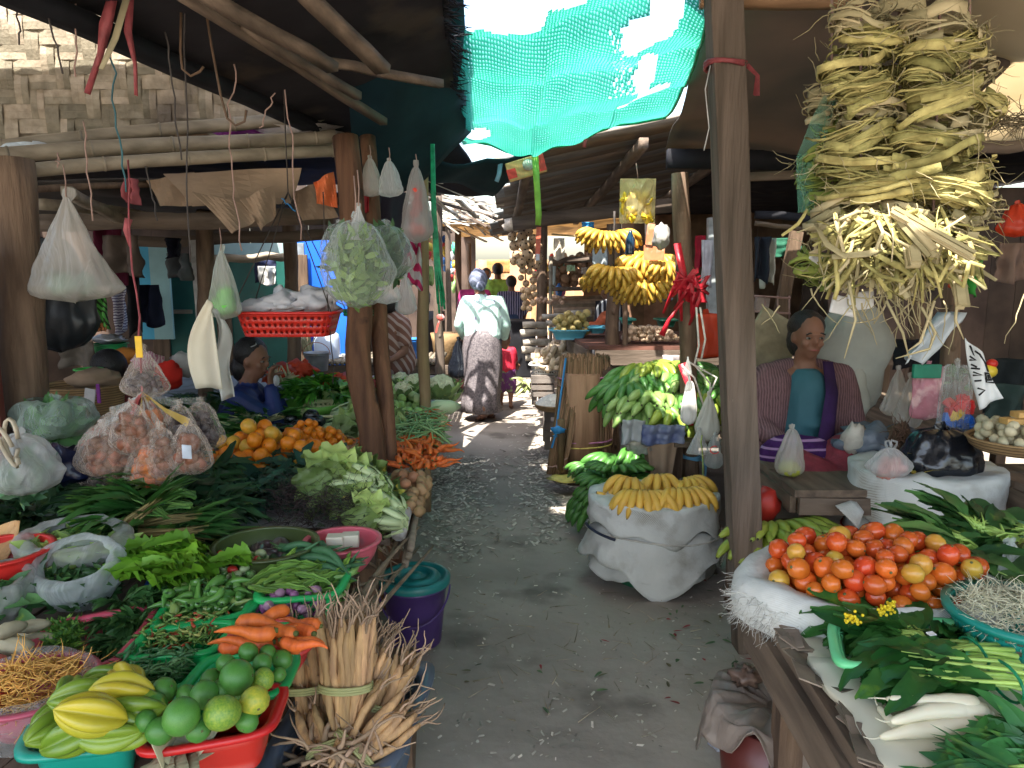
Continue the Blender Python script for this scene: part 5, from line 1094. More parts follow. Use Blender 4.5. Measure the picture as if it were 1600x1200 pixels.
for i, ((x, y, w_, k), lb) in enumerate(zip(lowers, sn_lb)):
 bt = P(x, y, 2.35+(i % 3)*.07-.05); hh = .17
 o = bag('snack_bag', bt+V((0, 0, hh)), hh, w_*.95, SNK, lb+' shiny snack bag in the hanging cluster', flat=.5, p=.55, neck=.12, sag=.7, seed=i, cat='snack bag', fill=(sn_fill[k], .72, 'blob', 40, .024), pleat=.2)
 tp = bt+V((0, 0, hh)); t = MB(); t.strip([tp, tp.lerp(kn, .5)+V((0, .0, -.01)), kn], [.03, .02, .012], (0, 1, 0), roll=1.5, m=0)
 t.build('twisted_neck', REDF if i % 4 == 1 else YELF if i % 4 == 2 else CLEARF, o)
 if i == 3: MB().box(P(292, 706, 2.2), (.028, .004, .045), (.2, .1, 0)).build('price_tag', mat('paper_tag', (.6, .68, .8), .6), o, smooth=False)
bag('snack_bag', P(222, 545, 2.38), .16, .16, SNK, 'topmost clear bag of dark sweets on the hanging cluster', flat=.6, p=.9, neck=.08, sag=.75, seed=4, cat='snack bag', fill=(sn_fill[2], .45, 'blob', 40, .014))
line('hanging_string', P(200, 250, 2.8), kn, .0035, PINKR, 'pink twisted string holding the cluster of snack bags', 'string', .03)
MB_ = MB(); MB_.box(P(217, 542, 2.33), (.021, .003, .068), (0, 0, 0)); tag(MB_.build('yellow_tag', mat('yellow_card', (.8, .48, .02), .5), smooth=False), 'small yellow card hanging above the snack bags', 'card')
Yc = 6.9; a = P(515, 566, Yc); c = P(700, 566, Yc); root = empty('bamboo_counter', V(((a.x+c.x)/2, Yc, 0)), 'bamboo-pole counter carrying the water jug and blue bucket', 'counter')
b = MB(); x = a.x-.2
i = 0
while x < c.x-.05: b.tube([(x, Yc-.05+RS.uniform(-.01, .01), a.z), (x, Yc+.7, a.z)], .022, 9); x += .047
b.build('bamboo_slat', BAMB, root, smooth=True)['kind'] = 'stuff'
b = MB(); b.box(((a.x+c.x)/2-.1, Yc, a.z-.07), (c.x-a.x+.2, .05, .08)); b.build('front_rail', WOODX, root, smooth=False)
for x in (a.x-.1, (a.x+c.x)/2, c.x-.1): MB().beam((x, Yc, 0), (x, Yc, a.z-.1), .05, .05).build('leg', WOOD, root, smooth=False)
p = P(512, 566, 7.1); b = MB(); r_ = M_(20, 7.1); b.lathe(p, [(.001, 0), (r_*.95, 0), (r_, .02), (r_, .22), (r_*.92, .27), (r_*.6, .30), (.25*r_, .31), (.001, .31)], 28, close=False)
root = empty('water_jug', p, 'cloudy white water container with a tap in front of the blue door', 'water container'); b.build('body', mat('milky_plastic', (.6, .68, .8), .35, .05, 4, .03, transl=.3), root)
b = MB(); b.tube([p+V((r_, -.02, .06)), p+V((r_+.06, -.04, .06))], .012, 8); b.box(p+V((r_+.045, -.035, .08)), (.05, .015, .01)); b.tube([p+V((r_+.05, -.04, .06)), p+V((r_+.052, -.045, .02))], .009, 8); b.build('tap', mat('white_plastic', (.7, .7, .7), .3), root)
def bucket(name, c, r0, r1, h, m, label, hm=None, lid=None, band=None, bail=True, bail_up=False):
 c = V(c); root = empty(name, c, label, 'bucket'); b = MB()
 b.lathe(c, [(.001, 0), (r0, 0), (r0+.002, .006)]+[(r0+(r1-r0)*t, h*t) for t in (.3, .6, .88)]+[(r1+.004, h*.9), (r1+.004, h*.93), (r1, h*.94), (r1, h), (r1+.006, h), (r1+.006, h+.006), (r1-.004, h+.006), (r0-.003, .01), (.001, .01)], 40, close=False)
 b.build('body', m, root)
 if bail:
  t = MB(); n = 18
  for i in range(1): t.tube([c+V((cos(q)*(r1+.012), (-.01 if bail_up else -sin(q)*(r1+.012)), h*.9+(sin(q)*r1*1.0 if bail_up else -sin(q)*.12))) for q in [pi*i/n for i in range(n+1)]], .003 if bail_up else .004, 7)
  t.build('handle', hm or m, root)
 if lid:
  l = MB(); l.lathe(c+V((0, 0, h+.004)), [(r1+.012, -.018), (r1+.014, .004), (r1+.006, .014), (r1-.012, .014), (r1-.022, .002), (r1-.03, .002), (r1-.034, .012), (r1*.48, .02), (r1*.45, .006), (r1*.25, .006), (r1*.22, .016), (r1*.10, .018), (.001, .018)], 48, close=False)
  l.build('lid', lid, root)
 return root
bucket('metal_bucket', P(496, 579, 6.2), .085, .105, .15, mat('galvanised_steel', (.35, .34, .32), .4, .3, 7, .1, .5, metal=.7), 'small metal bucket with its handle up, in front of the water jug', hm=mat('rusty_wire', (.4, .1, .06), .6), bail_up=True)
MB_ = MB(); MB_.box(P(495, 590, 6.2)+V((0, 0, -.035)), (.34, .3, .05)); MB_.box(P(478, 610, 6.2), (.05, .05, .2)); MB_.box(P(512, 610, 6.2), (.05, .05, .2)); tag(MB_.build('wooden_stool', WOODX, smooth=False), 'rough wooden stool under the metal bucket', 'stool')
bucket('blue_bucket', P(640, 562, 7.1), .085, .12, .2, pl((.02, .16, .5)), 'blue plastic bucket on the bamboo counter')
b = MB()
for i in range(12): b.wisp(P(484+RS.uniform(-6, 6), 560, 6.6), (RS.uniform(-.3, .3), 0, 1), .22, .014, 4, .15)
tag(b.build('root_bundle', mat('pale_roots2', (.5, .46, .28), .6, isl=.2)), 'pale root bundle standing between the blue door and the jug', 'roots')
cm_ = lambda n, c, w=None, c2=None: mat(n, c, .8, .2, 8, .3, .2, wave=w, col2=c2)
def cloth(name, x0, y0, x1, y1, Y, m, label, cat='cloth', amp=.03, fold=9, taper=0, nx=16, skew=0):
 a = P(x0, y0, Y); c = P(x1, y1, Y); w_ = c.x-a.x; h_ = a.z-c.z; s_ = x0*.37; b = MB()
 b.sheet(lambda u, v: V((a.x+w_*(.5+(u-.5)*(1+taper*v)*(1+.1*NZ.noise(V((v*3, s_, 0)))))+skew*v, Y+amp*sin(u*fold+s_+v*1.5)+amp*NZ.noise(V((u*4, v*4, s_))), a.z-h_*v*(1+.07*sin(u*5+s_)))), nx, 12)
 return tag(b.build(name, m, solid=.004), label, cat)
cloth('hanging_cloth', 142, 455, 172, 512, 5.2, cm_('green_print', (.12, .4, .08), ((.03, .05, .02), 12, .5, 'DIAGONAL', 6)), 'green and black patterned cloth hanging right of the big black bag')
cloth('hanging_cloth', 138, 505, 170, 518, 5.2, cm_('orange_print', (.5, .2, .08), ((.1, .05, .02), 18, .5, 'X', 6)), 'strip of orange print under the green patterned cloth')
cloth('folded_cloth_stack', 171, 446, 200, 520, 6.0, cm_('grey_print', (.6, .58, .62), ((.15, .12, .2), 14, .5, 'Z', 5)), 'stack of folded grey and white printed cloths', amp=.06)
cloth('hanging_cloth', 216, 445, 250, 508, 4.6, cm_('navy_cloth', (.012, .015, .035)), 'navy cloth triangle hanging left of the green doors', taper=.4)
cloth('hanging_cloth', 190, 400, 226, 520, 4.5, cm_('black_cloth', (.01, .01, .012)), 'long black cloth hanging above the snack bags')
cloth('hanging_cloth', 145, 342, 196, 440, 4.3, cm_('maroon_cloth', (.12, .015, .04)), 'maroon cloth behind the big cloudy hanging bag')
cloth('hanging_cloth', 160, 368, 224, 430, 4.1, cm_('brown_cloth', (.1, .075, .06)), 'dull brown cloth under the left ceiling', amp=.05)
cloth('hanging_cloth', 256, 372, 282, 402, 4.4, cm_('black_hat', (.01, .01, .02)), 'small black cap hooked under the left ceiling', 'cap', amp=.05)
cloth('hanging_cloth', 264, 396, 298, 436, 4.6, cm_('grey_cloth', (.12, .13, .14)), 'grey cloth scrap in front of the green doors', amp=.05)
cloth('hanging_cloth', 396, 406, 434, 440, 6.9, cm_('dark_blue_cloth', (.02, .025, .06)), 'dark blue cloth hooked on the green doors')
cloth('white_bag_scrap', 404, 416, 430, 445, 6.8, cm_('white_scrap', (.5, .5, .48)), 'pale crumpled bag on the green doors', 'bag')
cloth('folded_cloth_stack', 92, 532, 152, 575, 4.6, cm_('khaki_cloth', (.14, .12, .1)), 'khaki cloth bundle above the wicker basket')
b = MB(); b.blob(P(232, 566, 4.4), (.1, .06, .06), n=16, nz=.5); tag(b.build('pink_bundle', cm_('pink_print', (.55, .2, .28), ((.7, .5, .5), 20, .5, 'X', 6))), 'pink floral bundle behind the topmost snack bag', 'bundle')
b = MB(); b.blob(P(262, 586, 4.4), (.085, .06, .09), (0, .5, 0), n=16, nz=.4); tag(b.build('red_bundle', cm_('red_cloth', (.65, .03, .02))), 'bright red cloth bundle right of the snack bags', 'bundle')
b = MB(); b.blob(P(195, 556, 4.6), (.12, .06, .05), n=16, nz=.4); tag(b.build('orange_bundle', cm_('orange_cloth', (.42, .16, .03))), 'orange-brown bundle beside the green tub', 'bundle')
b = MB(); b.blob(P(285, 570, 4.5), (.08, .06, .08), n=16, nz=.4); tag(b.build('grey_bundle', cm_('grey_bundle_cloth', (.4, .38, .36))), 'grey cloth bundle beside the cream hanging cloth', 'bundle')
bowl('green_tub', P(172, 538, 4.8), .1, .1, pl((.04, .4, .12)), 'green plastic tub with silvery contents in the clothes stall', 'tub', base=.8)
bowl('green_tub', P(138, 578, 3.9), .06, .045, pl((.06, .5, .08)), 'small green tub with an orange label behind the wicker basket', 'tub', base=.9)
b = MB(); b.box(P(145, 580, 3.84), (.04, .004, .02)); tag(b.build('orange_label', mat('orange_label', (.8, .25, .03), .5), smooth=False), 'orange label on the small green tub', 'label')
b = MB(); b.blob(P(172, 530, 4.8), (.09, .08, .03), n=16, nz=.7, fq=4); tag(b.build('silver_foil', mat('silver_foil', (.6, .6, .62), .3, metal=.5)), 'silvery crumpled foil in the green tub', 'foil')
MB_ = MB(); MB_.box(P(382, 578, 4.6), (.1, .06, .09)); tag(MB_.build('green_box', [mat('lime_box', (.25, .55, .03), .5)], smooth=False), 'lime green box behind the head of the woman in blue', 'box')
# ================================================================= THINGS HANGING ON THE LEFT
LGF = film('grey_bag_film', (.6, .57, .52), .42, .25, .9, 9)
bag('hanging_bag', P(103, 308, 2.9), .40, .35, LGF, 'big cloudy grey plastic bag hanging at the left, wider at the bottom right', flat=.45, p=1.0, pleat=.08, neck=.05, sag=.86, seed=1, fill=(mat('dull_green_item', (.12, .25, .18), .6), .2, 'blob', 5, .05), cord=.12)
bag('black_hanging_bag', P(80, 372, 3.3), .50, .36, mat('charcoal_film', (.022, .026, .03), .35, .3, 5, .6, .4, bscale=7), 'large charcoal bag hanging behind the cloudy grey one', flat=.5, p=.6, neck=.25, sag=.7, seed=6)
bag('hanging_bag', P(345, 392, 3.3), .30, .155, film('pale_green_film', (.7, .74, .66), .35, .22, .9, 9), 'pale hanging bag with a bright green lump inside', flat=.5, p=.8, pleat=.1, neck=.10, sag=.85, seed=3, fill=(mat('bright_green_item', (.25, .75, .15), .5, transl=.3), .38, 'blob', 9, .038), cord=.1)
b = MB(); A, B_, C_, D_ = P(326, 470, 3.0), P(352, 560, 3.0), P(350, 606, 2.98), P(302, 606, 3.0)
b.sheet(lambda u, v: (P(324, 468, 3.0).lerp(P(336, 490, 2.95), u)).lerp(P(306, 608, 3.0).lerp(P(352, 606, 2.93), u), v)+V((-.035*sin(v*pi)*(1-u)*1.6, .03*sin(u*5), 0)), 10, 14)
tag(b.build('cream_cloth', mat('cream_sheet', (.68, .62, .48), .6, .1, 4, .1), solid=.004), 'stiff cream sheet hanging above the woman in blue', 'cloth')
b = MB(); b.sheet(lambda u, v: P(330, 480, 3.05).lerp(P(352, 500, 3.05), u).lerp(P(346, 625, 3.1).lerp(P(366, 618, 3.1), u), v)+V((.012*sin(v*8), .03*sin(u*6+v*5), 0)), 8, 16)
tag(b.build('white_cloth', mat('white_film_sheet', (.7, .7, .66), .5, .1, 4, .3), solid=.003), 'crumpled white plastic hanging behind the stiff cream sheet', 'cloth')
Yb = 3.5; a = P(374, 487, Yb); c = P(531, 483, Yb); z = (a.z+c.z)/2; Wd = c.x-a.x
Q = [V((a.x, Yb-.14, z)), V((c.x, Yb-.14, z)), V((c.x, Yb+.16, z)), V((a.x, Yb+.16, z))]
rb = crate_w('red_basket', Q, .115, pl((.75, .03, .02)), 'red perforated basket hanging on cords, full of white plastic bags', perf=True, taper=.87, cat='basket', n=104)
crd = MB(); top = P(450, 300, 3.5)
for q in Q: crd.tube([q.lerp((Q[0]+Q[2])/2, .04), top], .0028, 5)
crd.tube([top, top+V((0, 0, .5))], .003, 5); crd.build('cord', TWINED, rb)
wf2 = mat('white_carrier_film', (.72, .72, .76), .35, .06, 6, .5, .4, transl=.2, bscale=10)
for k, (x, y, sx, sy, lb) in enumerate([(410, 478, .10, .035, 'flat white bag at the left of the red basket'), (445, 475, .09, .05, 'white bag in the middle of the red basket'), (492, 468, .10, .055, 'white carrier bag bulging above the red basket')]):
 b = MB(); b.blob(P(x, y, Yb), (sx, .09, sy), n=22, nz=.7, fq=2.6, seed=k*5)
 if k == 2: b.tube([P(x+28, 482, Yb-.02), P(x+34, 462, Yb-.03), P(x+30, 452, Yb-.03), P(x+18, 452, Yb-.03), P(x+12, 462, Yb)], .012, 8, flat=.4)
 tag(b.build('carrier_bag', wf2), lb, 'bag')
b = MB(); b.blob(P(438, 462, Yb+.02), (.035, .02, .05), n=12, nz=.3); tag(b.build('blue_white_packet', mat('blue_spot_packet', (.6, .62, .66), .4, dirt=((.05, .35, .7), 20, .6))), 'blue and white packet behind the red basket\'s cords', 'packet')
vg = (lf((.15, .26, .06), (.07, .14, .04)), .9, 'leaf', 330, .055)
VF = film('veg_bag_film', (.7, .76, .74), .12, .1, 1.2, 9)
bag('vegetable_bag', P(555, 345, 2.6), .30, .25, VF, 'bulging clear bag of green vegetables, largest and lowest of the hanging trio', flat=.8, p=.45, neck=.2, sag=.55, seed=2, fill=vg, pleat=.06, cord=.15)
bag('vegetable_bag', P(602, 352, 2.75), .20, .21, VF, 'clear bag of dark greens at the right of the hanging trio', flat=.8, p=.45, neck=.2, sag=.55, seed=7, fill=(lf((.08, .17, .06)), 1.0, 'leaf', 190, .055), pleat=.06)
bag('vegetable_bag', P(530, 350, 2.8), .17, .15, VF, 'smaller clear bag at the upper left of the hanging trio', flat=.8, p=.5, neck=.3, sag=.55, seed=9, fill=(lf((.12, .2, .1)), 1.0, 'leaf', 60, .07), pleat=.06)
bag('bag_tuft', P(560, 322, 2.6), .12, .10, WHITEF, 'gathered white film above the vegetable bags', flat=.6, p=1.3, neck=.1, sag=.95, seed=5, cord=.12)
for (x, y, Y, h_, w_, m, lb, k) in [(603, 415, 3.3, .17, .12, WHITEF, 'white bag hanging behind the big vegetable bag', 1), (633, 432, 3.9, .20, .11, WHITEF, 'white carrier bag hanging left of the slim tan post', 2), (578, 248, 3.5, .17, .11, LGF, 'greyish small bag under the roof edge beside the leaning post', 3), (608, 252, 3.5, .16, .12, WHITEF, 'white small bag tied under the roof edge', 4), (650, 262, 3.5, .34, .15, film('smoky_film', (.45, .43, .42), .55, .3, .6, 8), 'long smoky bag with red items inside, near the green cords', 5)]:
 bag('hanging_bag', P(x, y, Y), h_, w_, m, lb, flat=.6, p=.7, neck=.15, sag=.8, seed=k, pleat=.12, cord=.06, fill=((mat('red_item', (.65, .06, .03), .5), .7, 'blob', 9, .03) if k == 5 else None))
cloth('red_scrap', 556, 280, 575, 330, 3.6, cm_('dark_red_cloth', (.4, .03, .04)), 'dark red rag tied beside the leaning post', 'rag')
cloth('dark_panel_cloth', 575, 300, 640, 400, 4.2, cm_('dusky_cloth', (.035, .03, .045)), 'dusky sheet behind the small hanging bags')
cloth('pink_white_cloth', 636, 375, 660, 450, 4.4, cm_('pink_stripe', (.55, .5, .5), ((.5, .03, .12), 6, .6, 'DIAGONAL', 3)), 'pink and white striped cloth left of the slim tan post')
b = MB()
for k in range(9):
 x = RS.uniform(-5, 5); pts = [P(676+x*.6, 225, 3.6), P(678+x*.9, 330, 3.6), P(684+x*1.2, 420, 3.58), P(690+x*1.8, 488+RS.uniform(-40, 4), 3.55)]; b.tube(pts, .0055, 6)
tag(b.build('green_rope', GREENR), 'bundle of bright green cords hanging from the roof edge', 'cord')
def ring(name, c, r, m, label, th=.006, n=3, tail=0):
 b = MB(); c = V(c)
 for k in range(n): b.tube([c+V((cos(q)*r, sin(q)*r, .008*k+.006*sin(q*2+k))) for q in [i*pi/8 for i in range(17)]], th, 6)
 for k in range(tail): b.strip([c+V((r, -r*.3, 0)), c+V((r*1.5, -r*.5, -.04)), c+V((r*1.3+RS.uniform(-.02, .02), -r*.6, -.11))], .018, (0, 1, 0), roll=1)
 return tag(b.build(name, m), label, 'tie')
ring('green_tie', P(560, 492, 3.5)+V((0, 0, 0)), .066, GREENR, 'green cord wound round the thick leaning post')
ring('pink_tie', P(572, 600, 3.48), .066, PINKR, 'faded pink ribbon wound low on the thick leaning post', tail=2)
ring('pink_tie', P(1133, 104, 2.83), .072, PINKR, 'red-pink tape round the top of the tall grey post, its ends dangling', .007, 2, 3)
b = MB(); b.tube([P(1110, 102, 2.8), P(1102, 140, 2.8), P(1108, 200, 2.8), P(1100, 235, 2.8)], .0025, 5); tag(b.build('white_string', mat('white_string', (.6, .6, .58), .6)), 'white string dangling at the left of the tall grey post', 'string')
for (pts, Y, w_, lb) in [([(178, -20), (165, 40), (158, 85), (140, 148)], 2.4, .035, 'wide faded pink ribbon hanging at the upper left, the left one of the pair'), ([(205, -20), (200, 50), (212, 100), (215, 150)], 2.4, .022, 'narrow faded pink ribbon, the right one of the pair')]:
 b = MB(); b.strip([P(x, y, Y) for x, y in pts], [w_*.8, w_, w_*.6, w_*1.1], (0, 1, 0), roll=2.2, fold=.2); tag(b.build('pink_ribbon', PINKR, solid=.002), lb, 'ribbon')
b = MB(); b.strip([P(200, -10, 2.35), P(180, 60, 2.35), P(158, 108, 2.3)], [.02, .02, .014], (0, 1, 0)); tag(b.build('dry_leaf_strip', mat('dry_strip', (.35, .3, .18), .7), solid=.002), 'dry leaf strip tangled with the pink ribbons', 'strip')
strings = [((27, -20), (30, 70), 2.3, TWINED, 'thin dark string at the far upper left'), ((66, -20), (98, 115), 2.3, TWINED, 'kinked dark string right of the far left one'), ((118, -10), (118, 120), 2.4, TWINE, 'pale thin string left of the pink ribbons'),
 ((172, 90), (197, 300), 2.4, mat('blue_green_cord', (.03, .12, .14), .6), 'dark teal cord hanging between the pink ribbons'), ((258, 50), (284, 250), 2.5, TWINED, 'dark knotted string left of the wire hooks'), ((284, -20), (298, 410), 2.6, TWINED, 'longest dark string crossing the bamboo poles'),
 ((130, 190), (145, 345), 2.6, TWINE, 'pinkish string above the cloudy grey bag'), ((366, 100), (358, 230), 2.7, TWINE, 'pale string behind the wire hooks'), ((358, 230), (378, 392), 2.7, TWINE, 'reddish twine dangling in front of the cardboard'), ((445, 140), (470, 375), 2.8, TWINE, 'pale twine hanging left of the leaning post'),
 ((430, 145), (405, 200), 2.8, TWINE, 'short slanting twine near the roof edge'), ((440, 310), (462, 330), 3.3, BLUEC, 'blue knot on the cords of the hanging basket'), ((505, 300), (520, 600), 3.45, TWINED, 'thin dark cord left of the leaning post'), ((228, 260), (246, 345), 2.8, TWINED, 'thin wire dangling under the lowest bamboo pole'), ((90, 240), (90, 262), 3.0, TWINE, 'short loop of twine on the bamboo poles')]
for a, c, Y, m, lb in strings: line('hanging_string', P(*a, Y), P(*c, Y), .0028, m, lb, 'string', .02)
def hook(pts, Y, lb): b = MB(); b.tube([P(x, y, Y) for x, y in pts], .0042, 6); tag(b.build('wire_hook', mat('rusty_wire2', (.12, .07, .04), .6)), lb, 'hook')
hook([(283, 20), (282, 80), (285, 108), (298, 119), (312, 112), (318, 104)], 2.5, 'rusty wire hook with a wide curl, left of the pair')
hook([(318, -10), (330, 70), (345, 150), (355, 185), (368, 196), (382, 190), (385, 172)], 2.6, 'long rusty wire hook curling over the upper bamboo pole')
cloth('pink_rag', 196, 280, 218, 318, 3.3, cm_('faded_pink_rag', (.35, .09, .1)), 'faded pink rag below the lowest bamboo pole', 'rag')
b = MB(); b.tube([P(201, 342, 2.7), P(197, 360, 2.7), P(203, 385, 2.7)], [.014, .01, .004], 8); tag(b.build('pink_twist', PINKR), 'pink and white twist of tape above the snack bag string', 'ribbon')
# ================================================================= AISLE: lidded bucket and tray of roots
bucket('lidded_bucket', G(650, 1000, 0), .105, .135, .275, pl((.07, .035, .15)), 'purple bucket with a teal lid on the ground beside the near table', lid=pl((.015, .2, .19)), hm=pl((.09, .05, .2)))
qt = [(402, 1215), (606, 1205), (676, 1036), (486, 1070)]
crate('root_tray', qt, .44, .2, pl((.1, .14, .2)), 'deep blue-grey plastic tray holding the bundles of pale roots', perf=False, cat='tray', lip=.022, taper=.9)
b = MB(); b.box(G(545, 1130, .12)+V((0, 0, 0)), (.42, .5, .23), (0, 0, .1)); tag(b.build('tray_stand', WOOD, smooth=False), 'dark wooden box under the tray of pale roots', 'box')
rtm = mat('pale_root', (.56, .36, .17), .7, .25, 10, .4, .25, col2=(.32, .2, .11), stretch=(6, 6, 1), isl=.22); rtd = mat('root_hair', (.38, .27, .18), .75, .25, 12, .3, .2, isl=.3)
tie_m = mat('split_cane', (.42, .44, .2), .6, .2, 9, .2)
def rootbundle(c, d, L, n, spr, lab, r=.0125, ty=.4):
 c = V(c); d, sx, u = fr(d, (0, -1, .2)); root = empty('root_bundle', c, lab, 'root bundle'); b = MB(); h = MB(); t = MB()
 for i in range(n):
  a = RS.uniform(0, 6.28); q = sqrt(RS.random()); o = sx*cos(a)*q*.045+u*sin(a)*q*.03; dd = (d+(sx*cos(a)*q*spr+u*sin(a)*q*spr*.6)).normalized(); LL = L*RS.uniform(.8, 1.08); r_ = r*RS.uniform(.75, 1.2)
  pts = [c+o-dd*LL*.35+dd*(LL*1.0*k/8)+sx*.004*sin(k*1.3+i) for k in range(9)]
  b.tube(pts, [r_*f for f in (.35, .55, .7, .8, .88, .95, 1.0, .95, .45)], 8)
  for k in range(1+i % 2): h.wisp(pts[-1], dd+V((RS.uniform(-.3, .3), RS.uniform(-.3, .3), RS.uniform(-.1, .3))), RS.uniform(.04, .10), .0035, 6, .35, 0, 5)
  if i % 3 == 0: h.wisp(pts[0], -dd+V((RS.uniform(-.4, .4), RS.uniform(-.4, .4), RS.uniform(-.2, .2))), RS.uniform(.06, .14), .004, 5, .4, 0, 4)
 for k in range(3): t.tube([c+d*(L*(ty-.35)+.006*k)+sx*cos(q)*.062+u*sin(q)*.048 for q in [i*pi/8 for i in range(17)]], .0035, 6)
 b.build('root_stem', rtm, root); h.build('root_hair', rtd, root); t.build('cane_tie', tie_m, root)
rootbundle(G(540, 1085, .56), (.0, .25, 1), .27, 38, .2, 'largest fan of pale roots standing in the middle of the tray')
rootbundle(G(585, 1110, .48), (.32, .3, .9), .24, 28, .22, 'bundle of pale roots leaning to the right edge of the tray')
rootbundle(G(487, 1085, .50), (-.12, .3, 1), .24, 22, .2, 'darker bundle of roots at the left of the tray')
rootbundle(G(545, 1185, .44), (.5, .5, .4), .26, 26, .4, 'flat bundle of roots lying at the front of the tray', .011)
rootbundle(G(520, 1190, .42), (-.3, .9, .5), .22, 18, .6, 'crooked roots tangled at the bottom left of the tray', .011)
b = MB()
for i in range(110):
 p = G(RS.uniform(470, 600), RS.uniform(1130, 1200), RS.uniform(.38, .5)); b.wisp(p, (RS.uniform(-1, 1), RS.uniform(-1, 1), RS.uniform(-.3, .5)), RS.uniform(.05, .16), RS.uniform(.003, .008), 6, .4, 0, 5)
tag(b.build('loose_rootlets', rtd), 'tangle of loose crooked rootlets filling the front of the tray', 'rootlets', kind='stuff')
# ================================================================= TOMATO TABLE
tz = RZ
def tom(r, sq=1):
 def f(b):
  b.blob((0, 0, 0), (r, r, r*1.12), n=16, nz=.09, fq=2, ex=lambda d: 1-.08*max(0, d.z-.9)/.1); b.lathe((0, 0, r*1.05), [(r*.16, 0), (r*.09, .001), (.0001, .0015)], 6, m=1)
 return f
tm = [mat('tomato_red', (.6, .05, .015), .2, .15, 5, .0, .5, col2=(.56, .12, .02), rnd=.1), mat('tomato_orange', (.65, .15, .02), .22, .15, 5, 0, .5, rnd=.1), mat('tomato_yellow_green', (.5, .38, .05), .22, .15, 4, 0, .5, col2=(.62, .25, .04), rnd=.1)]
qtm = [(1235, 955), (1500, 968), (1500, 868), (1225, 870)]
Qm = [G(x, y, tz+.03) for x, y in qtm]; cx_ = G(1364, 925, tz+.03)
def tomregion():
 while 1:
  a = RS.uniform(0, 6.28); q = sqrt(RS.random()); return cx_.x+q*.24*cos(a), cx_.y+q*.15*sin(a)
pr = []
for mm, lb in zip(tm, ('ripe red tomato heaped on the white sack', 'orange tomato heaped on the white sack', 'yellowish green tomato heaped on the white sack')):
 b = MB(); tom(.0225)(b); pr.append(tag(b.build('tomato', [mm, scar], loc=(0, 0, 0)), lb, 'tomato', 'tomatoes heaped on the white sack'))
pts = heap(tomregion, lambda x, y: tz+.015, .0225, 165, 14, lambda x, y: .22*sqrt((x-cx_.x)**2+1.5*(y-cx_.y)**2))
spread(pr, [((x, y, z), rr(), RS.uniform(.88, 1.18), RS.choices([0, 1, 2], [6, 4, 2])[0]) for x, y, z in pts])
root = empty('tomato_sack', cx_-V((0, 0, .05)), 'white woven sack rolled down round the tomatoes, with a frayed left edge', 'sack')
b = MB(); n = 60; vs = []; prof = [(1.24, -.05), (1.28, -.01), (1.26, .03), (1.17, .055), (1.06, .05), (1.0, .015), (.9, -.005), (.3, -.01)]
for (q, z) in prof:
 for k in range(n):
  a = 2*pi*k/n; w_ = q*(1+.04*NZ.noise(V((cos(a)*3, sin(a)*3, q*2)))); vs.append(V((cx_.x+.235*w_*cos(a)+(-.03 if cos(a) < -.3 and q > 1.1 else 0), cx_.y+.16*w_*sin(a), tz+.02+z+.012*NZ.noise(V((a*3, q*4, 1)))+.02*max(0, sin(a)))))
b.add(vs, [(i*n+k, i*n+(k+1) % n, i*n+n+(k+1) % n, i*n+n+k) for i in range(len(prof)-1) for k in range(n)]); b.build('sack_cloth', SACKW, root)
b = MB()
for i in range(330):
 a = RS.uniform(pi*.75, pi*1.28); p = V((cx_.x+.235*1.34*cos(a)-.01, cx_.y+.16*1.3*sin(a), tz+.03+RS.uniform(-.06, .02))); b.wisp(p, (RS.uniform(-1, .2), RS.uniform(-.7, .3), RS.uniform(-1.2, .2)), RS.uniform(.02, .05), .0011, 4, .5, 0, 3)
b.build('frayed_thread', mat('frayed_thread', (.6, .6, .56), .7), root)
q = [(1312, 1040), (1530, 1022), (1500, 966), (1298, 966)]
crate('green_tray', q, tz+.06, .055, pl((.15, .62, .28)), 'bright green perforated tray holding dark leafy greens', cat='tray')
gl1 = lf((.05, .19, .035), (.03, .12, .025), .25, .38); gs1 = mat('pale_green_stalk', (.36, .55, .12), .35, .15, 9, .1, .5, isl=.15)
gA = [bunch('leaf_bunch', 'dark broad-leaved bunch in the green tray', 'greens', 'dark leafy bunches in the green tray', 18, .15, .05, gl1, gs1, .35, .5, .003, .5, blunt=1, nseg=6, up=.15) for _ in range(3)]
strew(gA, [(1380, 1040), (1510, 1028), (1490, 982), (1370, 980)], tz+.015, 10, .02, aim=2.9, asp=.9, tilt=.1)
def greens(name, c, az, L, lb, n=14, W=.075, lm=None, cat='greens', rise=.25, stemL=.5):
 root = empty(name, c, lb, cat); s = MB(); b = MB()
 for i in range(n):
  a = az+RS.gauss(0, .10); o = V((0, RS.gauss(0, .02), RS.uniform(0, .04))); d = V((cos(a), sin(a), RS.uniform(-.02, .03))).normalized(); p0 = c+o; p1 = p0+d*L*stemL
  s.tube([p0, p0.lerp(p1, .5)+V((0, 0, .006)), p1, p1+d*.08], [.007, .0055, .004, .002], 7, flat=.7)
  for k in range(3): b.leaf(p1+d*RS.uniform(-.05, .06), (d+V((RS.uniform(-.5, .5), RS.uniform(-.6, .6), RS.uniform(-.1, .35)))), (RS.uniform(-.5, .5), RS.uniform(-.6, .2), 1), L*RS.uniform(.26, .42), W*RS.uniform(.8, 1.3), .5, .12, n=6, wav=.03, blunt=1, side=RS.uniform(-.3, .3))
 s.build('stalk', gs1, root); b.build('foliage', lm or gl1, root)
 t = MB(); e = c+V((cos(az), sin(az), 0))*.07; t.tube([e+V((0, cos(w_)*.05, .02+sin(w_)*.03)) for w_ in [i*pi/8 for i in range(17)]], .003, 5); t.build('tie', GREENR, root)
greens('greens_bunch', G(1575, 1040, tz+.03), pi-.02, .30, 'green-stalked leafy bunch tied with green string, nearest the tray', 16, .055)
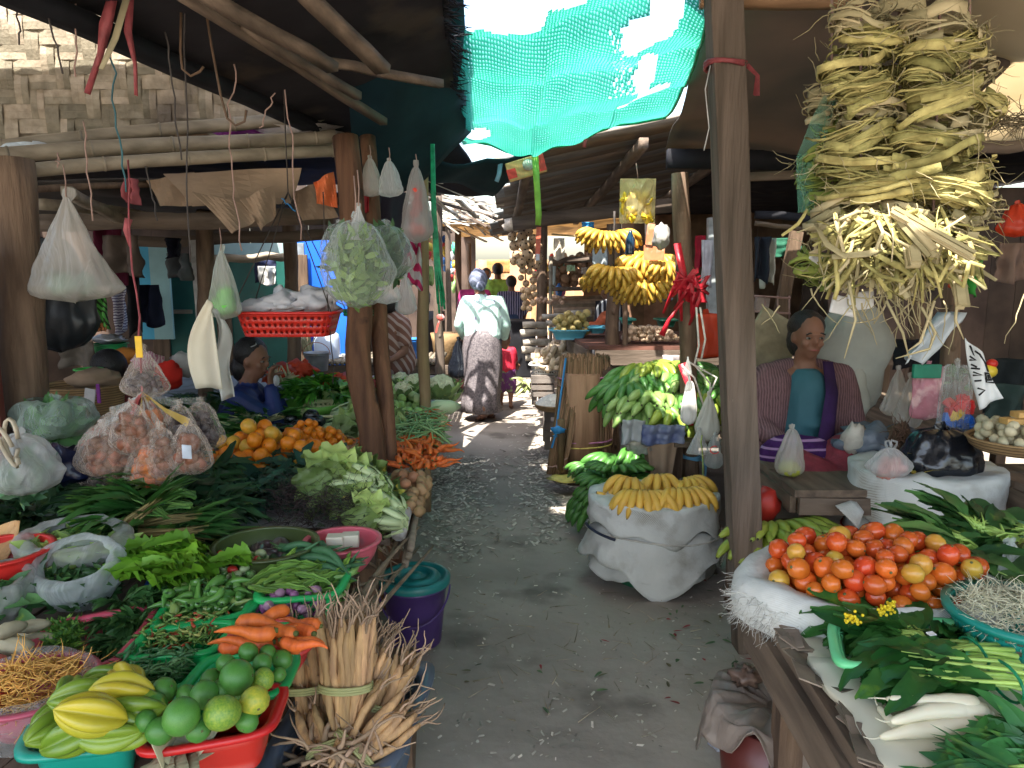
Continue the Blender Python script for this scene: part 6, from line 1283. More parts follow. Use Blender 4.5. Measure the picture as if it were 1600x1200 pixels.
greens('greens_bunch', G(1562, 1072, tz+.02), pi-.02, .29, 'second tied bunch with pale green stalks, above the white radishes', 14, .055)
greens('greens_bunch', G(1640, 1090, tz+.05), pi-.3, .3, 'bunch of stalks crossing the right edge above the long leaves', 10, .05)
for i, (x, y) in enumerate([(1385, 950), (1392, 944), (1378, 955), (1328, 966), (1340, 968)]):
 b = MB(); p = G(x, y, tz+.10)
 for k in range(14): b.blob(p+V((RS.gauss(0, .006), RS.gauss(0, .006), RS.gauss(0, .004))), .0035, n=6)
 tag(b.build('yellow_blossom', mat('yellow_petal', (.8, .6, .02), .5) if i == 0 else bpy.data.materials['yellow_petal']), 'tiny yellow blossom cluster above the green tray' if i < 3 else 'tiny yellow blossom cluster at the tray\'s left end', 'flower', 'yellow blossoms on the greens of the green tray')
b = MB(); b.box(G(1455, 990, tz+.10), (.018, .01, .002), (.2, .1, .4)); tag(b.build('paper_scrap', mat('white_paper_bit', (.75, .75, .75), .6), smooth=False), 'tiny white paper scrap on the greens in the tray', 'paper')
wr = mat('radish_white', (.72, .68, .52), .35, .08, 7, .1, .5, col2=(.62, .58, .42), sss=.1)
def radish(pp, rs_, lb):
 b = MB(); P_ = [G(x, y, z) for x, y, z in pp]; n = 14; pts = []; r_ = []
 for i in range(n+1):
  t = i/n*(len(P_)-1); k = min(len(P_)-2, int(t)); f = t-k; f2 = f*f*(3-2*f)*.5+f*.5; pts.append(P_[k].lerp(P_[k+1], f2)); r_.append(rs_*min(1, .18+.95*(i/n)**.6)*(1 if i < n else .55)*(1+.05*sin(i*1.7)))
 b.tube(pts, r_, 12); b.blob(pts[-1], r_[-1]*1.0, n=8); b.wisp(pts[0], pts[0]-pts[1], .03, .002, 3, .3)
 tag(b.build('white_radish', wr), lb, 'radish')
radish([(1392, 1128, tz+.05), (1450, 1112, tz+.055), (1500, 1110, tz+.05), (1545, 1118, tz+.045)], .02, 'smoothest long white radish, second from the top of the four')
radish([(1385, 1092, tz+.055), (1440, 1096, tz+.06), (1490, 1098, tz+.06), (1530, 1104, tz+.055)], .017, 'uppermost thin white radish under the tied greens')
radish([(1372, 1104, tz+.03), (1395, 1128, tz+.03), (1440, 1142, tz+.03), (1545, 1130, tz+.03)], .016, 'curved white radish bending round the left of the others')
radish([(1375, 1152, tz+.03), (1420, 1142, tz+.035), (1480, 1138, tz+.035), (1540, 1135, tz+.03)], .018, 'lowest white radish, its tip towards the aisle')
ll = lf((.07, .26, .07), (.04, .17, .05), .25, .35)
gB = [bunch('leaf_bunch', 'bunch of long pointed leaves in the bottom right corner', 'greens', 'long pointed leafy bunches in the bottom right corner', 24, .13, .032, ll, gs1, .3, .5, .003, .4, nseg=6, up=.12) for _ in range(3)]
strew(gB, [(1540, 1310), (1740, 1310), (1720, 1190), (1590, 1205)], tz+.0, 26, .03, aim=pi-.2, asp=.6, tilt=.08)
b = MB()
for k in range(3): b.leaf(G(1530+10*k, 1150, tz+.05), (1, .1-.3*k, 0), (0, -.4, 1), .12, .07, .3, .12, n=7, wav=.02, blunt=1)
tag(b.build('broad_leaf', gl1), 'broad rounded green leaves lying across the lowest radish', 'leaf')
bk = pl((.01, .25, .2)); c = G(1600, 955, tz+.10)
b = MB(); n = 84; rows = 9; vs = []
for r_ in range(rows+1):
 t = r_/rows
 for k in range(n): a = 2*pi*k/n; q = .135*(.78+.22*t**.7); vs.append(c+V((q*cos(a), q*sin(a), -.10+.10*t)))
fs = [(r_*n+k, r_*n+(k+1) % n, r_*n+n+(k+1) % n, r_*n+n+k) for r_ in range(rows) for k in range(n) if not (r_ % 2 == 1 and r_ < 8 and k % 2 == 0)]+[tuple(range(n-1, -1, -1))]
b.add(vs, fs); root = empty('sprout_basket', c-V((0, 0, .1)), 'dark green perforated basket full of pale bean sprouts', 'basket'); b.build('side_wall', bk, root, solid=.003)
b = MB(); b.lathe(c, [(.133, -.012), (.149, -.01), (.151, .004), (.134, .004)], 48, close=False); b.build('rim', bk, root)
b = MB()
for i in range(900):
 a = RS.uniform(0, 6.28); q = .125*sqrt(RS.random()); p = c+V((q*cos(a), q*sin(a), -.01+.045*(1-(q/.13)**2)*RS.uniform(.5, 1))); b.wisp(p, (RS.uniform(-1, 1), RS.uniform(-1, 1), RS.uniform(-.3, .3)), RS.uniform(.03, .06), .0013, 4, .5, 0, 3)
tag(b.build('bean_sprouts', mat('sprout_white', (.78, .76, .56), .5, isl=.2)), 'mound of pale bean sprouts in the dark green basket', 'sprouts', kind='stuff')
bag('clear_bag', P(1580, 850, 1.85), .16, .2, film('sprout_bag_film', (.72, .78, .76), .35, .2, 1.0, 9), 'clear crumpled bag standing behind the bean sprouts', flat=.5, p=.9, neck=.08, sag=.9, seed=3)
gC = [bunch('leaf_bunch', 'leafy bunch lying behind the tomatoes at the right', 'greens', 'leafy bunches behind the tomatoes', 20, .22, .05, lf((.07, .2, .05)), gs1, .35, .4, .003, .35, blunt=1) for _ in range(2)]
strew(gC, [(1480, 885), (1640, 895), (1640, 850), (1490, 860)], tz+.03, 12, .05, aim=pi, asp=.8)
b = MB()
for k in range(5): b.leaf(P(1580+RS.uniform(-15, 40), 850, 2.5), (RS.uniform(-1, 1), RS.uniform(-.4, .2), RS.uniform(0, .7)), (0, -1, .6), .17, .12, .2, .1, n=7, blunt=1)
tag(b.build('broad_leaf', lf((.05, .17, .05))), 'big dark leaves at the right edge behind the bean sprouts', 'leaf')
# ================================================================= plastic-draped bin under the table corner
p = G(1215, 1190, 0); root = empty('draped_bin', p, 'brown-red bin draped with dull crumpled plastic, on the ground at the table corner', 'bin')
b = MB(); b.lathe(V((.72, 1.85, 0)), [(.001, 0), (.12, 0), (.16, .36), (.15, .36), (.001, .34)], 32, close=False); b.build('bin_body', pl((.12, .025, .02)), root)
def drape(name, c, rx, ry, z0, drop, m, parent, seed=0, n=72, rag=.3, cup=0, lo=1.12, K=16, pl_=.05, rim=.015):
 vs = []; c = V(c)
 for i in range(K+1):
  t = i/K
  for k in range(n):
   a = 2*pi*k/n; dr = drop*(1-rag*.5+rag*NZ.noise(V((cos(a)*1.6+seed, sin(a)*1.6, seed)))*1.6)
   if t < .3: q = .15+.85*t/.3; z = z0-cup*(1-(t/.3)**2)+rim*sin(t/.3*pi)
   else: f = (t-.3)/.7; q = 1+(lo-1)*f+pl_*f*sin(a*9+seed+3*NZ.noise(V((a, seed, f)))); z = z0-dr*f
   q *= 1+.05*NZ.noise(V((cos(a)*2+seed, sin(a)*2, t*3))); vs.append((c.x+rx*q*cos(a), c.y+ry*q*sin(a), z+.02*NZ.noise(V((cos(a)*4, sin(a)*4+seed, t*5)))))
 b = MB(); b.add(vs, [(i*n+k, i*n+(k+1) % n, i*n+n+(k+1) % n, i*n+n+k) for i in range(K) for k in range(n)]+[tuple(range(n-1, -1, -1))]); return b.build(name, m, parent, solid=.0025)
drape('plastic_drape', (.72, 1.86, 0), .17, .17, .40, .24, film('dull_brown_film', (.42, .35, .3), .75, .3, 1.0, 7), root, 3, rag=.9, lo=1.2, cup=.03)
b = MB(); b.blob(V((.66, 1.93, .42)), (.045, .035, .025), n=22, nz=.9, fq=4); b.build('tied_neck', mat('brown_film_knot', (.2, .13, .1), .4, .3, 9, .6), root)
b = MB(); b.blob(G(1132, 1160, .03), (.045, .035, .03), n=16, nz=.6, fq=3); tag(b.build('film_scrap', film('blue_white_film', (.68, .72, .85), .6, .2)), 'bluish crumpled plastic scrap on the ground beside the draped bin', 'litter')
b = MB(); b.leaf(G(1118, 1150, .015), (-.3, 1, .1), (0, 0, 1), .08, .025, .1); b.leaf(G(1110, 1130, .015), (.8, .6, .1), (0, 0, 1), .06, .02, .1); tag(b.build('teal_scrap', mat('teal_film', (.2, .42, .36), .5)), 'torn teal film scrap on the ground left of the draped bin', 'litter')
# ================================================================= banana sack on the aisle
bc = V((M_(230, 3.6), 3.6, 0)); root = empty('banana_sack', bc, 'round bin wrapped in white woven sacks with a cord round it, carrying the yellow bananas', 'sack-covered bin')
b = MB(); b.lathe(bc, [(.001, .0), (.2, 0), (.23, .36), (.21, .36), (.001, .33)], 32, close=False); b.build('bin_body', pl((.03, .2, .1)), root)
drape('upper_sack', bc, .33, .27, .43, .18, SACKW, root, 2, rag=.35, lo=1.0, cup=.05, pl_=.02, rim=.03)
drape('lower_sack', bc, .315, .26, .28, .25, SACKW, root, 5, rag=.55, lo=1.16, pl_=.05)
drape('inner_sack', bc, .29, .25, .23, .2, SACKW, root, 8, rag=.2, lo=1.1, pl_=.06)
b = MB(); b.tube([bc+V((.342*cos(q), .277*sin(q), .265+.015*sin(q*2))) for q in [i*pi/20 for i in range(41)]], .0045, 6); b.build('cord', mat('pale_cord', (.6, .58, .52), .6), root)
b = MB(); b.tube([bc+V((.35*cos(q), .285*sin(q), .29-.03*(q-3.3))) for q in [3.3+i*.09 for i in range(9)]], .007, 7); b.build('cord', mat('black_cord', (.02, .03, .06), .5), root)
def ban(b, p, d, u, L, r, cv, m=0):
 d, s_, u = fr(d, u); pts = []; n = 8
 for i in range(n+1): t = i/n; pts.append(p+d*(L*t)+u*(cv*L*(t*(1-t)*4)*.5-.0*t))
 b.tube(pts, [r*f for f in (.5, .75, .95, 1, 1.02, 1, .93, .7, .32)], 7, m)
 b.tube([pts[-1], pts[-1]+(pts[-1]-pts[-2])*.22], [r*.24, r*.16], 5, m=1)
by = mat('banana_yellow', (.72, .46, .07), .45, .15, 7, .1, .4, col2=(.6, .34, .06), isl=.12, dirt=((.16, .08, .03), 34, .66)); bgr = mat('banana_green', (.085, .23, .04), .4, .15, 5, .1, .45, col2=(.045, .14, .03), isl=.15, rnd=.08)
byg = mat('banana_yellow_green', (.34, .38, .05), .4, .15, 4, .1, .45, col2=(.17, .27, .04), isl=.15); bdg = mat('banana_pale_green', (.26, .36, .12), .4, .15, 5, .1, .45, col2=(.14, .26, .06), isl=.18, rnd=.1); boch = mat('banana_ochre', (.55, .33, .05), .5, .15, 7, .1, .4, col2=(.38, .21, .03), isl=.15, dirt=((.1, .05, .02), 30, .62))
btip = mat('banana_tip', (.05, .035, .03), .7); bst = mat('banana_stalk', (.05, .045, .05), .7, .3, 9, .3)
def hand_of(name, label, group, m, n=11, L=.13, r=.017, layers=2, cat='banana hand', arc=1.9, cv=.35, dr=.75):
 """hand at the origin: fruit fan forward (-Y) and hang down"""
 root = empty(name, (0, 0, 0), label, cat, group); c = MB(); c.blob((0, .01, .0), (.03+.004*n*.5, .022, .018), n=10, nz=.25); c.build('stalk', bst if m is not bgr else m, root)
 for ly in range(layers):
  nn = n-ly*2
  for i in range(nn):
   x = (i-(nn-1)/2)*r*1.75*min(1, arc/1.9+.15); q = x/(n*r)*1.1*arc/1.9; d = V((q, -.8+.15*ly, -dr+.55*ly)); b = MB()
   ban(b, V((x*.55, -.004-.012*ly, .006+.018*ly)), d, (q*.3, -.75, .55), L*RS.uniform(.88, 1.08), r*RS.uniform(.92, 1.08), cv); b.build('banana', [m, btip], root)
 return root
Hd = 'yellow banana hand on the white sack'
hs = [('yellow banana hand at the front left of the sack, fanned downwards', (1003, 800, 3.6, -.1, 12, 1)), ('yellow banana hand with a dark cut stalk at the front right', (1062, 795, 3.62, .15, 11, 1)), ('yellow banana hand at the back left of the sack', (985, 775, 3.8, -.6, 8, 1)), ('yellow banana hand on top at the back', (1028, 765, 3.86, .0, 8, 1)), ('yellow banana hand at the back right', (1072, 770, 3.82, .5, 8, 1)), ('small yellow banana hand in the gap between the two front hands', (1033, 812, 3.55, .1, 4, .8))]
for i, (lb, (x, y, Y, az, n, s)) in enumerate(hs):
 o = hand_of('banana_hand', lb, None, by, max(4, n-2), .145, .021, 2 if n > 6 else 1, dr=1.15, cv=.5); p = P(x, y, Y-.12); p.z = max(p.z, .45); put(o, p+V((0, 0, .015)), (RS.uniform(-.2, .1), 0, az), None, s)
b = MB(); b.lathe(P(1057, 782, 3.55), [(.02, -.02), (.026, 0), (.024, .04), (.001, .042)], 6, rot=Euler((.7, .1, 0)).to_matrix()); tag(b.build('cut_stalk', mat('slate_stalk', (.09, .09, .11), .7), smooth=False), 'dark cut stalk sticking out between the front yellow bananas', 'stalk')
b = MB(); ban(b, P(962, 800, 3.6), (-.5, -.1, .55), (0, 0, 1), .15, .018, .2); ban(b, P(958, 808, 3.6), (-.9, -.1, .1), (0, 0, 1), .11, .018, .2); tag(b.build('loose_bananas', [by, btip]), 'pair of loose yellow bananas pointing up at the left of the sack', 'bananas')
root = empty('green_banana_bunch', G(945, 812, 0), 'large whole bunch of green bananas standing on the ground behind the sack', 'banana bunch')
ax = [(G(940, 790, .0).x+.0, 4.25, .02), (V(P(950, 735, 4.2))), P(990, 718, 4.5)]
c0 = P(968, 742, 4.2); k = 0
b = MB(); b.tube([c0+V((-.05, .1, -.3)), c0+V((0, .06, 0)), c0+V((.05, .05, .03))], [.02, .03, .022], 8); b.build('stalk', bst, root)
for tier in range(5):
 z = c0.z-.045*tier; nn = 14
 for i in range(nn):
  a = pi*1.0+pi*1.15*i/(nn-1)-.1; rr_ = .045+.03*tier; d = V((cos(a), sin(a)*.8, .35-.32*tier))
  b = MB(); ban(b, V((c0.x-.01*tier+cos(a)*rr_, c0.y+sin(a)*rr_*.8, z)), d, (cos(a)*.6, sin(a)*.6, .8), .18*RS.uniform(.88, 1.05)*(1-.04*tier), .0225, .4); b.build('banana', [bgr, btip], root); k += 1
gh = [hand_of('banana_hand', 'green banana hand lying behind the whole bunch on the ground', 'green banana hands behind the whole bunch on the ground', bgr, 10, .13, .018, 2) for _ in range(1)]
spread(gh, [(P(972, 722, 4.45), (0, 0, -.5), 1.4), (P(992, 708, 4.5), (0, 0, .4), 1.4), (P(1010, 735, 4.45), (.3, 0, .6), 1.3), (P(1000, 758, 4.4), (0, 0, .3), 1.3), (P(930, 735, 4.4), (0, 0, -.9), 1)])
GL = 'green banana hand heaped on the plank stall'; GP = 'green banana hands heaped on the plank stall'
pr = [hand_of('banana_hand', 'deep green banana hand heaped on the plank stall', GP, bgr, 8, .16, .021, 2), hand_of('banana_hand', 'pale greyish green banana hand heaped on the plank stall', GP, bdg, 7, .15, .021, 2), hand_of('banana_hand', 'yellow-green banana hand on top of the heap', GP, byg, 7, .16, .022, 2)]
sp = [(1000, 548, .86, .0, 2), (1022, 566, .84, .2, 2), (992, 572, .84, -.3, 0), (1030, 585, .82, .1, 0), (985, 592, .80, -.5, 0), (1010, 600, .80, 0, 1), (1035, 600, .79, .4, 1), (975, 610, .76, -.7, 0), (995, 615, .77, -.1, 1), (1022, 622, .76, .1, 0), (1048, 615, .76, .5, 1), (985, 635, .70, -.3, 1), (1010, 642, .70, 0, 1), (1035, 642, .69, .3, 1), (1055, 640, .69, .6, 0), (1000, 655, .66, -.1, 1), (1040, 655, .65, .1, 2), (1060, 600, .80, .4, 0), (1045, 575, .82, .6, 0),
      (1115, 575, .80, 0, 1), (1100, 590, .78, -.3, 1), (1128, 600, .77, .3, 0), (1110, 612, .74, 0, 0), (1130, 628, .72, .2, 0), (1145, 600, .76, .3, 0), (1105, 635, .70, 0, 2), (1128, 650, .68, .1, 2), (1195, 622, .76, 0, 0), (1210, 638, .72, .2, 2), (1190, 645, .70, -.2, 2), (1225, 645, .70, .3, 2)]
spread(pr, [((lambda q: V((q.x, q.y, z+.04)))(P(x+(10 if x < 1080 else 8), y, 4.75-1.8*(.86-z))), (RS.uniform(-.3, .2), RS.uniform(-.2, .2), a), RS.uniform(1.3, 1.5), k) for x, y, z, a, k in sp])
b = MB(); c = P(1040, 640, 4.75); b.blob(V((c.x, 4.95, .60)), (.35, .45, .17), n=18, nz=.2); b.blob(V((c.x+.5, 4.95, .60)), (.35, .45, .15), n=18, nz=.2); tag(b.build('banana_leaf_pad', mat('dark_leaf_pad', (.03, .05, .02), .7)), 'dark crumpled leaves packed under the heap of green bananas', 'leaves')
gh2 = [hand_of('banana_hand', 'yellowish green banana hand low behind the tall grey post', 'banana hands behind the tomato table', byg, 9, .16, .02, 2)]
spread(gh2, [(P(1215, 838, 2.95), (-.5, 0, .3), 1.15), (P(1200, 850, 2.9), (-.5, 0, -.3), 1.1), (P(1235, 850, 2.9), (-.5, 0, .6), 1.1)])
b = MB(); b.box((P(1215, 870, 3.0).x+.05, 3.05, .22), (.4, .35, .42)); tag(b.build('dark_crate', WOOD, smooth=False), 'dark wooden crate under the yellow-green bananas beside the tall post', 'crate')
bagm = 0
for (x, y, Y, r_, lb, m) in [(1000, 690, 4.15, (.09, .06, .07), 'dusty grey bag hanging at the corner of the banana stall', LGF), (950, 590, 5.4, (.10, .10, .085), 'dark brown fibrous husk beside the brooms', mat('dark_fibre', (.12, .07, .05), .8, .3, 20, .8, stretch=(1, 6, 6)))]:
 b = MB(); b.blob(P(x, y, Y), r_, n=30, nz=.3, fq=4, seed=x); tag(b.build('crumpled_bag' if 'husk' not in lb else 'fibrous_husk', m), lb, 'bag' if 'husk' not in lb else 'husk')
b = MB(); b.sheet(lambda u, v: P(1010, 690, 4.1).lerp(P(1060, 690, 4.1), u).lerp(P(1020, 760, 4.15).lerp(P(1050, 745, 4.1), u), v)+V((0, .02*sin(u*9), 0)), 10, 8); tag(b.build('stall_skirt', CARD, solid=.004), 'brown cardboard skirt hanging from the corner of the banana stall', 'cardboard')
b = MB(); b.blob(P(958, 642, 5.0), (.03, .02, .03), n=10, nz=.7); b.tube([P(958, 645, 5), P(950, 650, 5)], .006, 5); tag(b.build('blue_knot', BLUEC), 'knot of blue cord at the corner of the banana stall', 'cord')
cloth('crumpled_sheet', 972, 656, 1008, 692, 4.05, mat('dusty_white_film', (.42, .44, .44), .4, .2, 5, .6, transl=.2), 'dusty white plastic draped over the stall corner under the green bananas', 'plastic', amp=.018, fold=11)
cloth('crumpled_sheet', 1004, 664, 1068, 694, 4.0, mat('blue_print_film', (.03, .05, .16), .4, .3, 9, .6, col2=(.2, .22, .26)), 'blue and white printed bag draped under the lowest green bananas', 'plastic', amp=.015, fold=16)
post_x = lambda y, Y=4.3: P(1068+(y-280)*.033, y, Y)
b = MB()
for i in range(16): p = post_x(455+RS.uniform(-14, 14), 4.26); b.strip([p, p+V((RS.uniform(-.10, .12), -.02, RS.uniform(-.02, .10))), p+V((RS.uniform(-.14, .14), -.03, RS.uniform(-.16, .14)))], [.03, .035, .02], (0, 1, 0), roll=1)
b.strip([P(1058, 380, 4.28), P(1068, 430, 4.25), P(1076, 470, 4.25)], .04, (0, 1, 0)); b.strip([P(1068, 470, 4.2), P(1045, 500, 4.2), P(1034, 524, 4.2)], [.01, .02, .035], (0, 1, 0))
tag(b.build('red_rag', mat('red_film', (.5, .015, .03), .4, .3, 10, .4), solid=.002), 'red plastic strips knotted round the dark post above the bananas', 'ribbon')
b = MB()
for (a, c, e) in (((1088, 480), (1092, 540), (1085, 570)), ((1094, 480), (1102, 530), (1096, 560)), ((1085, 570), (1110, 600), (1105, 640)), ((1066, 572), (1085, 590), (1108, 660)), ((1075, 565), (1120, 590), (1092, 650))): b.tube([P(*a, 4.1), P(*c, 4.08), P(*e, 4.05)], .006, 6)
tag(b.build('white_rope', mat('white_rope', (.62, .58, .52), .6, .2, 30, .4)), 'loops of white string on the dark post holding the bags', 'rope')
b = MB(); b.strip([P(1066, 568, 4.1), P(1084, 620, 4.1), P(1080, 665, 4.1)], [.05, .04, .03], (0, 1, 0), roll=.5); tag(b.build('red_strip', bpy.data.materials['red_film.001'] if 'red_film.001' in bpy.data.materials else PINKR, solid=.002), 'red strip hanging behind the white bags on the dark post', 'ribbon')
bag('white_bag', P(1078, 595, 4.05), .25, .09, mat('blue_white_bag', (.66, .64, .6), .5, .2, 4, .4, dirt=((.3, .5, .75), 5, .6)), 'slim white bag hanging left on the dark post', flat=.5, p=.5, neck=.2, sag=.8, seed=2)
bag('white_bag', P(1108, 618, 4.0), .26, .14, mat('cream_bag', (.6, .6, .54), .6, .1, 4, .3, transl=.3), 'cream cloth bag hanging right on the dark post', flat=.5, p=.8, neck=.1, sag=.7, seed=5)
bag('clear_bag', P(1092, 672, 3.95), .14, .13, WHITEF, 'white triangular bag below the cream one on the dark post', flat=.5, p=1, neck=.1, sag=.9, seed=8)
bag('clear_bag', P(1118, 680, 3.95), .19, .11, HAZEF, 'cloudy bag with a red stamp hanging lowest on the dark post', flat=.6, p=.6, neck=.2, sag=.75, seed=9)
b = MB(); b.tube([P(1117+7*cos(q), 703+6*sin(q), 3.88) for q in [i*pi/6+.5 for i in range(10)]], .003, 5); tag(b.build('red_stamp', mat('red_ink', (.7, .05, .05), .5)), 'small curled red mark on the cloudy bag', 'mark')
bag('black_bag', P(1075, 560, 4.0), .1, .05, HAZEF, 'tiny clear bag tied beside the white string', flat=.5, seed=3)
ring('blue_tie', P(1080, 715, 4.33), .055, mat('pale_blue_cord', (.15, .4, .6), .5), 'pale blue cord tied low on the dark post', tail=1)
line('yellow_green_string', P(1097, 680, 3.9), P(1099, 790, 3.9), .004, mat('lime_cord', (.35, .45, .12), .6), 'yellow-green string hanging below the white bags')
hp = [hand_of('hanging_banana_hand', 'ochre banana hand hanging on the dark post of the far stall', 'ochre banana hands hanging over the far stall', boch, 10, .15, .021, 2, arc=2.6, dr=1.1)]
hh = [(958, 425, 0, 1.1), (975, 440, .3, 1), (945, 430, -.4, .95), (1008, 445, 0, 1.1), (1000, 455, -.3, 1), (1020, 405, 0, 1.1), (1040, 415, .3, 1), (1005, 410, -.3, 1.1), (955, 370, 0, 1.1), (940, 368, -.4, .9)]
spread(hp, [(P(x, y, 5.2+(i % 3)*.06), (RS.uniform(-.2, .2), RS.uniform(-.2, .2), a), s) for i, (x, y, a, s) in enumerate(hh)])
line('hanging_rope', P(1010, 330, 5.2), P(1012, 470, 5.2), .012, TWINED, 'dark rope carrying the hanging ochre bananas')
line('hanging_rope', P(960, 330, 5.2), P(958, 425, 5.2), .008, TWINED, 'thin rope carrying the left hanging bananas')
a = P(969, 279, 4.4); c = P(1023, 349, 4.4); root = empty('yellow_packet', ((a.x+c.x)/2, 4.4, c.z), 'transparent packet of yellow produce hanging from a string under the slatted roof', 'packet')
b = MB(); b.sheet(lambda u, v: V((a.x+(c.x-a.x)*u, 4.4-.03*sin(pi*u)*sin(pi*v)+.012*NZ.noise(V((u*6, v*6, 0))), c.z+(a.z-c.z)*v)), 16, 20); b.sheet(lambda u, v: V((c.x+(a.x-c.x)*u, 4.4+.02*sin(pi*u)*sin(pi*v), c.z+(a.z-c.z)*v)), 8, 8)
b.build('packet_film', film('yellow_packet_film', (.72, .62, .3), .45, .12, 1.3, 16), root)
b = MB()
for i in range(36): b.blob(V((RS.uniform(a.x+.02, c.x-.02), 4.4, c.z+.02+(a.z-c.z)*.6*RS.random()**1.6)), (.03, .008, .018), rr(), 8, nz=.3)
b.build('contents', mat('yellow_pieces', (.8, .55, .03), .5, isl=.2), root); b = MB(); b.tube([P(994, 255, 4.4), P(997, 279, 4.39)], .003, 5); b.build('cord', TWINE, root)
tag(MB().lathe(P(984, 398, 5.0), [(.001, 0), (.03, 0), (.032, .01), (.032, .10), (.014, .14), (.012, .16), (.001, .16)], 16, close=False).build('dark_bottle', mat('dark_blue_glass', (.01, .03, .06), .15, coat=.5)), 'dark blue bottle hanging right of the upper ochre bananas', 'bottle')
tag(MB().blob(P(1033, 370, 4.9), (.055, .04, .08), n=18, nz=.5).build('foil_lump', mat('foil_film', (.6, .58, .55), .25, .2, 9, .6, metal=.5)), 'silvery crumpled bag beside the dark post', 'bag')
tag(MB().box(P(1016, 366, 5.05), (.05, .01, .14), (0, .1, 0)).box(P(1022, 395, 5.06), (.14, .01, .1)).build('orange_card', mat('orange_card', (.65, .22, .1), .6, dirt=((.6, .45, .35), 9, .5)), smooth=False), 'orange and buff card hanging behind the silvery bag', 'card')
root = empty('printed_packet', P(822, 262, 4.9), 'red and yellow printed packet with a pale round emblem under the net\'s lowest point', 'packet')
b = MB(); b.box(P(822, 262, 4.9), (.25, .03, .12), (0, -.28, 0)); b.build('box_body', mat('packet_yellow', (.6, .36, .14), .5), root, smooth=False, bev=.006)
b = MB(); b.box(P(800, 272, 4.9)+V((0, -.018, 0)), (.06, .004, .06), (0, -.28, 0)); b.box(P(845, 254, 4.9)+V((0, -.018, 0)), (.05, .004, .11), (0, -.28, 0)); b.build('red_patch', mat('packet_red', (.65, .04, .03), .5), root, smooth=False)
b = MB(); b.lathe(P(825, 258, 4.9)+V((0, -.019, 0)), [(.001, 0), (.036, 0), (.036, .003), (.001, .003)], 24, rot=Euler((pi/2, 0, 0)).to_matrix(), close=False); b.build('round_emblem', mat('packet_white', (.7, .66, .6), .5), root)
def ribbon(pts, Y, w_, m, lb, name='ribbon'):
 b = MB(); b.strip([P(x, y, Y) for x, y in pts], w_, (0, 1, 0), roll=.6, fold=.1); tag(b.build(name, m, solid=.002), lb, 'ribbon')
ribbon([(836, 240), (839, 290), (842, 335), (841, 352)], 4.8, .04, mat('lime_ribbon', (.35, .62, .1), .5, transl=.3), 'lime green ribbon dangling from the lowest point of the net')
ribbon([(782, 255), (780, 272), (776, 284)], 4.9, .03, mat('blue_tape', (.25, .45, .65), .5), 'short blue tape left of the printed packet')
ribbon([(912, 205), (915, 218), (913, 230)], 4.6, .025, PINKR, 'pink rag end on the lower hem of the net')
ribbon([(1148, 118), (1158, 140), (1166, 172)], 2.8, .014, PINKR, 'pink end of the tape fluttering right of the tall grey post')
# ================================================================= hanging bark bundles
bk1 = mat('dry_bark', (.5, .45, .17), .8, .3, 9, .8, .15, col2=(.2, .17, .06), isl=.38, stretch=(2, 2, 2)); bk2 = mat('pale_bark', (.5, .43, .25), .7, .25, 6, .3, .25, col2=(.3, .25, .13), isl=.3)
def coil(c, r, w_, az, tl, b, h, sd_):
 """one coil of bent bark strips, open loop facing az"""
 E = Matrix.Rotation(az, 3, 'Z') @ Matrix.Rotation(tl, 3, 'Y'); c = V(c)
 for k in range(36):
  rr_ = r*(.45+.017*k)*RS.uniform(.92, 1.08); z0 = RS.uniform(-.5, .5)*w_; rr_ *= 1-.25*abs(z0/w_); ph_ = RS.uniform(0, 6.3); hw_ = RS.uniform(0, .02); a0 = RS.uniform(-1.3, 1.5); a1 = a0+RS.uniform(2.2, 5.2)
  pts = []
  for i in range(13):
   a = a0+(a1-a0)*i/12; pts.append(c+E @ V((rr_*1.15*cos(a), rr_*.8*sin(a), z0*(1-.3*sin(a))+.010*sin(a*2.3+ph_)+.3*hw_*sin(a*5+ph_))))
  t = E @ (V((0, 0, 1))); vs = []; fs = []
  hw = w_*(RS.uniform(.012, .035) if RS.random() < .72 else RS.uniform(.07, .16))
  for i, p in enumerate(pts): vs += [p-t*hw, p+t*hw+V((RS.uniform(-.002, .002),)*3)]
  fs = [(2*i, 2*i+1, 2*i+3, 2*i+2) for i in range(12)]; b.add(vs, fs)
 for k in range(14):
  a = RS.uniform(0, 6.28); p = c+E @ V((r*cos(a), r*.8*sin(a), RS.uniform(-.5, .5)*w_)); h.wisp(p, (RS.uniform(-1, 1), RS.uniform(-.6, .3), RS.uniform(-.9, .4)), RS.uniform(.04, .12), .0018, 5, .4, 0, 3)
def strand(x0, y0, x1, y1, Y, n, r, lb, name='bark_strand', m=bk1, sp_=.0):
 root = empty(name, P(x1, y1, Y), lb, 'bark bundle'); h = MB();
 for i in range(n):
  t = i/(n-1); p = P(x0+(x1-x0)*t+17*sin(i*2.1), y0+(y1-y0)*t, Y+.02*sin(i*1.7)); b = MB(); coil(p, r*(1+.25*t)*RS.uniform(.9, 1.1), .088*RS.uniform(.85, 1.2), RS.uniform(-.6, .6)+pi*(i % 2), RS.uniform(-.42, .42), b, h, i); b.build('bark_coil', m if i % 4 else bk2, root, solid=.002)
 b = MB(); b.tube([P(x0, -60, Y), P(x0, y0, Y), P((x0+x1)/2, (y0+y1)/2, Y), P(x1, y1, Y)], .004, 6); b.build('cord', TWINE, root); h.build('loose_fibre', bk2, root)
strand(1345, 30, 1345, 335, 2.2, 9, .092, 'left front strand of coiled dry bark, hung highest near the tall post')
strand(1468, 45, 1458, 335, 2.15, 9, .1, 'right front strand of coiled dry bark')
strand(1405, 40, 1410, 400, 2.35, 9, .095, 'middle strand of coiled bark behind the two front ones')
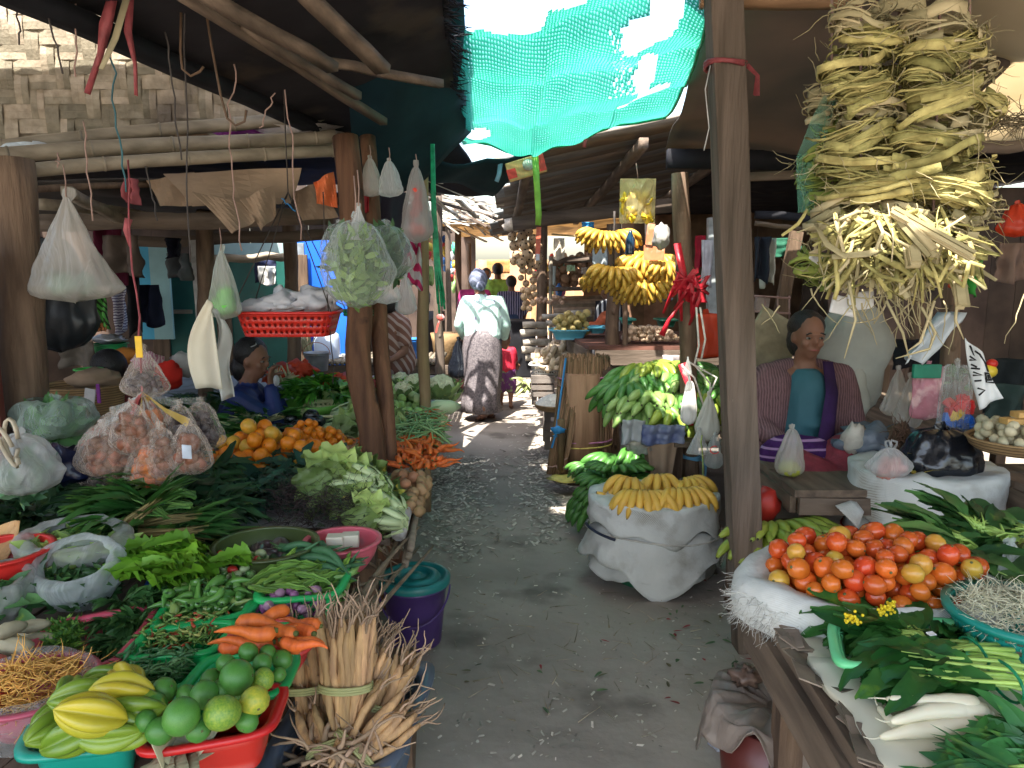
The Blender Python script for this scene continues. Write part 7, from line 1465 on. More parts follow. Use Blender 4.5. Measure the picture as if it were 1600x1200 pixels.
strand(1300, 160, 1300, 420, 2.4, 6, .075, 'greener strand of bark at the left edge, partly behind a clear sheet', m=mat('green_bark', (.26, .32, .07), .75, .3, 5, .4, .25, col2=(.14, .18, .04), isl=.35))
strand(1515, 110, 1500, 390, 2.3, 6, .07, 'right-hand strand of bark near the dark brown post')
root = empty('bark_fan', P(1400, 480, 2.1), 'sunlit fan of split bark and dry stems at the bottom of the hanging bundles', 'bark bundle')
b = MB(); h = MB()
for i in range(620):
 a = RS.gauss(0, .7); p = P(1402+RS.gauss(0, 50), 360+RS.uniform(-25, 60), 2.1+RS.uniform(-.05, .15)); d = V((sin(a)+(p.x-1.09)*1.2, RS.uniform(-.5, .2), -cos(a)*.7+.1)); d.normalize()
 L = RS.uniform(.05, .13); w_ = RS.uniform(.003, .018); o = V((RS.uniform(-1, 1), RS.uniform(-1, 1), RS.uniform(-1, 1)))*L*.3; b.strip([p-d*L*.4, p+o*.6, p+d*L*.4+o, p+d*L+o*.3], [w_*.8, w_, w_, w_*.8], (RS.uniform(-.5, .5), -1, RS.uniform(-.3, .8)), fold=RS.uniform(-.3, .3), roll=RS.uniform(-.6, .6), m=RS.random() < .35)
b.build('split_bark', [bk1, bk2], root, solid=.002)
for i in range(60): h.wisp(P(1400+RS.gauss(0, 75), 440+RS.uniform(-40, 40), 2.1), (RS.uniform(-.6, .6), -.1, -1), RS.uniform(.06, .18), .0026, 7, .35, 0, 4)
h.build('loose_fibre', bk2, root)
for j, (p0, p1, r_, lb) in enumerate([((1408, 335), (1462, 395), .028, 'pale split stem jutting to the lower right of the bark fan'), ((1395, 330), (1520, 400), .022, 'grey split stem behind the pale one in the bark fan'), ((1425, 375), (1432, 412), .024, 'short stubby pale stem end in the bark fan'), ((1500, 445), (1505, 480), .02, 'yellow folded bark stub at the lower right of the fan')]):
 b = MB(); a, c = P(*p0, 2.05), P(*p1, 1.98);
 for k in range(5): o = V((RS.uniform(-1, 1), RS.uniform(-1, 1), RS.uniform(-1, 1)))*r_*.5; b.beam(a+o, c+o, r_, r_*.4)
 tag(b.build('split_stem', bk2, smooth=False), lb, 'stem')
b = MB()
for pts in ([(1327, 440), (1335, 500), (1322, 560)], [(1385, 470), (1408, 520), (1420, 560)], [(1440, 480), (1460, 520), (1455, 545), (1400, 560)], [(1462, 470), (1440, 535), (1420, 548)], [(1502, 430), (1490, 500), (1505, 530)]): b.tube([P(x+RS.uniform(-3, 3), y, 2.05) for x, y in pts], [.004]*(len(pts)-1)+[.0015], 5)
tag(b.build('trailing_fibre', bk2), 'thin root-like fibres trailing below the bark bundles', 'fibre')
b = MB(); b.strip([P(1312, 120, 2.35), P(1282, 190, 2.35), P(1262, 250, 2.35), P(1268, 330, 2.35)], [.03, .06, .08, .1], (0, 1, 0), roll=.4); tag(b.build('green_clear_sheet', film('pale_green_sheet', (.3, .75, .55), .3, .2, .6, 9)), 'pale green clear film along the left side of the bark bundles', 'film')
for (x, y, a, lb) in [(1318, 478, .2, 'white foam tray edge showing under the bark bundles'), (1345, 470, -.1, 'second white foam tray under the bark bundles'), (1275, 402, .5, 'white card scrap at the left of the bark fan')]:
 b = MB(); b.box(P(x, y, 2.25), (.09 if x > 1300 else .04, .012, .055 if x > 1300 else .03), (0, a, .3)); tag(b.build('foam_tray', mat('foam_white', (.75, .75, .74), .5) if x == 1318 else bpy.data.materials['foam_white'], smooth=False, bev=.004), lb, 'foam tray')
# ================================================================= right: white sack with black bag, hanging bags
sc = V((P(1440, 800, 3.0).x, 3.0, 0)); root = empty('white_sack_bin', sc, 'large round bin covered with white woven sack and a red cord, behind the tomatoes', 'sack-covered bin')
b = MB(); b.lathe(sc, [(.001, 0), (.25, 0), (.27, .7), (.25, .7), (.001, .66)], 30, close=False); b.build('bin_body', WOOD, root)
drape('upper_sack', sc, .30, .27, .745, .28, SACKW, root, 12, rag=.25, lo=1.02, cup=.05, pl_=.02, rim=.03); drape('lower_sack', sc, .295, .27, .52, .45, SACKW, root, 15, rag=.2, lo=1.1, pl_=.04)
b = MB(); b.tube([sc+V((.312*cos(q), .283*sin(q), .5+.05*sin(q*1+2.4))) for q in [i*pi/20 for i in range(41)]], .0045, 6); b.build('cord', mat('red_cord', (.45, .02, .03), .6), root)
b = MB(); b.sheet(lambda u, v: P(1305, 790, 2.85).lerp(P(1340, 825, 2.8), u).lerp(P(1335, 780, 2.9).lerp(P(1350, 800, 2.85), u), v), 4, 4); b.build('sack_corner', SACKW, root, solid=.003)
bag('black_bag', P(1468, 668, 2.95)+V((0, -.02, 0)), .25, .33, BLACKF, 'glossy black plastic bag slumped on the white sack bin', flat=.7, p=.4, neck=.25, sag=.55, seed=4, pleat=.1)
bag('white_bag', P(1392, 700, 2.85), .12, .17, WHITEF, 'small white bag with pink contents and knotted handles on the sack bin', flat=.7, p=.6, neck=.12, sag=.6, seed=6, handles=True, fill=(mat('pink_item', (.7, .3, .25), .5), .5, 'blob', 10, .03))
tuft_mass('yellow_scrap', [(1428, 745), (1438, 745), (1438, 725), (1428, 725)], .74, 30, .06, .02, [mat('yellow_rag', (.45, .34, .05), .6)], 'yellowish rag between the white and the black bag', 'rag', kind=None)
b = MB(); b.blob(P(1368, 690, 3.3), (.17, .12, .085), n=26, nz=.5, fq=2.4); tag(b.build('blue_grey_bag', film('blue_grey_film', (.2, .25, .32), .8, .25, .9, 8)), 'crumpled blue-grey plastic bag on the bench beside the seated woman', 'bag')
b = MB(); b.blob(P(1335, 685, 3.25), (.05, .04, .07), n=16, nz=.5); tag(b.build('pale_bundle', mat('pale_bundle_cloth', (.45, .42, .36), .7, bump=.5)), 'pale bundle on the bench by the woman\'s red skirt', 'bundle')
b = MB(); b.blob(P(1405, 692, 3.2), (.055, .05, .09), n=18, nz=.3)
for i in range(90): b.wisp(P(1405+RS.uniform(-16, 16), 692+RS.uniform(-28, 28), 3.12), (RS.uniform(-.5, .5), -.3, RS.uniform(-1, 1)), .08, .003, 5, .4, 0, 4)
tag(b.build('root_ball', mat('brown_fibre', (.14, .08, .05), .8, isl=.3)), 'brown ball of fibrous roots between the blue-grey and the black bag', 'roots')
b = MB(); b.blob(P(1330, 560, 3.75), (.2, .1, .27), n=26, nz=.25, fq=1.6); b.blob(P(1325, 625, 3.7), (.1, .08, .2), n=20, nz=.4); tag(b.build('grey_sack', mat('dull_grey_sack', (.33, .34, .3), .8, .2, 4, .5)), 'dull grey-green sack standing behind the seated woman', 'sack')
b = MB(); b.box(P(1205, 535, 4.0), (.28, .03, .3), (0, .5, 0)); tag(b.build('straw_hat_sheet', mat('khaki_sheet', (.3, .26, .17), .8, bump=.4), bev=.01), 'khaki cloth sheet behind the woman\'s right shoulder', 'cloth')
root = empty('wire_shelf', P(1205, 500, 5.2), 'rusty wire shelf with packets behind the slanting brace', 'shelf')
b = MB()
for y in (462, 486, 500): b.tube([P(1172, y, 5.2), P(1235, y+4, 5.2)], .008, 6)
for x in (1175, 1195, 1215, 1233): b.tube([P(x, 462, 5.2), P(x, 500, 5.2)], .006, 6)
b.build('wire_frame', mat('pinkish_wire', (.4, .25, .22), .6), root); b = MB(); b.box(P(1190, 477, 5.3), (.09, .05, .11), (0, .1, 0)); b.build('packet', mat('buff_packet', (.38, .3, .26), .7), root, smooth=False); b = MB(); b.box(P(1200, 512, 5.3), (.24, .1, .1)); b.build('basket', pl((.03, .03, .06)), root, smooth=False)
bag('hanging_bag', P(1405, 578, 3.35), .22, .13, LGF, 'cloudy bag hanging below the fibres, left of its twin', flat=.5, p=.8, neck=.1, sag=.8, seed=3)
bag('hanging_bag', P(1424, 590, 3.3), .24, .13, LGF, 'cloudy bag hanging with pale tips, right of its twin', flat=.5, p=.8, neck=.1, sag=.8, seed=6)
bag('pink_packet', P(1452, 572, 3.2), .24, .13, mat('pink_crisp_film', (.5, .2, .25), .35, .3, 9, .6, dirt=((.75, .5, .5), 16, .5)), 'pink packet with a green top hanging left of the toys bag', flat=.35, p=.15, neck=.85, sag=.9, seed=1)
tag(MB().box(P(1448, 580, 3.14), (.12, .02, .06)).build('green_header', mat('green_header', (.02, .25, .15), .5), smooth=False, bev=.004), 'green printed header of the pink packet', 'header card')
bag('toy_bag', P(1498, 570, 3.0), .29, .13, CLEARF, 'clear bag of bright red, yellow and blue toys', flat=.4, p=.2, neck=.7, sag=.88, seed=2)
b = MB()
for i in range(46): t = RS.random(); p = P(1498+RS.uniform(-19, 19), 622+t*44, 3.0); b.box(p, (.035, .025, .022), rr(), m=0 if t < .5 else (1 if t > .66 else 2))
tag(b.build('toy_blocks', [mat('toy_red', (.6, .03, .03), .3), mat('toy_blue', (.02, .15, .6), .3), mat('toy_yellow', (.75, .5, .03), .3)], smooth=False), 'red, yellow and blue plastic pieces in the clear bag', 'toys', kind='stuff')
tuft_mass('toy_bag_green', [(1482, 610), (1515, 610), (1515, 580), (1482, 580)], 1.02, 24, .06, .03, [mat('olive_piece', (.12, .2, .05), .4)], 'green pieces in the upper part of the toys bag', 'toys', kind=None)
cloth('white_banner', 1468, 488, 1500, 566, 2.75, mat('grey_white_film', (.5, .54, .56), .4, .1, 4, .3), 'grey-white folded plastic hanging above the toys bag', 'plastic', skew=-.13, nx=8)
root = empty('printed_bag', P(1540, 640, 2.7), 'white plastic bag with black letters and a black square mark, hanging at the right', 'bag')
A, B_, C_, D_ = P(1508, 528, 2.7), P(1535, 552, 2.68), P(1566, 622, 2.66), P(1528, 640, 2.68)
def pb(u, v, o=0): return A.lerp(B_, u).lerp(D_.lerp(C_, u), v)+V((0, .012*sin(u*6+v*4)-o, 0))
b = MB(); b.sheet(lambda u, v: pb(u, v), 10, 20); b.build('bag_front', mat('white_carrier', (.7, .72, .72), .4, .08, 4, .3), root, solid=.003)
ink = mat('black_ink', (.01, .01, .012), .5); b = MB()
def stroke(pts, w_=.0035): b.tube([pb(u, v, .004) for u, v in pts], w_, 5)
for pts in ([(.1, .30), (.35, .27), (.15, .24)], [(.08, .42), (.38, .40)], [(.12, .36), (.3, .38)], [(.08, .52), (.4, .5), (.12, .47)], [(.08, .60), (.3, .585)], [(.08, .80), (.34, .74), (.1, .70)], [(.3, .05), (.55, .62), (.98, .66)], [(.6, .58), (.95, .60)], [(.45, .1), (.6, .12), (.8, .25), (.92, .42)]): stroke(pts)
b.sheet(lambda u, v: pb(.52+.44*u, .44+.16*v, .005), 4, 4); b.build('black_print', ink, root)
b = MB(); b.sheet(lambda u, v: pb(.6+.28*u, .475+.09*v, .008), 4, 4); b.build('white_patch', bpy.data.materials['white_carrier'], root)
b = MB()
for pts in ([(.66, .49), (.66, .55)], [(.66, .49), (.74, .49), (.74, .55), (.66, .55)], [(.79, .49), (.85, .49), (.79, .52), (.85, .55)]): stroke([(u, v) for u, v in pts], .0022)
for v in b.v: pass
b.v = [(x, y-.008, z) for x, y, z in b.v]; b.build('black_letter', ink, root)
for (x0, y0, x1, y1, Y, col, lb) in [(1180, 370, 1200, 440, 4.6, (.02, .025, .04), 'black carrier bag hanging right of the tall grey post'), (1192, 372, 1207, 446, 4.65, (.5, .5, .46), 'cream cloth strip behind the black carrier bag'), (1096, 375, 1112, 445, 6.6, (.7, .68, .7), 'white shirt hanging behind the dark post'), (1088, 368, 1100, 420, 6.7, (.55, .03, .06), 'red cloth beside the white shirt'), (1540, 560, 1600, 650, 3.6, (.015, .02, .022), 'black cloth behind the printed bag'), (1500, 400, 1522, 462, 3.4, (.05, .3, .05), 'bright green bag hanging at the right of the bark bundles'), (1492, 395, 1506, 450, 3.2, (.6, .08, .04), 'orange-red packet beside the green bag'), (1560, 380, 1600, 440, 4.2, (.2, .14, .12), 'dull brown bag at the right edge'), (1540, 600, 1600, 660, 3.3, (.03, .05, .045), 'dark green cloth above the white roots'), (1208, 372, 1250, 400, 5.6, (.02, .1, .06), 'green printed cloths on the far shelf'), (1398, 530, 1470, 575, 4.2, (.02, .02, .025), 'dark cloth behind the fibres'), (1255, 420, 1292, 500, 4.6, (.03, .022, .02), 'dark cloth above the seated woman'), (1130, 380, 1144, 500, 6.4, (.3, .36, .38), 'pale sheet behind the tall grey post')]:
 cloth('hanging_cloth', x0, y0, x1, y1, Y, cm_('cloth_dye', col), lb)
bag('red_bag', P(1592, 318, 3.0), .13, .14, mat('red_bag_film', (.65, .06, .02), .35, .2, 6, .6, transl=.3), 'orange-red plastic bag at the right edge under the straw', flat=.6, p=.5, seed=3, sag=.7)
bag('red_bag', P(1104, 490, 4.9), .3, .24, mat('red_tub_film', (.65, .06, .02), .4, .1, 4, .3), 'bright red tub-like bag behind the dark post', flat=.7, p=.1, neck=.8, sag=.9, seed=3)
bag('hanging_bag', P(1238, 670, 3.1), .21, .13, LGF, 'cloudy bag holding a yellow fruit, hanging from the bench by the tall post', flat=.6, p=.6, neck=.15, sag=.8, seed=5, fill=(mat('yellow_green_item', (.4, .42, .06), .5), .3, 'blob', 5, .04))
tag(MB().blob(P(1195, 790, 3.0), (.06, .05, .08), n=16, nz=.4).build('red_bundle', mat('red_film2', (.45, .03, .02), .4)), 'red bundle in the shadow right of the tall grey post', 'bundle')
c = P(1590, 688, 2.75); tray('wicker_tray', c, .17, .04, WICK, 'round wicker tray of white roots at the right edge')
pr = []; b = MB(); b.blob((0, 0, 0), (.022, .019, .02), n=8, nz=.2); pr.append(tag(b.build('white_root_piece', mat('cream_piece', (.6, .54, .36), .6, rnd=.1), loc=(0, 0, 0)), 'cream lump on the wicker tray at the right edge', 'root', 'cream lumps on the wicker tray'))
pts = heap(ell(c, .13, .12), lambda x, y: c.z-.01, .02, 60, 8); spread(pr, [(p, rr(), 1) for p in pts])
for k, (dx, dz) in enumerate(((0, .06), (.04, .085))): tag(MB().box(c+V((dx, -.02, dz+.02)), (.16, .05, .022), (0, 0, .05)).build('yellow_block', mat('tan_block', (.6, .36, .12), .6), smooth=False, bev=.003), ('lower' if k == 0 else 'upper')+' tan block lying on the cream lumps', 'block')
tag(MB().blob(P(1545, 580, 3.2), (.035, .03, .03), n=12).blob(P(1550, 568, 3.2), (.025, .02, .02), n=10, m=1).build('red_yellow_toy', [mat('toy_yellow2', (.8, .6, .05), .3), mat('toy_red2', (.6, .03, .02), .3)]), 'red and yellow trinket beside the printed bag', 'trinket')
# ================================================================= PEOPLE
def caps(b, a, c, ra, rc, m=0, n=10):
 a, c = V(a), V(c); b.tube([a, a.lerp(c, .35), a.lerp(c, .7), c], [ra, ra*.75+rc*.25+.004, ra*.35+rc*.65, rc], n, m); b.blob(a, ra, n=n, m=m); b.blob(c, rc, n=n, m=m)
def hand(b, w, d, nrm, s=1, curl=.5, side=1):
 d, sx, u = fr(d, nrm); E = Matrix((d, sx, u)).transposed(); w = V(w); b.blob(w+d*.045*s, (.048*s, .038*s, .015*s), E, 12)
 for i, L in enumerate((.062, .07, .066, .052)):
  p = w+d*.082*s+sx*(i-1.5)*.019*s*side; q = p+(d-u*curl*.5)*L*.55*s; r_ = q+(d*(1-curl)-u*curl*1.2)*L*.5*s; caps(b, p-d*.02*s, q, .0095*s, .0085*s, n=8); caps(b, q, r_, .0085*s, .007*s, n=8)
 p = w+d*.03*s-sx*.032*s*side; q = p+(d*.6-sx*.7*side-u*.2)*.035*s; caps(b, p, q, .012*s, .010*s, n=8); caps(b, q, q+(d*.9-u*.5)*.03*s, .010*s, .008*s, n=8)
def head(b, c, f, s=1, up=(0, 0, 1)):
 f, sx, u = fr(f, up); c = V(c); E = Matrix((sx, f, u)).transposed()
 b.blob(c+u*.02*s, (.073*s, .088*s, .098*s), E, 18); b.blob(c+f*.03*s-u*.05*s, (.052*s, .052*s, .055*s), E, 14); b.blob(c+f*.05*s-u*.085*s, (.026*s, .022*s, .02*s), E, 8)
 b.blob(c+f*.092*s-u*.012*s, (.013*s, .018*s, .024*s), E, 8); b.blob(c+f*.084*s+u*.025*s, (.045*s, .012*s, .01*s), E, 10)
 for k in (-1, 1): b.blob(c+sx*.074*s*k-u*.005*s, (.01*s, .02*s, .03*s), E, 8); b.blob(c+sx*.035*s*k+f*.062*s-u*.025*s, (.022*s, .02*s, .02*s), E, 8)
 b.blob(c+f*.082*s-u*.052*s, (.022*s, .012*s, .010*s), E, 8)
def face(root, c, f, s=1):
 f, sx, u = fr(f); c = V(c)
 for k in (-1, 1):
  MB().blob(c+sx*.031*s*k+f*.079*s+u*.006*s, (.013*s, .010*s, .006*s), n=10).blob(c+sx*.031*s*k+f*.087*s+u*.006*s, (.006*s,)*3, n=8, m=1).build('eye', [EYEW, HAIR], root)
  MB().tube([c+sx*k*(.018*s+.012*s*t)+f*.087*s+u*(.028*s+.004*sin(t*2)) for t in (0, .6, 1.2, 1.9, 2.4)], .0035*s, 5).build('eyebrow', HAIR, root)
 MB().tube([c+sx*.022*s*t+f*(.094-.006*abs(t))*s-u*.052*s for t in (-1, -.5, 0, .5, 1)], [.002*s, .004*s, .005*s, .004*s, .002*s], 6).build('lips', LIPS, root)
EYEW = mat('eye_white', (.22, .2, .18), .3, .02, 3, 0); LIPS = mat('lips', (.28, .08, .07), .5, .05, 9, 0)
def figure(name, loc, label, J, f, s=1, voxel=.009, cat='person', group=None, hands=((0, 0, -1), (0, 0, -1)), hn=((0, -1, 0), (0, -1, 0)), curl=.5, dofeet=True, fc=True):
 """J holds absolute joints; one fused skin surface"""
 root = empty(name, loc, label, cat, group); b = MB(); J = {k: V(v) for k, v in J.items()}
 head(b, J['head'], f, s); caps(b, J['head']-V((0, 0, .05*s)), J['neck'], .05*s, .055*s);
 hc = (J['hl']+J['hr'])/2; ch = (J['sl']+J['sr'])/2
 caps(b, J['sl'], J['sr'], .05*s, .05*s); caps(b, J['neck'], ch-V((0, 0, .04)), .055*s, .07*s)
 for k in (-1, 1): caps(b, ch+(J['sr']-ch)*.5*k-V((0, 0, .06*s)), hc+(J['hr']-hc)*.6*k, .085*s, .1*s)
 for q, e in enumerate('lr'):
  caps(b, J['s'+e], J['e'+e], .045*s, .036*s); caps(b, J['e'+e], J['w'+e], .036*s, .025*s); hand(b, J['w'+e], hands[q], hn[q], s, curl, 1 if q else -1)
  caps(b, J['h'+e], J['k'+e], .082*s, .055*s); caps(b, J['k'+e], J['a'+e], .052*s, .033*s)
  if dofeet: a = J['a'+e]; t = J['t'+e]; caps(b, a, a.lerp(t, .25)-V((0, 0, .02*s)), .034*s, .034*s); caps(b, a.lerp(t, .2)-V((0, 0, .02*s)), t, .036*s, .024*s)
 b.build('body', SKIN, root, voxel=voxel)
 if fc: face(root, J['head'], f, s)
 return root
def rings(rs, n=40, fold=0, nf=11, m=None):
 """closed garment surface through (centre, rx, ry) rings"""
 b = MB(); vs = []
 for i, (c, rx, ry) in enumerate(rs):
  for k in range(n): a = 2*pi*k/n; q = 1+fold*(i/len(rs))*sin(a*nf+i*.35)+.03*NZ.noise(V((cos(a)*2, sin(a)*2, i*.5))); vs.append(V(c)+V((rx*q*cos(a), ry*q*sin(a), 0)))
 L = len(rs); b.add(vs, [(i*n+k, i*n+n+k, i*n+n+(k+1) % n, i*n+(k+1) % n) for i in range(L-1) for k in range(n)]+[tuple(range(n)), tuple(range((L-1)*n+n-1, (L-1)*n-1, -1))]); return b
def top_(root, J, m, s=1, inf=.014, hem=None, sleeve=1.0, voxel=.01, name='blouse', wd=1):
 J = {k: V(v) for k, v in J.items()}; ch = (J['sl']+J['sr'])/2; hc = (J['hl']+J['hr'])/2; b = MB(); hem = hem if hem is not None else .0
 caps(b, J['sl'], J['sr'], .06*s, .06*s); caps(b, J['neck']-V((0, 0, .02)), ch, .06*s, .08*s)
 for k in (-1, 0, 1): caps(b, ch+(J['sr']-ch)*.55*k-V((0, 0, .05*s)), hc+(J['hr']-hc)*.85*k*wd+V((0, 0, hem)), (.098+inf)*s, (.105+inf)*s*wd)
 for e in 'lr':
  caps(b, J['s'+e], J['e'+e], .062*s, .052*s)
  if sleeve > .5: w_ = J['e'+e].lerp(J['w'+e], min(1, (sleeve-.5)*2)); caps(b, J['e'+e], w_, .052*s, .042*s)
 return b.build(name, m, root, voxel=voxel)
def flr(name, base, spots, sc=14, th=.68):
 m = mat(name, base, .7, .08, 5, .3, .2, dirt=(spots[0], sc, th)); nt = m.node_tree; return m
Y = 7.6; X = P(755, 600, Y).x; g = 0
J = dict(head=(X-.045, Y+.04, 1.41), neck=(X-.02, Y, 1.29), sl=(X-.17, Y, 1.22), sr=(X+.17, Y, 1.22), el=(X-.25, Y+.03, .98), er=(X+.24, Y+.04, .98), wl=(X-.20, Y+.16, .84), wr=(X+.22, Y+.18, .84),
         hl=(X-.09, Y, .82), hr=(X+.09, Y, .82), kl=(X-.07, Y-.02, .44), kr=(X+.07, Y+.1, .46), al=(X-.0, Y-.20, .13), ar=(X+.07, Y+.02, .06), tl=(X+.02, Y-.12, .03), tr=(X+.08, Y+.2, .015))
J['al'] = (X+.02, Y-.24, .14); J['tl'] = (X-.04, Y-.1, .02)
r1 = figure('walking_woman', (X, Y, 0), 'woman seen from behind in a pale floral blouse and long dark patterned skirt, walking away', J, (-.1, 1, -.1), .98, fc=False)
b = MB()
blm = mat('floral_blouse', (.5, .72, .66), .6, .05, 5, .3, .3, dirt=((.2, .08, .3), 20, .6)); top_(r1, J, blm, 1.0, .012, .06)
sk = mat('patterned_skirt', (.07, .06, .07), .7, .2, 55, .4, .3, col2=(.2, .175, .18), detail=2); W0 = V((X-.01, Y, 0))
rings([(W0+V((.0, 0, .93)), .15, .12), (W0+V((.0, 0, .86)), .185, .15), (W0+V((.0, 0, .74)), .205, .17), (W0+V((.01, 0, .55)), .20, .17), (W0+V((.0, -.02, .36)), .19, .18), (W0+V((-.02, -.05, .2)), .195, .2), (W0+V((-.0, -.07, .10)), .21, .22)], fold=.07).build('skirt', sk, r1)
b = MB(); hd = V(J['head']); b.blob(hd+V((0, -.01, .03)), (.094, .108, .115), n=20, nz=.12); b.blob(hd+V((.03, -.10, -.03)), (.05, .04, .05), n=12, nz=.3); b.build('headscarf', mat('grey_blue_scarf', (.12, .14, .2), .8, .3, 9, .5, wave=((.2, .22, .3), 9, .6, 'DIAGONAL', 5)), r1)
for k, a in enumerate('lr'): t = V(J['t'+a]); an = V(J['a'+a]); b = MB(); b.strip([an-V((0, .03, .045)), an.lerp(t, .5)-V((0, 0, .04)), t-V((0, -.03, .02))], .09, (0, 0, 1)); b.build('sandal', mat('brown_rubber', (.14, .07, .05), .7) if k == 0 else bpy.data.materials['brown_rubber'], r1, solid=.014)
bag('black_bag', P(717, 532, 7.75), .42, .24, BLACKF, 'black plastic bag carried in the left hand of the walking woman', flat=.5, p=.8, neck=.2, sag=.75, seed=3)
Y = 8.2; X = P(791, 600, Y).x; q = .56
J = dict(head=(X, Y, .79), neck=(X, Y, .69), sl=(X-.075, Y, .655), sr=(X+.075, Y, .655), el=(X-.11, Y-.01, .55), er=(X+.10, Y+.03, .55), wl=(X-.09, Y-.05, .45), wr=(X+.12, Y+.12, .5), hl=(X-.045, Y, .43), hr=(X+.045, Y, .43), kl=(X-.05, Y+.02, .25), kr=(X+.05, Y-.02, .25), al=(X-.06, Y+.08, .05), ar=(X+.05, Y-.06, .04), tl=(X-.06, Y+.18, .015), tr=(X+.06, Y+.04, .012))
r2 = figure('child', (X, Y, 0), 'small child in a red shirt and patterned shorts walking at the woman\'s right', J, (.3, 1, 0), .62, voxel=.007, fc=False)
top_(r2, J, mat('red_shirt', (.55, .02, .05), .7, .1, 8, .2), .62, .012, .02, .45, .008, 'shirt')
b = MB();
for e in 'lr': caps(b, V(J['h'+e]), V(J['k'+e])+V((0, 0, -.02)), .07, .065)
b.build('shorts', mat('patterned_shorts', (.12, .03, .12), .7, .1, 9, .2, dirt=((.3, .5, .1), 16, .56)), r2, voxel=.009)
MB().blob(V(J['head'])+V((-.01, -.012, .02)), (.052, .058, .062), n=16).build('hair', HAIR, r2)
def stand(x, y, Y, hgt, f, top, low, lab, hair=HAIR, sk_=True, sl=.6):
 g = P(x, y, Y); X = g.x; s = hgt/1.55; z = lambda t: t*s
 J = dict(head=(X, Y, z(1.43)), neck=(X, Y, z(1.31)), sl=(X-.17*s, Y, z(1.25)), sr=(X+.17*s, Y, z(1.25)), el=(X-.22*s, Y+.02, z(1.0)), er=(X+.22*s, Y+.02, z(1.0)), wl=(X-.2*s, Y+.1*f[1], z(.8)), wr=(X+.2*s, Y+.1*f[1], z(.82)), hl=(X-.09*s, Y, z(.84)), hr=(X+.09*s, Y, z(.84)), kl=(X-.09*s, Y, z(.46)), kr=(X+.09*s, Y, z(.46)), al=(X-.09*s, Y, z(.07)), ar=(X+.09*s, Y, z(.07)), tl=(X-.09*s, Y+.14*f[1], .02), tr=(X+.09*s, Y+.14*f[1], .02))
 r_ = figure('person', (X, Y, 0), lab, J, f, s, voxel=.014, dofeet=True, fc=f[1] < 0); top_(r_, J, top, s, .012, .05, sl, .014, 'shirt'); W = V((X, Y, 0))
 rings([(W+V((0, 0, z(.95))), .16*s, .13*s), (W+V((0, 0, z(.8))), .19*s, .16*s), (W+V((0, 0, z(.4))), .2*s, .17*s), (W+V((0, 0, z(.1))), .21*s, .18*s)], fold=.05).build('skirt', low, r_)
 MB().blob(V(J['head'])+V((0, -f[1]*.02, .035*s)), (.088*s, .1*s, .095*s), n=14).build('hair', hair, r_); return r_
tn = mat('navy_skirt', (.02, .06, .16), .7)
stand(778, 500, 12.0, 1.64, (0, 1, 0), mat('lime_shirt', (.32, .62, .12), .7), tn, 'person in a bright lime shirt and blue skirt at the end of the aisle', sl=.4)
stand(760, 500, 12.6, 1.56, (.2, -1, 0), mat('crimson_shirt', (.55, .02, .12), .7), tn, 'person in crimson just left of the lime shirt, facing the viewer')
stand(742, 500, 10.4, 1.5, (0, 1, 0), mat('magenta_shirt', (.5, .04, .2), .7), tn, 'person with a pale scarf and magenta top ahead of the walking woman', mat('pale_scarf', (.6, .55, .56), .8))
stand(799, 500, 11.0, 1.45, (.2, 1, 0), mat('navy_check', (.03, .04, .12), .7, wave=((.3, .3, .45), 9, .6, 'X', 2)), tn, 'person in a navy checked top at the right end of the aisle')
Y = 4.4; o = P(398, 640, Y); X = o.x
hd = P(392, 563, Y); hd.x = P(396, 563, Y).x
J = dict(head=hd+V((0, 0, .0)), neck=hd+V((-.04, 0, -.13)), sl=hd+V((-.07, .17, -.21)), sr=hd+V((-.05, -.16, -.21)), el=hd+V((.12, .12, -.38)), er=hd+V((.16, -.12, -.36)), wl=hd+V((.1, .05, -.2)), wr=hd+V((.11, -.05, -.15)), hl=hd+V((-.16, .1, -.58)), hr=hd+V((-.16, -.1, -.58)), kl=hd+V((.2, .14, -.52)), kr=hd+V((.2, -.12, -.52)), al=hd+V((.15, .14, -.85)), ar=hd+V((.15, -.1, -.85)), tl=hd+V((.3, .14, -.88)), tr=hd+V((.3, -.1, -.88)))
r3 = figure('seated_woman', (hd.x-.1, Y, .3), 'woman in a navy blue jacket sitting among the vegetables, resting her chin on her hand', J, (1, -.25, -.1), 1.0, hands=((.1, 0, 1), (.0, .1, 1)), hn=((-1, 0, 0), (-1, 0, 0)), curl=.9)
navy = mat('navy_jacket', (.012, .025, .12), .55, .2, 7, .4, .4); top_(r3, J, navy, 1.02, .02, .0, .95, name='jacket'); b = MB()
for e in 'lr': caps(b, V(J['h'+e]), V(J['k'+e]), .10, .08); caps(b, V(J['k'+e]), V(J['a'+e]), .08, .06)
b.build('trousers', mat('dark_cloth', (.02, .02, .03), .8), r3, voxel=.014)
b = MB(); b.blob(hd+V((-.022, .015, .045)), (.1, .092, .1), n=18, nz=.08); b.blob(hd+V((-.08, .01, -.05)), (.06, .07, .08), n=14, nz=.15); b.build('hair', HAIR, r3)
b = MB(); b.tube([hd+V((.02+.03*sin(t), -.08-.01*cos(t), .09+.01*t)) for t in (0, .7, 1.4, 2.1)], .004, 6); b.build('hair_clip', mat('clip_silver', (.5, .5, .5), .3, metal=.6), r3)
MB_ = MB(); MB_.blob(hd+V((.16, -.09, -.11)), (.02, .02, .035), n=8); tag(MB_.build('clear_cup', mat('milky_cup', (.6, .6, .6), .3, transl=.4)), 'small pale cup held at the mouth of the woman in blue', 'cup')
Y = 3.65; hd = P(1262, 526, Y)
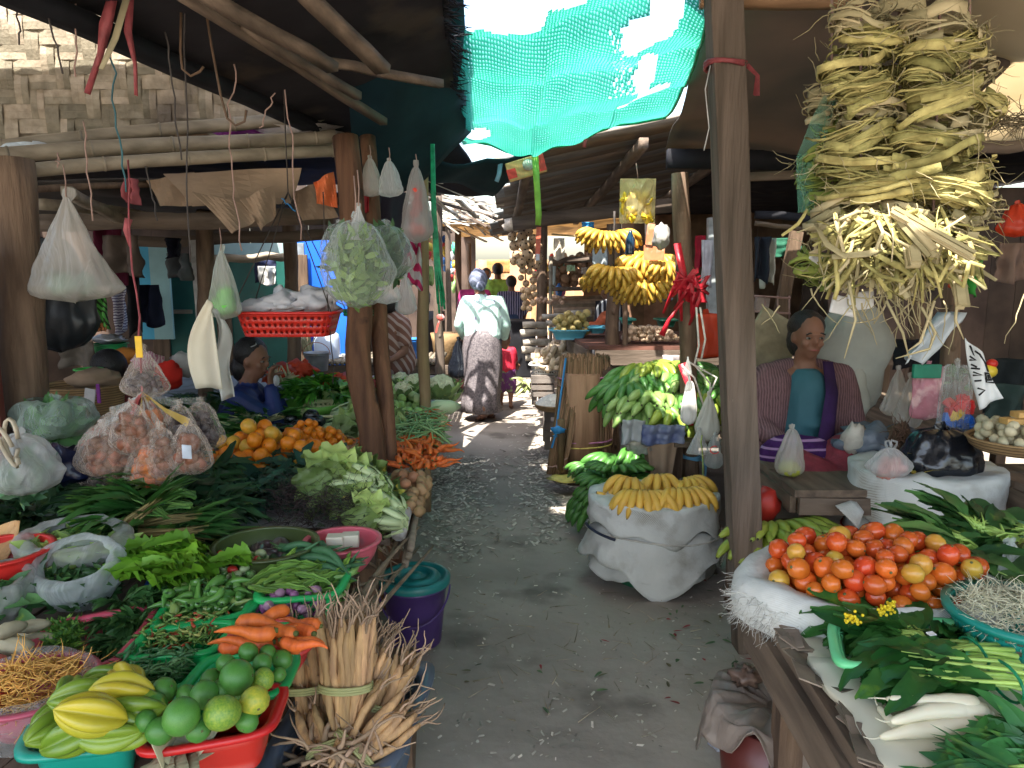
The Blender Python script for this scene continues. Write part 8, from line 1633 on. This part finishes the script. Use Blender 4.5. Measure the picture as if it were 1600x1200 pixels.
J = dict(head=hd, neck=hd+V((0, .02, -.125)), sl=hd+V((-.185, .02, -.20)), sr=hd+V((.185, .02, -.20)), el=hd+V((-.27, -.02, -.42)), er=hd+V((.25, -.02, -.44)), wl=hd+V((-.14, -.16, -.50)), wr=hd+V((.12, -.18, -.56)), hl=hd+V((-.1, .05, -.62)), hr=hd+V((.1, .05, -.62)), kl=hd+V((-.16, -.36, -.58)), kr=hd+V((.18, -.36, -.58)), al=hd+V((.12, -.42, -.68)), ar=hd+V((-.08, -.44, -.68)), tl=hd+V((.2, -.48, -.7)), tr=hd+V((-.2, -.5, -.7)))
r4 = figure('seated_woman', (hd.x, Y, hd.z-.75), 'woman in a pinkish checked jacket sitting in shadow with a purple knitted bag', J, (.05, -1, -.08), 1.0, voxel=.008, hands=((.9, -.3, -.2), (-.9, -.3, -.1)), hn=((0, -.3, 1), (0, -.3, 1)), curl=.5)
chk = mat('checked_jacket', (.13, .07, .075), .8, .2, 30, .4, .2, wave=((.19, .11, .115), 24, .6, 'X', 3));  # jacket colour darkened to stand in for the shade she sits in
b = MB(); Jv = {k: V(v) for k, v in J.items()}; cz = V((hd.x, Y, hd.z))
for k, e in ((-1, 'l'), (1, 'r')):
 caps(b, Jv['s'+e], Jv['e'+e], .07, .062); caps(b, Jv['e'+e], Jv['w'+e]-V((k*-.02, 0, 0)), .06, .05); caps(b, cz+V((k*.14, .0, -.24)), cz+V((k*.17, .02, -.58)), .085, .1); caps(b, cz+V((k*.06, .06, -.17)), Jv['s'+e], .06, .065)
caps(b, cz+V((0, .09, -.25)), cz+V((0, .1, -.6)), .1, .12); b.build('jacket', chk, r4, voxel=.011)
b = MB(); caps(b, cz+V((0, -.01, -.26)), cz+V((0, -.02, -.56)), .115, .13); b.blob(cz+V((.03, -.12, -.42)), (.09, .04, .03), n=10); b.build('blouse', mat('turquoise_top', (.03, .11, .14), .7, .1, 5, .2), r4, voxel=.012)  # blouse colour darkened too, imitating deep shade
b = MB();
for k, e in ((-1, 'l'), (1, 'r')): caps(b, Jv['h'+e], Jv['k'+e], .12, .1); caps(b, Jv['k'+e], Jv['a'+e], .1, .08)
caps(b, cz+V((.1, -.3, -.55)), cz+V((.12, -.36, -.72)), .13, .09); b.build('skirt', mat('dull_red_skirt', (.22, .03, .045), .8, .2, 30, .4), r4, voxel=.013)
b = MB(); b.blob(hd+V((0, .028, .05)), (.088, .098, .082), n=18, nz=.05); b.blob(hd+V((0, .045, -.02)), (.088, .07, .1), n=14); b.build('hair', HAIR, r4)
root = empty('knitted_bag', cz+V((-.08, -.25, -.75)), 'purple knitted shoulder bag with pale wavy stripes on the lap of the seated woman', 'bag')
b = MB(); b.blob(cz+V((-.10, -.26, -.56)), (.18, .08, .12), (0, .15, 0), 22, ex=lambda d: 1+.15*abs(d.x)); b.build('bag_body', mat('purple_knit', (.06, .02, .1), .9, .2, 30, .6, .1, wave=((.36, .22, .38), 8, .8, 'Z', .8)), root)
b = MB(); b.strip([cz+V((.09, -.04, -.12)), cz+V((.08, -.135, -.26)), cz+V((.04, -.2, -.42)), cz+V((0, -.27, -.56)), cz+V((-.01, -.33, -.76))], [.05, .06, .07, .09, .1], (0, -1, 0)); b.build('strap', mat('purple_strap', (.035, .01, .07), .9), root, solid=.006)
p = P(174, 580, 4.1); r5 = empty('person', p-V((0, 0, .3)), 'dark-haired head just showing behind the wicker basket', 'person'); b = MB(); head(b, p, (-.3, 1, -.1), 1); caps(b, p, p-V((0, 0, .14)), .05, .06); caps(b, p-V((.14, 0, .2)), p-V((-.14, 0, .2)), .06, .06); caps(b, p-V((0, 0, .2)), p-V((0, 0, .4)), .12, .12); b.build('body', SKIN, r5, voxel=.01)
MB().blob(p+V((0, -.02, .03)), (.095, .1, .1), n=18).build('hair', HAIR, r5); b = MB(); caps(b, p-V((.14, 0, .21)), p-V((-.14, 0, .21)), .075, .075); caps(b, p-V((0, 0, .22)), p-V((0, 0, .45)), .15, .15); b.build('shirt', mat('dark_red_shirt', (.15, .02, .02), .8), r5, voxel=.012)
p = P(612, 492, 6.3); r6 = empty('person', p-V((0, 0, .5)), 'person in a brown plaid shirt bent over the counter, partly hidden by the dark post', 'person'); b = MB(); head(b, p+V((-.03, .0, .06)), (-.5, 1, -.6), 1); caps(b, p, p+V((.04, 0, -.15)), .06, .1); caps(b, p+V((.1, -.05, -.1)), p+V((.12, -.1, -.3)), .045, .035); caps(b, p+V((.12, -.1, -.3)), p+V((.02, -.18, -.36)), .034, .026); hand(b, p+V((.02, -.18, -.36)), (-1, -.1, -.1), (0, -.2, 1)); b.build('body', SKIN, r6, voxel=.009)
b = MB(); caps(b, p+V((0, .02, -.06)), p+V((.05, .05, -.4)), .12, .15); caps(b, p+V((.1, -.03, -.08)), p+V((.12, -.08, -.22)), .07, .06); b.build('shirt', mat('brown_plaid', (.2, .09, .06), .8, .1, 9, .2, wave=((.4, .3, .26), 7, .6, 'DIAGONAL', 1)), r6, voxel=.012); MB().blob(p+V((-.03, -.01, .09)), (.09, .1, .09), n=16).build('hair', HAIR, r6)
p = P(945, 470, 7.7); r7 = empty('person', p-V((0, 0, .6)), 'seller in an orange-sleeved black and white striped top reaching over the blue basins', 'person'); b = MB(); head(b, p+V((.05, .1, .12)), (-1, -.2, -.1), 1); caps(b, p+V((.05, .1, 0)), p+V((.05, .1, -.1)), .05, .06); caps(b, p+V((.02, 0, -.15)), p+V((-.08, -.08, -.26)), .05, .04); caps(b, p+V((-.08, -.08, -.26)), p+V((-.24, -.1, -.24)), .038, .026); hand(b, p+V((-.24, -.1, -.24)), (-1, 0, -.35), (0, -.3, 1)); caps(b, p+V((.06, .1, -.15)), p+V((.06, .1, -.5)), .12, .13); b.build('body', SKIN, r7, voxel=.01)
b = MB(); caps(b, p+V((.06, .1, -.12)), p+V((.02, .06, -.5)), .15, .16); b.build('striped_top', mat('striped_cloth', (.02, .02, .03), .8, wave=((.6, .6, .6), 7, .6, 'X', 1)), r7, voxel=.013); b = MB(); caps(b, p+V((.02, 0, -.15)), p+V((-.08, -.08, -.26)), .062, .05); caps(b, p+V((-.08, -.08, -.26)), p+V((-.15, -.09, -.25)), .05, .044); b.build('sleeve', mat('orange_sleeve', (.65, .15, .06), .7), r7, voxel=.01); MB().blob(p+V((.07, .1, .15)), (.09, .1, .09), n=16).build('hair', HAIR, r7)
# ================================================================= far right stall goods, hanging balls, brooms
def basin(name, x0, y0, x1, y1, Y, m, lb, d=.3):
 a, c = P(x0, y0, Y), P(x1, y0, Y); h_ = M_(y1-y0, Y); z = a.z; crate_w(name, [V((a.x, Y, z)), V((c.x, Y, z)), V((c.x, Y+d, z)), V((a.x, Y+d, z))], h_, m, lb, perf=False, taper=.75, cat='basin')
basin('blue_basin', 860, 516, 922, 532, 6.6, BASN, 'sky blue basin heaped with yellow tubers')
basin('blue_basin', 921, 512, 950, 522, 6.6, BASN, 'smaller sky blue basin behind the dark banana post')
basin('teal_basin', 972, 499, 994, 508, 7.0, pl((.05, .42, .33)), 'teal basin behind the stacked round stems')
basin('green_basin', 1030, 500, 1062, 512, 6.9, pl((.02, .16, .09)), 'dark green basin at the right of the round stems')
def oneof(name, r, m, lb, cat, grp, sq=(1, 1, 1), nz=.1): b = MB(); b.blob((0, 0, 0), tuple(r*q for q in sq), n=12, nz=nz, fq=2); return [tag(b.build(name, m, loc=(0, 0, 0)), lb, cat, grp)]
def bheap(pr, c, rx, ry, z, r, n, k=.4, cand=8): return spread(pr, [(p, rr(), RS.uniform(.85, 1.12)) for p in heap(ell(c, rx, ry), lambda x, y: z, r, n, cand, lambda x, y: k*sqrt((x-c.x)**2+(y-c.y)**2))])
c = P(892, 516, 6.75); bheap(oneof('yellow_tuber', .035, mat('yellow_tuber', (.55, .42, .15), .6, rnd=.12), 'rounded yellow tuber heaped in the sky blue basin', 'tuber', 'yellow tubers in the blue basin'), c, .15, .12, c.z-.05, .033, 40)
c = P(905, 500, 7.1);
lp = []; b = MB(); b.tube([(-.1, 0, 0), (.1, 0, 0)], .028, 12); lp.append(tag(b.build('cut_log', mat('pale_cut_wood', (.6, .44, .3), .7, .2, 9, .2, rnd=.1), loc=(0, 0, 0), auto=1), 'round cut stem stacked end-on on the reddish stall', 'cut stem', 'cut stems stacked end-on on the reddish stall'))
st = []
for r_ in range(4):
 for k in range(15-r_*2): st.append((P(978+r_*3+k*6.0+RS.uniform(-1, 1), 529-r_*5.5, 6.2+RS.uniform(-.02, .02)), (RS.uniform(-.1, .1), RS.uniform(-.1, .1), pi/2+RS.uniform(-.15, .15)), RS.uniform(.5, .7) if k % 5 else .85))
spread(lp, st)
lp = []; b = MB(); b.tube([(-.13, 0, 0), (-.05, .004, .004), (.13, 0, 0)], .036, 10); lp.append(tag(b.build('bark_log', mat('grey_bark_log', (.5, .44, .37), .85, .3, 7, .6, rnd=.1, dirt=((.18, .14, .1), 7, .55)), loc=(0, 0, 0)), 'pale bark-covered log piece in the stack beside the weathered post', 'log', 'bark-covered logs beside the weathered post'))
spread(lp, [(P(x, y, 7.9), (0, RS.uniform(-.08, .08), RS.uniform(-.15, .15)), s) for x, y, s in [(836, 548, 1.1), (838, 535, 1.1), (834, 520, 1.1), (836, 508, 1), (870, 505, .9), (885, 495, 1), (905, 490, 1), (895, 502, 1), (840, 560, 1), (862, 495, .8)]])
crate_w('white_crate', [P(826, 570, 7.0), P(872, 572, 7.0), P(880, 566, 7.35), P(832, 564, 7.35)], .13, pl((.55, .56, .55)), 'whitish crate full of cut pale roots on the slatted wooden stand')
c = P(866, 566, 7.15); pr = []; b = MB(); b.tube([(-.045, 0, 0), (0, .006, 0), (.05, 0, 0)], [.022, .03, .024], 10); pr.append(tag(b.build('root_chunk', mat('pale_chunk', (.58, .47, .34), .8, .25, 9, .3, rnd=.12), loc=(0, 0, 0)), 'cut chunk of pale root in the big heap behind the brooms', 'root chunk', 'cut pale root chunks heaped behind the brooms')); bheap(pr, c+V((.06, .0, 0)), .26, .2, c.z-.06, .03, 130, .55)
def slatstand(x0, x1, y0, y1, Y, lb, m=WOODX):
 a, c = P(x0, y0, Y), P(x1, y1, Y); c.z = max(c.z, 0); root = empty('wooden_stand', ((a.x+c.x)/2, Y, c.z), lb, 'stand'); w_ = c.x-a.x
 for k in (0, 1): b = MB(); b.box((a.x+.03+k*(w_-.06), Y, (a.z+c.z)/2), (.05, .04, a.z-c.z)); b.box((a.x+.03+k*(w_-.06), Y+.3, (a.z+c.z)/2), (.05, .04, a.z-c.z)); b.build('side_frame', m, root, smooth=False)
 for t in (.1, .35, .6): MB().box(((a.x+c.x)/2, Y-.03, a.z-(a.z-c.z)*t), (w_, .02, .045)).build('slat', m, root, smooth=False)
 MB().box(((a.x+c.x)/2, Y+.15, a.z+.01), (w_, .36, .02)).build('top_board', m, root, smooth=False)
gw = mat('grey_stand_wood', (.2, .17, .15), .8, .3, 6, .3)
slatstand(830, 866, 590, 632, 7.0, 'grey slatted stand under the white crate of pale roots', gw)
slatstand(850, 892, 640, 702, 6.0, 'wooden stand under the round tray of white grains', gw)
slatstand(694, 732, 588, 618, 9.3, 'reddish wooden stand under the white basket left of the walking woman', mat('reddish_stand', (.3, .12, .1), .8))
crate_w('white_basket', [P(696, 566, 9.2), P(728, 566, 9.2), P(728, 562, 9.5), P(698, 562, 9.5)], .16, pl((.68, .6, .6)), 'pinkish white plastic basket left of the walking woman', n=56)
tag(MB().blob(P(710, 562, 9.3), (.1, .08, .05), n=14, nz=.6).build('white_bundle', mat('white_cloth', (.75, .75, .75), .6)), 'white bundle with a red spot in the pinkish basket', 'bundle'); tag(MB().blob(P(706, 558, 9.2), (.022, .02, .02), n=8).build('red_bonnet', mat('red_cap', (.7, .03, .04), .4)), 'small red bonnet in the white basket', 'bonnet')
c = P(868, 632, 5.9); tray('wicker_tray', c, .17, .04, WICK, 'round tray heaped with white grains next to the brooms')
tag(MB().lathe(c+V((0, 0, 0)), [(.16, 0), (.13, .04), (.07, .075), (.001, .085)], 30, wob=.15, close=False).build('white_grain_heap', mat('white_grains', (.85, .8, .7), .8, .1, 60, .8, bscale=80)), 'heap of bright white grains on the round tray', 'grains', kind='stuff')
b = MB()
for i in range(14): b.leaf(P(822+RS.uniform(-6, 8), 600+RS.uniform(-8, 10), 7.6), (RS.uniform(-1, 1), -.3, RS.uniform(-.5, .5)), (0, -1, 1), .12, .03, .4, .1)
tag(b.build('dropped_greens', lf((.45, .5, .2))), 'pale yellow-green leaves dropped by the grey stand', 'leaves')
brm = mat('broom_straw', (.3, .19, .11), .8, .3, 5, .3, .2, col2=(.18, .11, .06), isl=.5, stretch=(5, 5, .4))
def broom(ba, tp, r0, r1, n, lb, ties=()):
 ba, tp = V(ba), V(tp); root = empty('broom_bundle', ba, lb, 'brooms'); b = MB()
 for i in range(n):
  a = RS.uniform(0, 6.28); q = sqrt(RS.uniform(.4, 1)); o = V((cos(a)*q, sin(a)*q*.8, 0)); p0 = ba+o*r0; p1 = tp+o*r1+V((RS.uniform(-.01, .01), 0, RS.uniform(-.05, .04))); b.tube([p0, p0.lerp(p1, .5)+o*.012, p1], [.0035, .004, .0035], 4)
 b.lathe(ba, [(r0*.72, 0), ((r0+r1)*.35, (tp.z-ba.z)*.5), (r1*.7, (tp.z-ba.z)*.9)], 18) if abs(tp.x-ba.x) < .1 else None
 b.build('straw', brm, root)
 for t, m in ties: p = ba.lerp(tp, t); r_ = r0+(r1-r0)*t; k = MB(); k.tube([p+V((r_*1.06*cos(w_), r_*.9*sin(w_), .012*sin(w_+t*9))) for w_ in [i*pi/10 for i in range(21)]], .006, 6); k.build('tie', m, root)
YC = mat('yellow_cord', (.6, .5, .12), .6); PC = mat('lilac_cord', (.5, .2, .35), .6)
broom(P(908, 745, 5.3), P(914, 562, 5.45), .215, .18, 1150, 'thick upright bundle of straw brooms tied with coloured cord', ((.86, PC), (.8, TWINE), (.28, YC), (.32, PC)))
broom(P(862, 740, 5.1), P(890, 598, 5.3), .035, .05, 110, 'slim broom leaning against the bundle, nearest the aisle', ((.4, BLUEC), (.43, BLUEC), (.1, TWINE)))
broom(P(876, 738, 5.05), P(892, 640, 5.2), .03, .04, 80, 'short broom handle ends beside the slim broom', ((.1, TWINE), (.2, TWINE)))
b = MB(); b.tube([P(884, 560, 5.3), P(876, 620, 5.1), P(868, 680, 5.05), P(862, 700, 5.0)], .008, 6); b.blob(P(872, 672, 5.0), (.05, .02, .025), n=12, nz=.6); tag(b.build('blue_rope', BLUEC), 'blue cord looped round the slim broom', 'cord')
b = MB(); b.blob(P(890, 747, 5.0), (.14, .1, .02), n=14, nz=.4); tag(b.build('yellow_sheet', mat('yellow_sheet', (.5, .45, .12), .6)), 'yellowish plastic sheet under the brooms', 'sheet')
bm = mat('cane_ball', (.5, .34, .2), .7, .25, 20, .4, .3, rnd=.1, bscale=40); holem = mat('hole_shade', (.03, .02, .015), .9)  # shade inside the holes painted as near-black discs
b = MB(); b.blob((0, 0, 0), 1, n=16); t_ = (1+5**.5)/2
for v in [(0, 1, t_), (0, -1, t_), (0, 1, -t_), (0, -1, -t_), (1, t_, 0), (-1, t_, 0), (1, -t_, 0), (-1, -t_, 0), (t_, 0, 1), (-t_, 0, 1), (t_, 0, -1), (-t_, 0, -1)]:
 d = V(v).normalized(); b.lathe(d*.955, [(.17, .0), (.17, .05), (.001, .05)], 6, m=1, rot=d.to_track_quat('Z', 'Y').to_matrix(), close=False)
wb_ = [tag(b.build('woven_ball', [bm, holem], loc=(0, 0, 0)), 'cane ball with dark holes in the upper hanging cluster', 'ball', 'cane balls with dark holes hanging by the weathered post')]
pl2 = [(P(x, y, 7.5+RS.uniform(-.08, .08)), rr(), M_(d, 7.5)/2) for x, y, d in [(816, 370, 17), (804, 384, 17), (820, 383, 18), (834, 374, 16), (808, 398, 16), (823, 398, 21), (836, 390, 15), (842, 402, 14), (815, 410, 17), (830, 412, 16), (800, 370, 14), (841, 385, 13), (826, 362, 14), (842, 409, 12), (803, 408, 13), (827, 424, 11), (833, 438, 12), (817, 422, 12), (822, 443, 11), (836, 428, 10), (814, 434, 10), (812, 380, 14), (838, 416, 12), (828, 386, 15)]]; spread(wb_, pl2)
bheap_ = oneof('plain_ball', 1, mat('plain_cane_ball', (.52, .35, .2), .7, .2, 20, .4, rnd=.1), 'smooth round gourd-like ball in the lower hanging cluster', 'ball', 'smooth balls hanging below the cane balls', nz=.02)
spread(bheap_, [(P(x, y, 7.5+RS.uniform(-.05, .05)), rr(), M_(d, 7.5)/2) for x, y, d in [(824, 455, 13), (833, 450, 12), (819, 464, 12), (830, 464, 12), (822, 474, 12), (833, 473, 11), (827, 482, 10), (817, 453, 10), (836, 460, 9), (818, 481, 9)]])
spread(oneof('small_bulb', .02, mat('small_bulb', (.5, .32, .22), .6), 'small brown bulb on the string tied to the weathered post', 'bulb', 'small bulbs strung on the weathered post'), [(P(840+i*3.2, 468+RS.uniform(-4, 5), 7.45), rr(), RS.uniform(.8, 1.2)) for i in range(14)])
line('hanging_string', P(818, 340, 7.5), P(822, 480, 7.6), .008, TWINED, 'string carrying the cane balls'); b = MB(); b.blob(P(800, 352, 7.4), (.08, .05, .06), n=14, nz=.9, fq=3); tag(b.build('cloth_knot', mat('cream_rag', (.6, .52, .42), .7)), 'cream rag knot above the cane balls', 'rag')
tag(MB().box(P(841, 378, 7.0), (.045, .01, .27), (0, .04, 0)).box(P(840, 402, 6.99), (.035, .012, .06), m=1).build('hanging_packet', [mat('red_orange_packet', (.65, .15, .08), .5), mat('pale_packet', (.6, .62, .65), .5)], smooth=False), 'long orange-red packet at the end of the lime ribbon', 'packet')
for (x0, y0, x1, y1, Y, col, nm, lb) in [(865, 372, 882, 405, 8.6, (.7, .62, .5), 'paper_sheet', 'cream paper sheet hanging in the far right stall'), (858, 416, 868, 445, 8.4, (.5, .55, .5), 'paper_sheet', 'small pale paper by the weathered post'), (886, 414, 898, 424, 8.4, (.4, .55, .35), 'paper_scrap', 'pale green scrap hanging in the far right stall'), (908, 418, 917, 428, 8.4, (.5, .42, .36), 'paper_scrap', 'buff scrap right of the pale green one'), (926, 382, 950, 424, 6.8, (.45, .5, .5), 'checked_cloth', 'pale checked cloth hanging left of the dark banana post'), (930, 470, 945, 500, 7.9, (.05, .05, .06), 'hanging_cloth', 'dark cloth behind the orange-sleeved arm'), (909, 347, 928, 360, 6.6, (.05, .3, .6), 'blue_rag', 'blue rag caught under the eave of the slatted roof'), (868, 334, 905, 344, 7.6, (.06, .18, .12), 'green_sheet', 'dark green sheet edge under the slatted roof'), (1036, 555, 1060, 585, 5.9, (.4, .36, .36), 'hanging_cloth', 'pale printed cloth below the reddish stall'), (975, 415, 1005, 430, 7.6, (.35, .24, .2), 'cardboard_piece', 'buff card behind the hanging bananas'), (1032, 440, 1052, 470, 7.4, (.1, .1, .12), 'hanging_cloth', 'dark mixed cloth right of the hanging bananas'), (946, 540, 962, 565, 6.9, (.04, .2, .5), 'blue_tub', 'blue tub glimpsed under the reddish stall')]:
 cloth(nm, x0, y0, x1, y1, Y, cm_('dye', col), lb, 'cloth' if 'cloth' in nm else nm.split('_')[-1], amp=.02, nx=8)
b = MB(); b.beam(P(862, 366, 8.0), P(938, 372, 8.0), .02, .02); tag(b.build('bamboo_rod', mat('yellow_bamboo', (.6, .42, .18), .6)), 'yellow bamboo rod across the far right stall', 'rod')
b = MB(); b.beam(P(858, 408, 8.7), P(945, 404, 8.7), .03, .07, n=3); b.beam(P(858, 452, 9.2), P(948, 450, 9.2), .03, .05, n=3); tag(b.build('shelf_board', WOODX), 'dark shelf boards at the back of the far right stall', 'shelf')
bheap(oneof('brown_gourd', .055, mat('brown_gourd', (.32, .19, .11), .7, rnd=.15), 'brown round gourd on the shelf deep in the far right stall', 'gourd', 'brown gourds on the deep shelf'), P(895, 445, 9.3), .32, .12, P(895, 449, 9.3).z, .055, 40, .1)
b = MB()
for k in range(6): b.tube([P(862+k, 468+k*6, 9.6-k*.1), P(945, 466+k*6, 9.6-k*.1)], .04, 8)
tag(b.build('log_stack', mat('pale_log', (.3, .22, .15), .8, bump=.6, isl=.3)), 'stack of long pale poles lying deep in the far right stall', 'poles')
cols = [(.6, .05, .05), (.05, .35, .2), (.05, .2, .55), (.7, .5, .05), (.6, .2, .4), (.6, .6, .6), (.1, .1, .12), (.35, .6, .2), (.6, .3, .1)]
cmm = [mat('goods_dye', c_, .6, .3, 14, .3, dirt=((.5, .45, .4), 18, .6)) for c_ in cols]; names = ['red', 'green', 'blue', 'yellow', 'pink', 'white', 'black', 'lime', 'orange']
for i in range(46):
 t = RS.random(); Y = 7.8+t*7; x = -1.02+.35*t*.2+RS.uniform(-.12, .05)-.05; z = RS.uniform(1.15, 2.0); h_ = RS.uniform(.1, .3); k = i % 9
 b = MB(); b.blob((x, Y, z), (.05, .09, h_/2), n=10, nz=.5, fq=3, seed=i); tag(b.build('hanging_goods', cmm[k]), names[k]+' packet in the cluster of goods hanging along the left side of the far aisle', 'goods', names[k]+' goods hanging along the far left')
b = MB(); b.box((-1.5, 9.8, .45), (.9, 3.6, .9)); tag(b.build('dark_stall_counter', DARK, smooth=False), 'dark counter along the left of the far aisle', 'counter')
b = MB(); b.lathe(P(697, 520, 7.9), [(.001, -.5), (.12, -.5), (.15, -.1), (.17, 0), (.001, 0)], 20, close=False); tag(b.build('tall_basket', WICK), 'tall wicker basket behind the grey post with the red knot', 'basket')
b = MB(); b.blob(P(689, 496, 6.4), (.035, .03, .03), n=10, nz=.3); b.strip([P(688, 498, 6.38), P(684, 508, 6.38), P(681, 520, 6.38)], .015, (0, 1, 0)); tag(b.build('red_white_knot', mat('red_white', (.6, .1, .08), .5, dirt=((.7, .7, .7), 20, .5))), 'red and white rag knot on the grey post', 'rag')
for i in range(16):
 t = RS.random(); Y = 9.5+t*5; b = MB(); k = (i*4) % 9; b.blob((.55+RS.uniform(0, .25), Y, RS.uniform(1.2, 1.9)), (.05, .08, RS.uniform(.06, .15)), n=10, nz=.5, seed=i); tag(b.build('hanging_goods', cmm[k]), names[k]+' goods hanging on the right side of the far aisle end', 'goods', names[k]+' goods hanging along the far right')
b = MB(); b.box((1.15, 12, .5), (.7, 5, 1.0)); tag(b.build('far_counter', WOODX, smooth=False), 'dark counter at the right of the far aisle end', 'counter')
b = MB(); b.box(P(815, 560, 9.0)+V((.0, .3, .1)), (.35, .5, .7)); tag(b.build('dark_barrel_box', DARK, smooth=False, bev=.02), 'dark box at the foot of the hanging balls', 'box')
plankwall('far_end_wall', (-1.2, 17.5, 0), (3.5, 17.5, 0), 0, 1.75, mat('sunlit_orange_wall', (.55, .3, .15), .8, .3, 3, .2, isl=.3), 'sunlit orange-brown wall closing the end of the aisle')
for i, (x, z, w_, c_) in enumerate([(-.3, 1.6, .5, (.7, .35, .12)), (.25, 1.9, .6, (.75, .6, .4)), (.7, 1.5, .4, (.55, .05, .06)), (-.6, 1.2, .3, (.2, .4, .6))]):
 b = MB(); b.sheet(lambda u, v: V((x+w_*(u-.5), 16.4+.04*sin(u*9), z+.3*(v-.5))), 8, 6); tag(b.build('far_awning', mat('awning_cloth', c_, .7, transl=.3), solid=.005), ['orange', 'cream', 'red', 'blue'][i]+' awning cloth at the bright end of the aisle', 'awning')
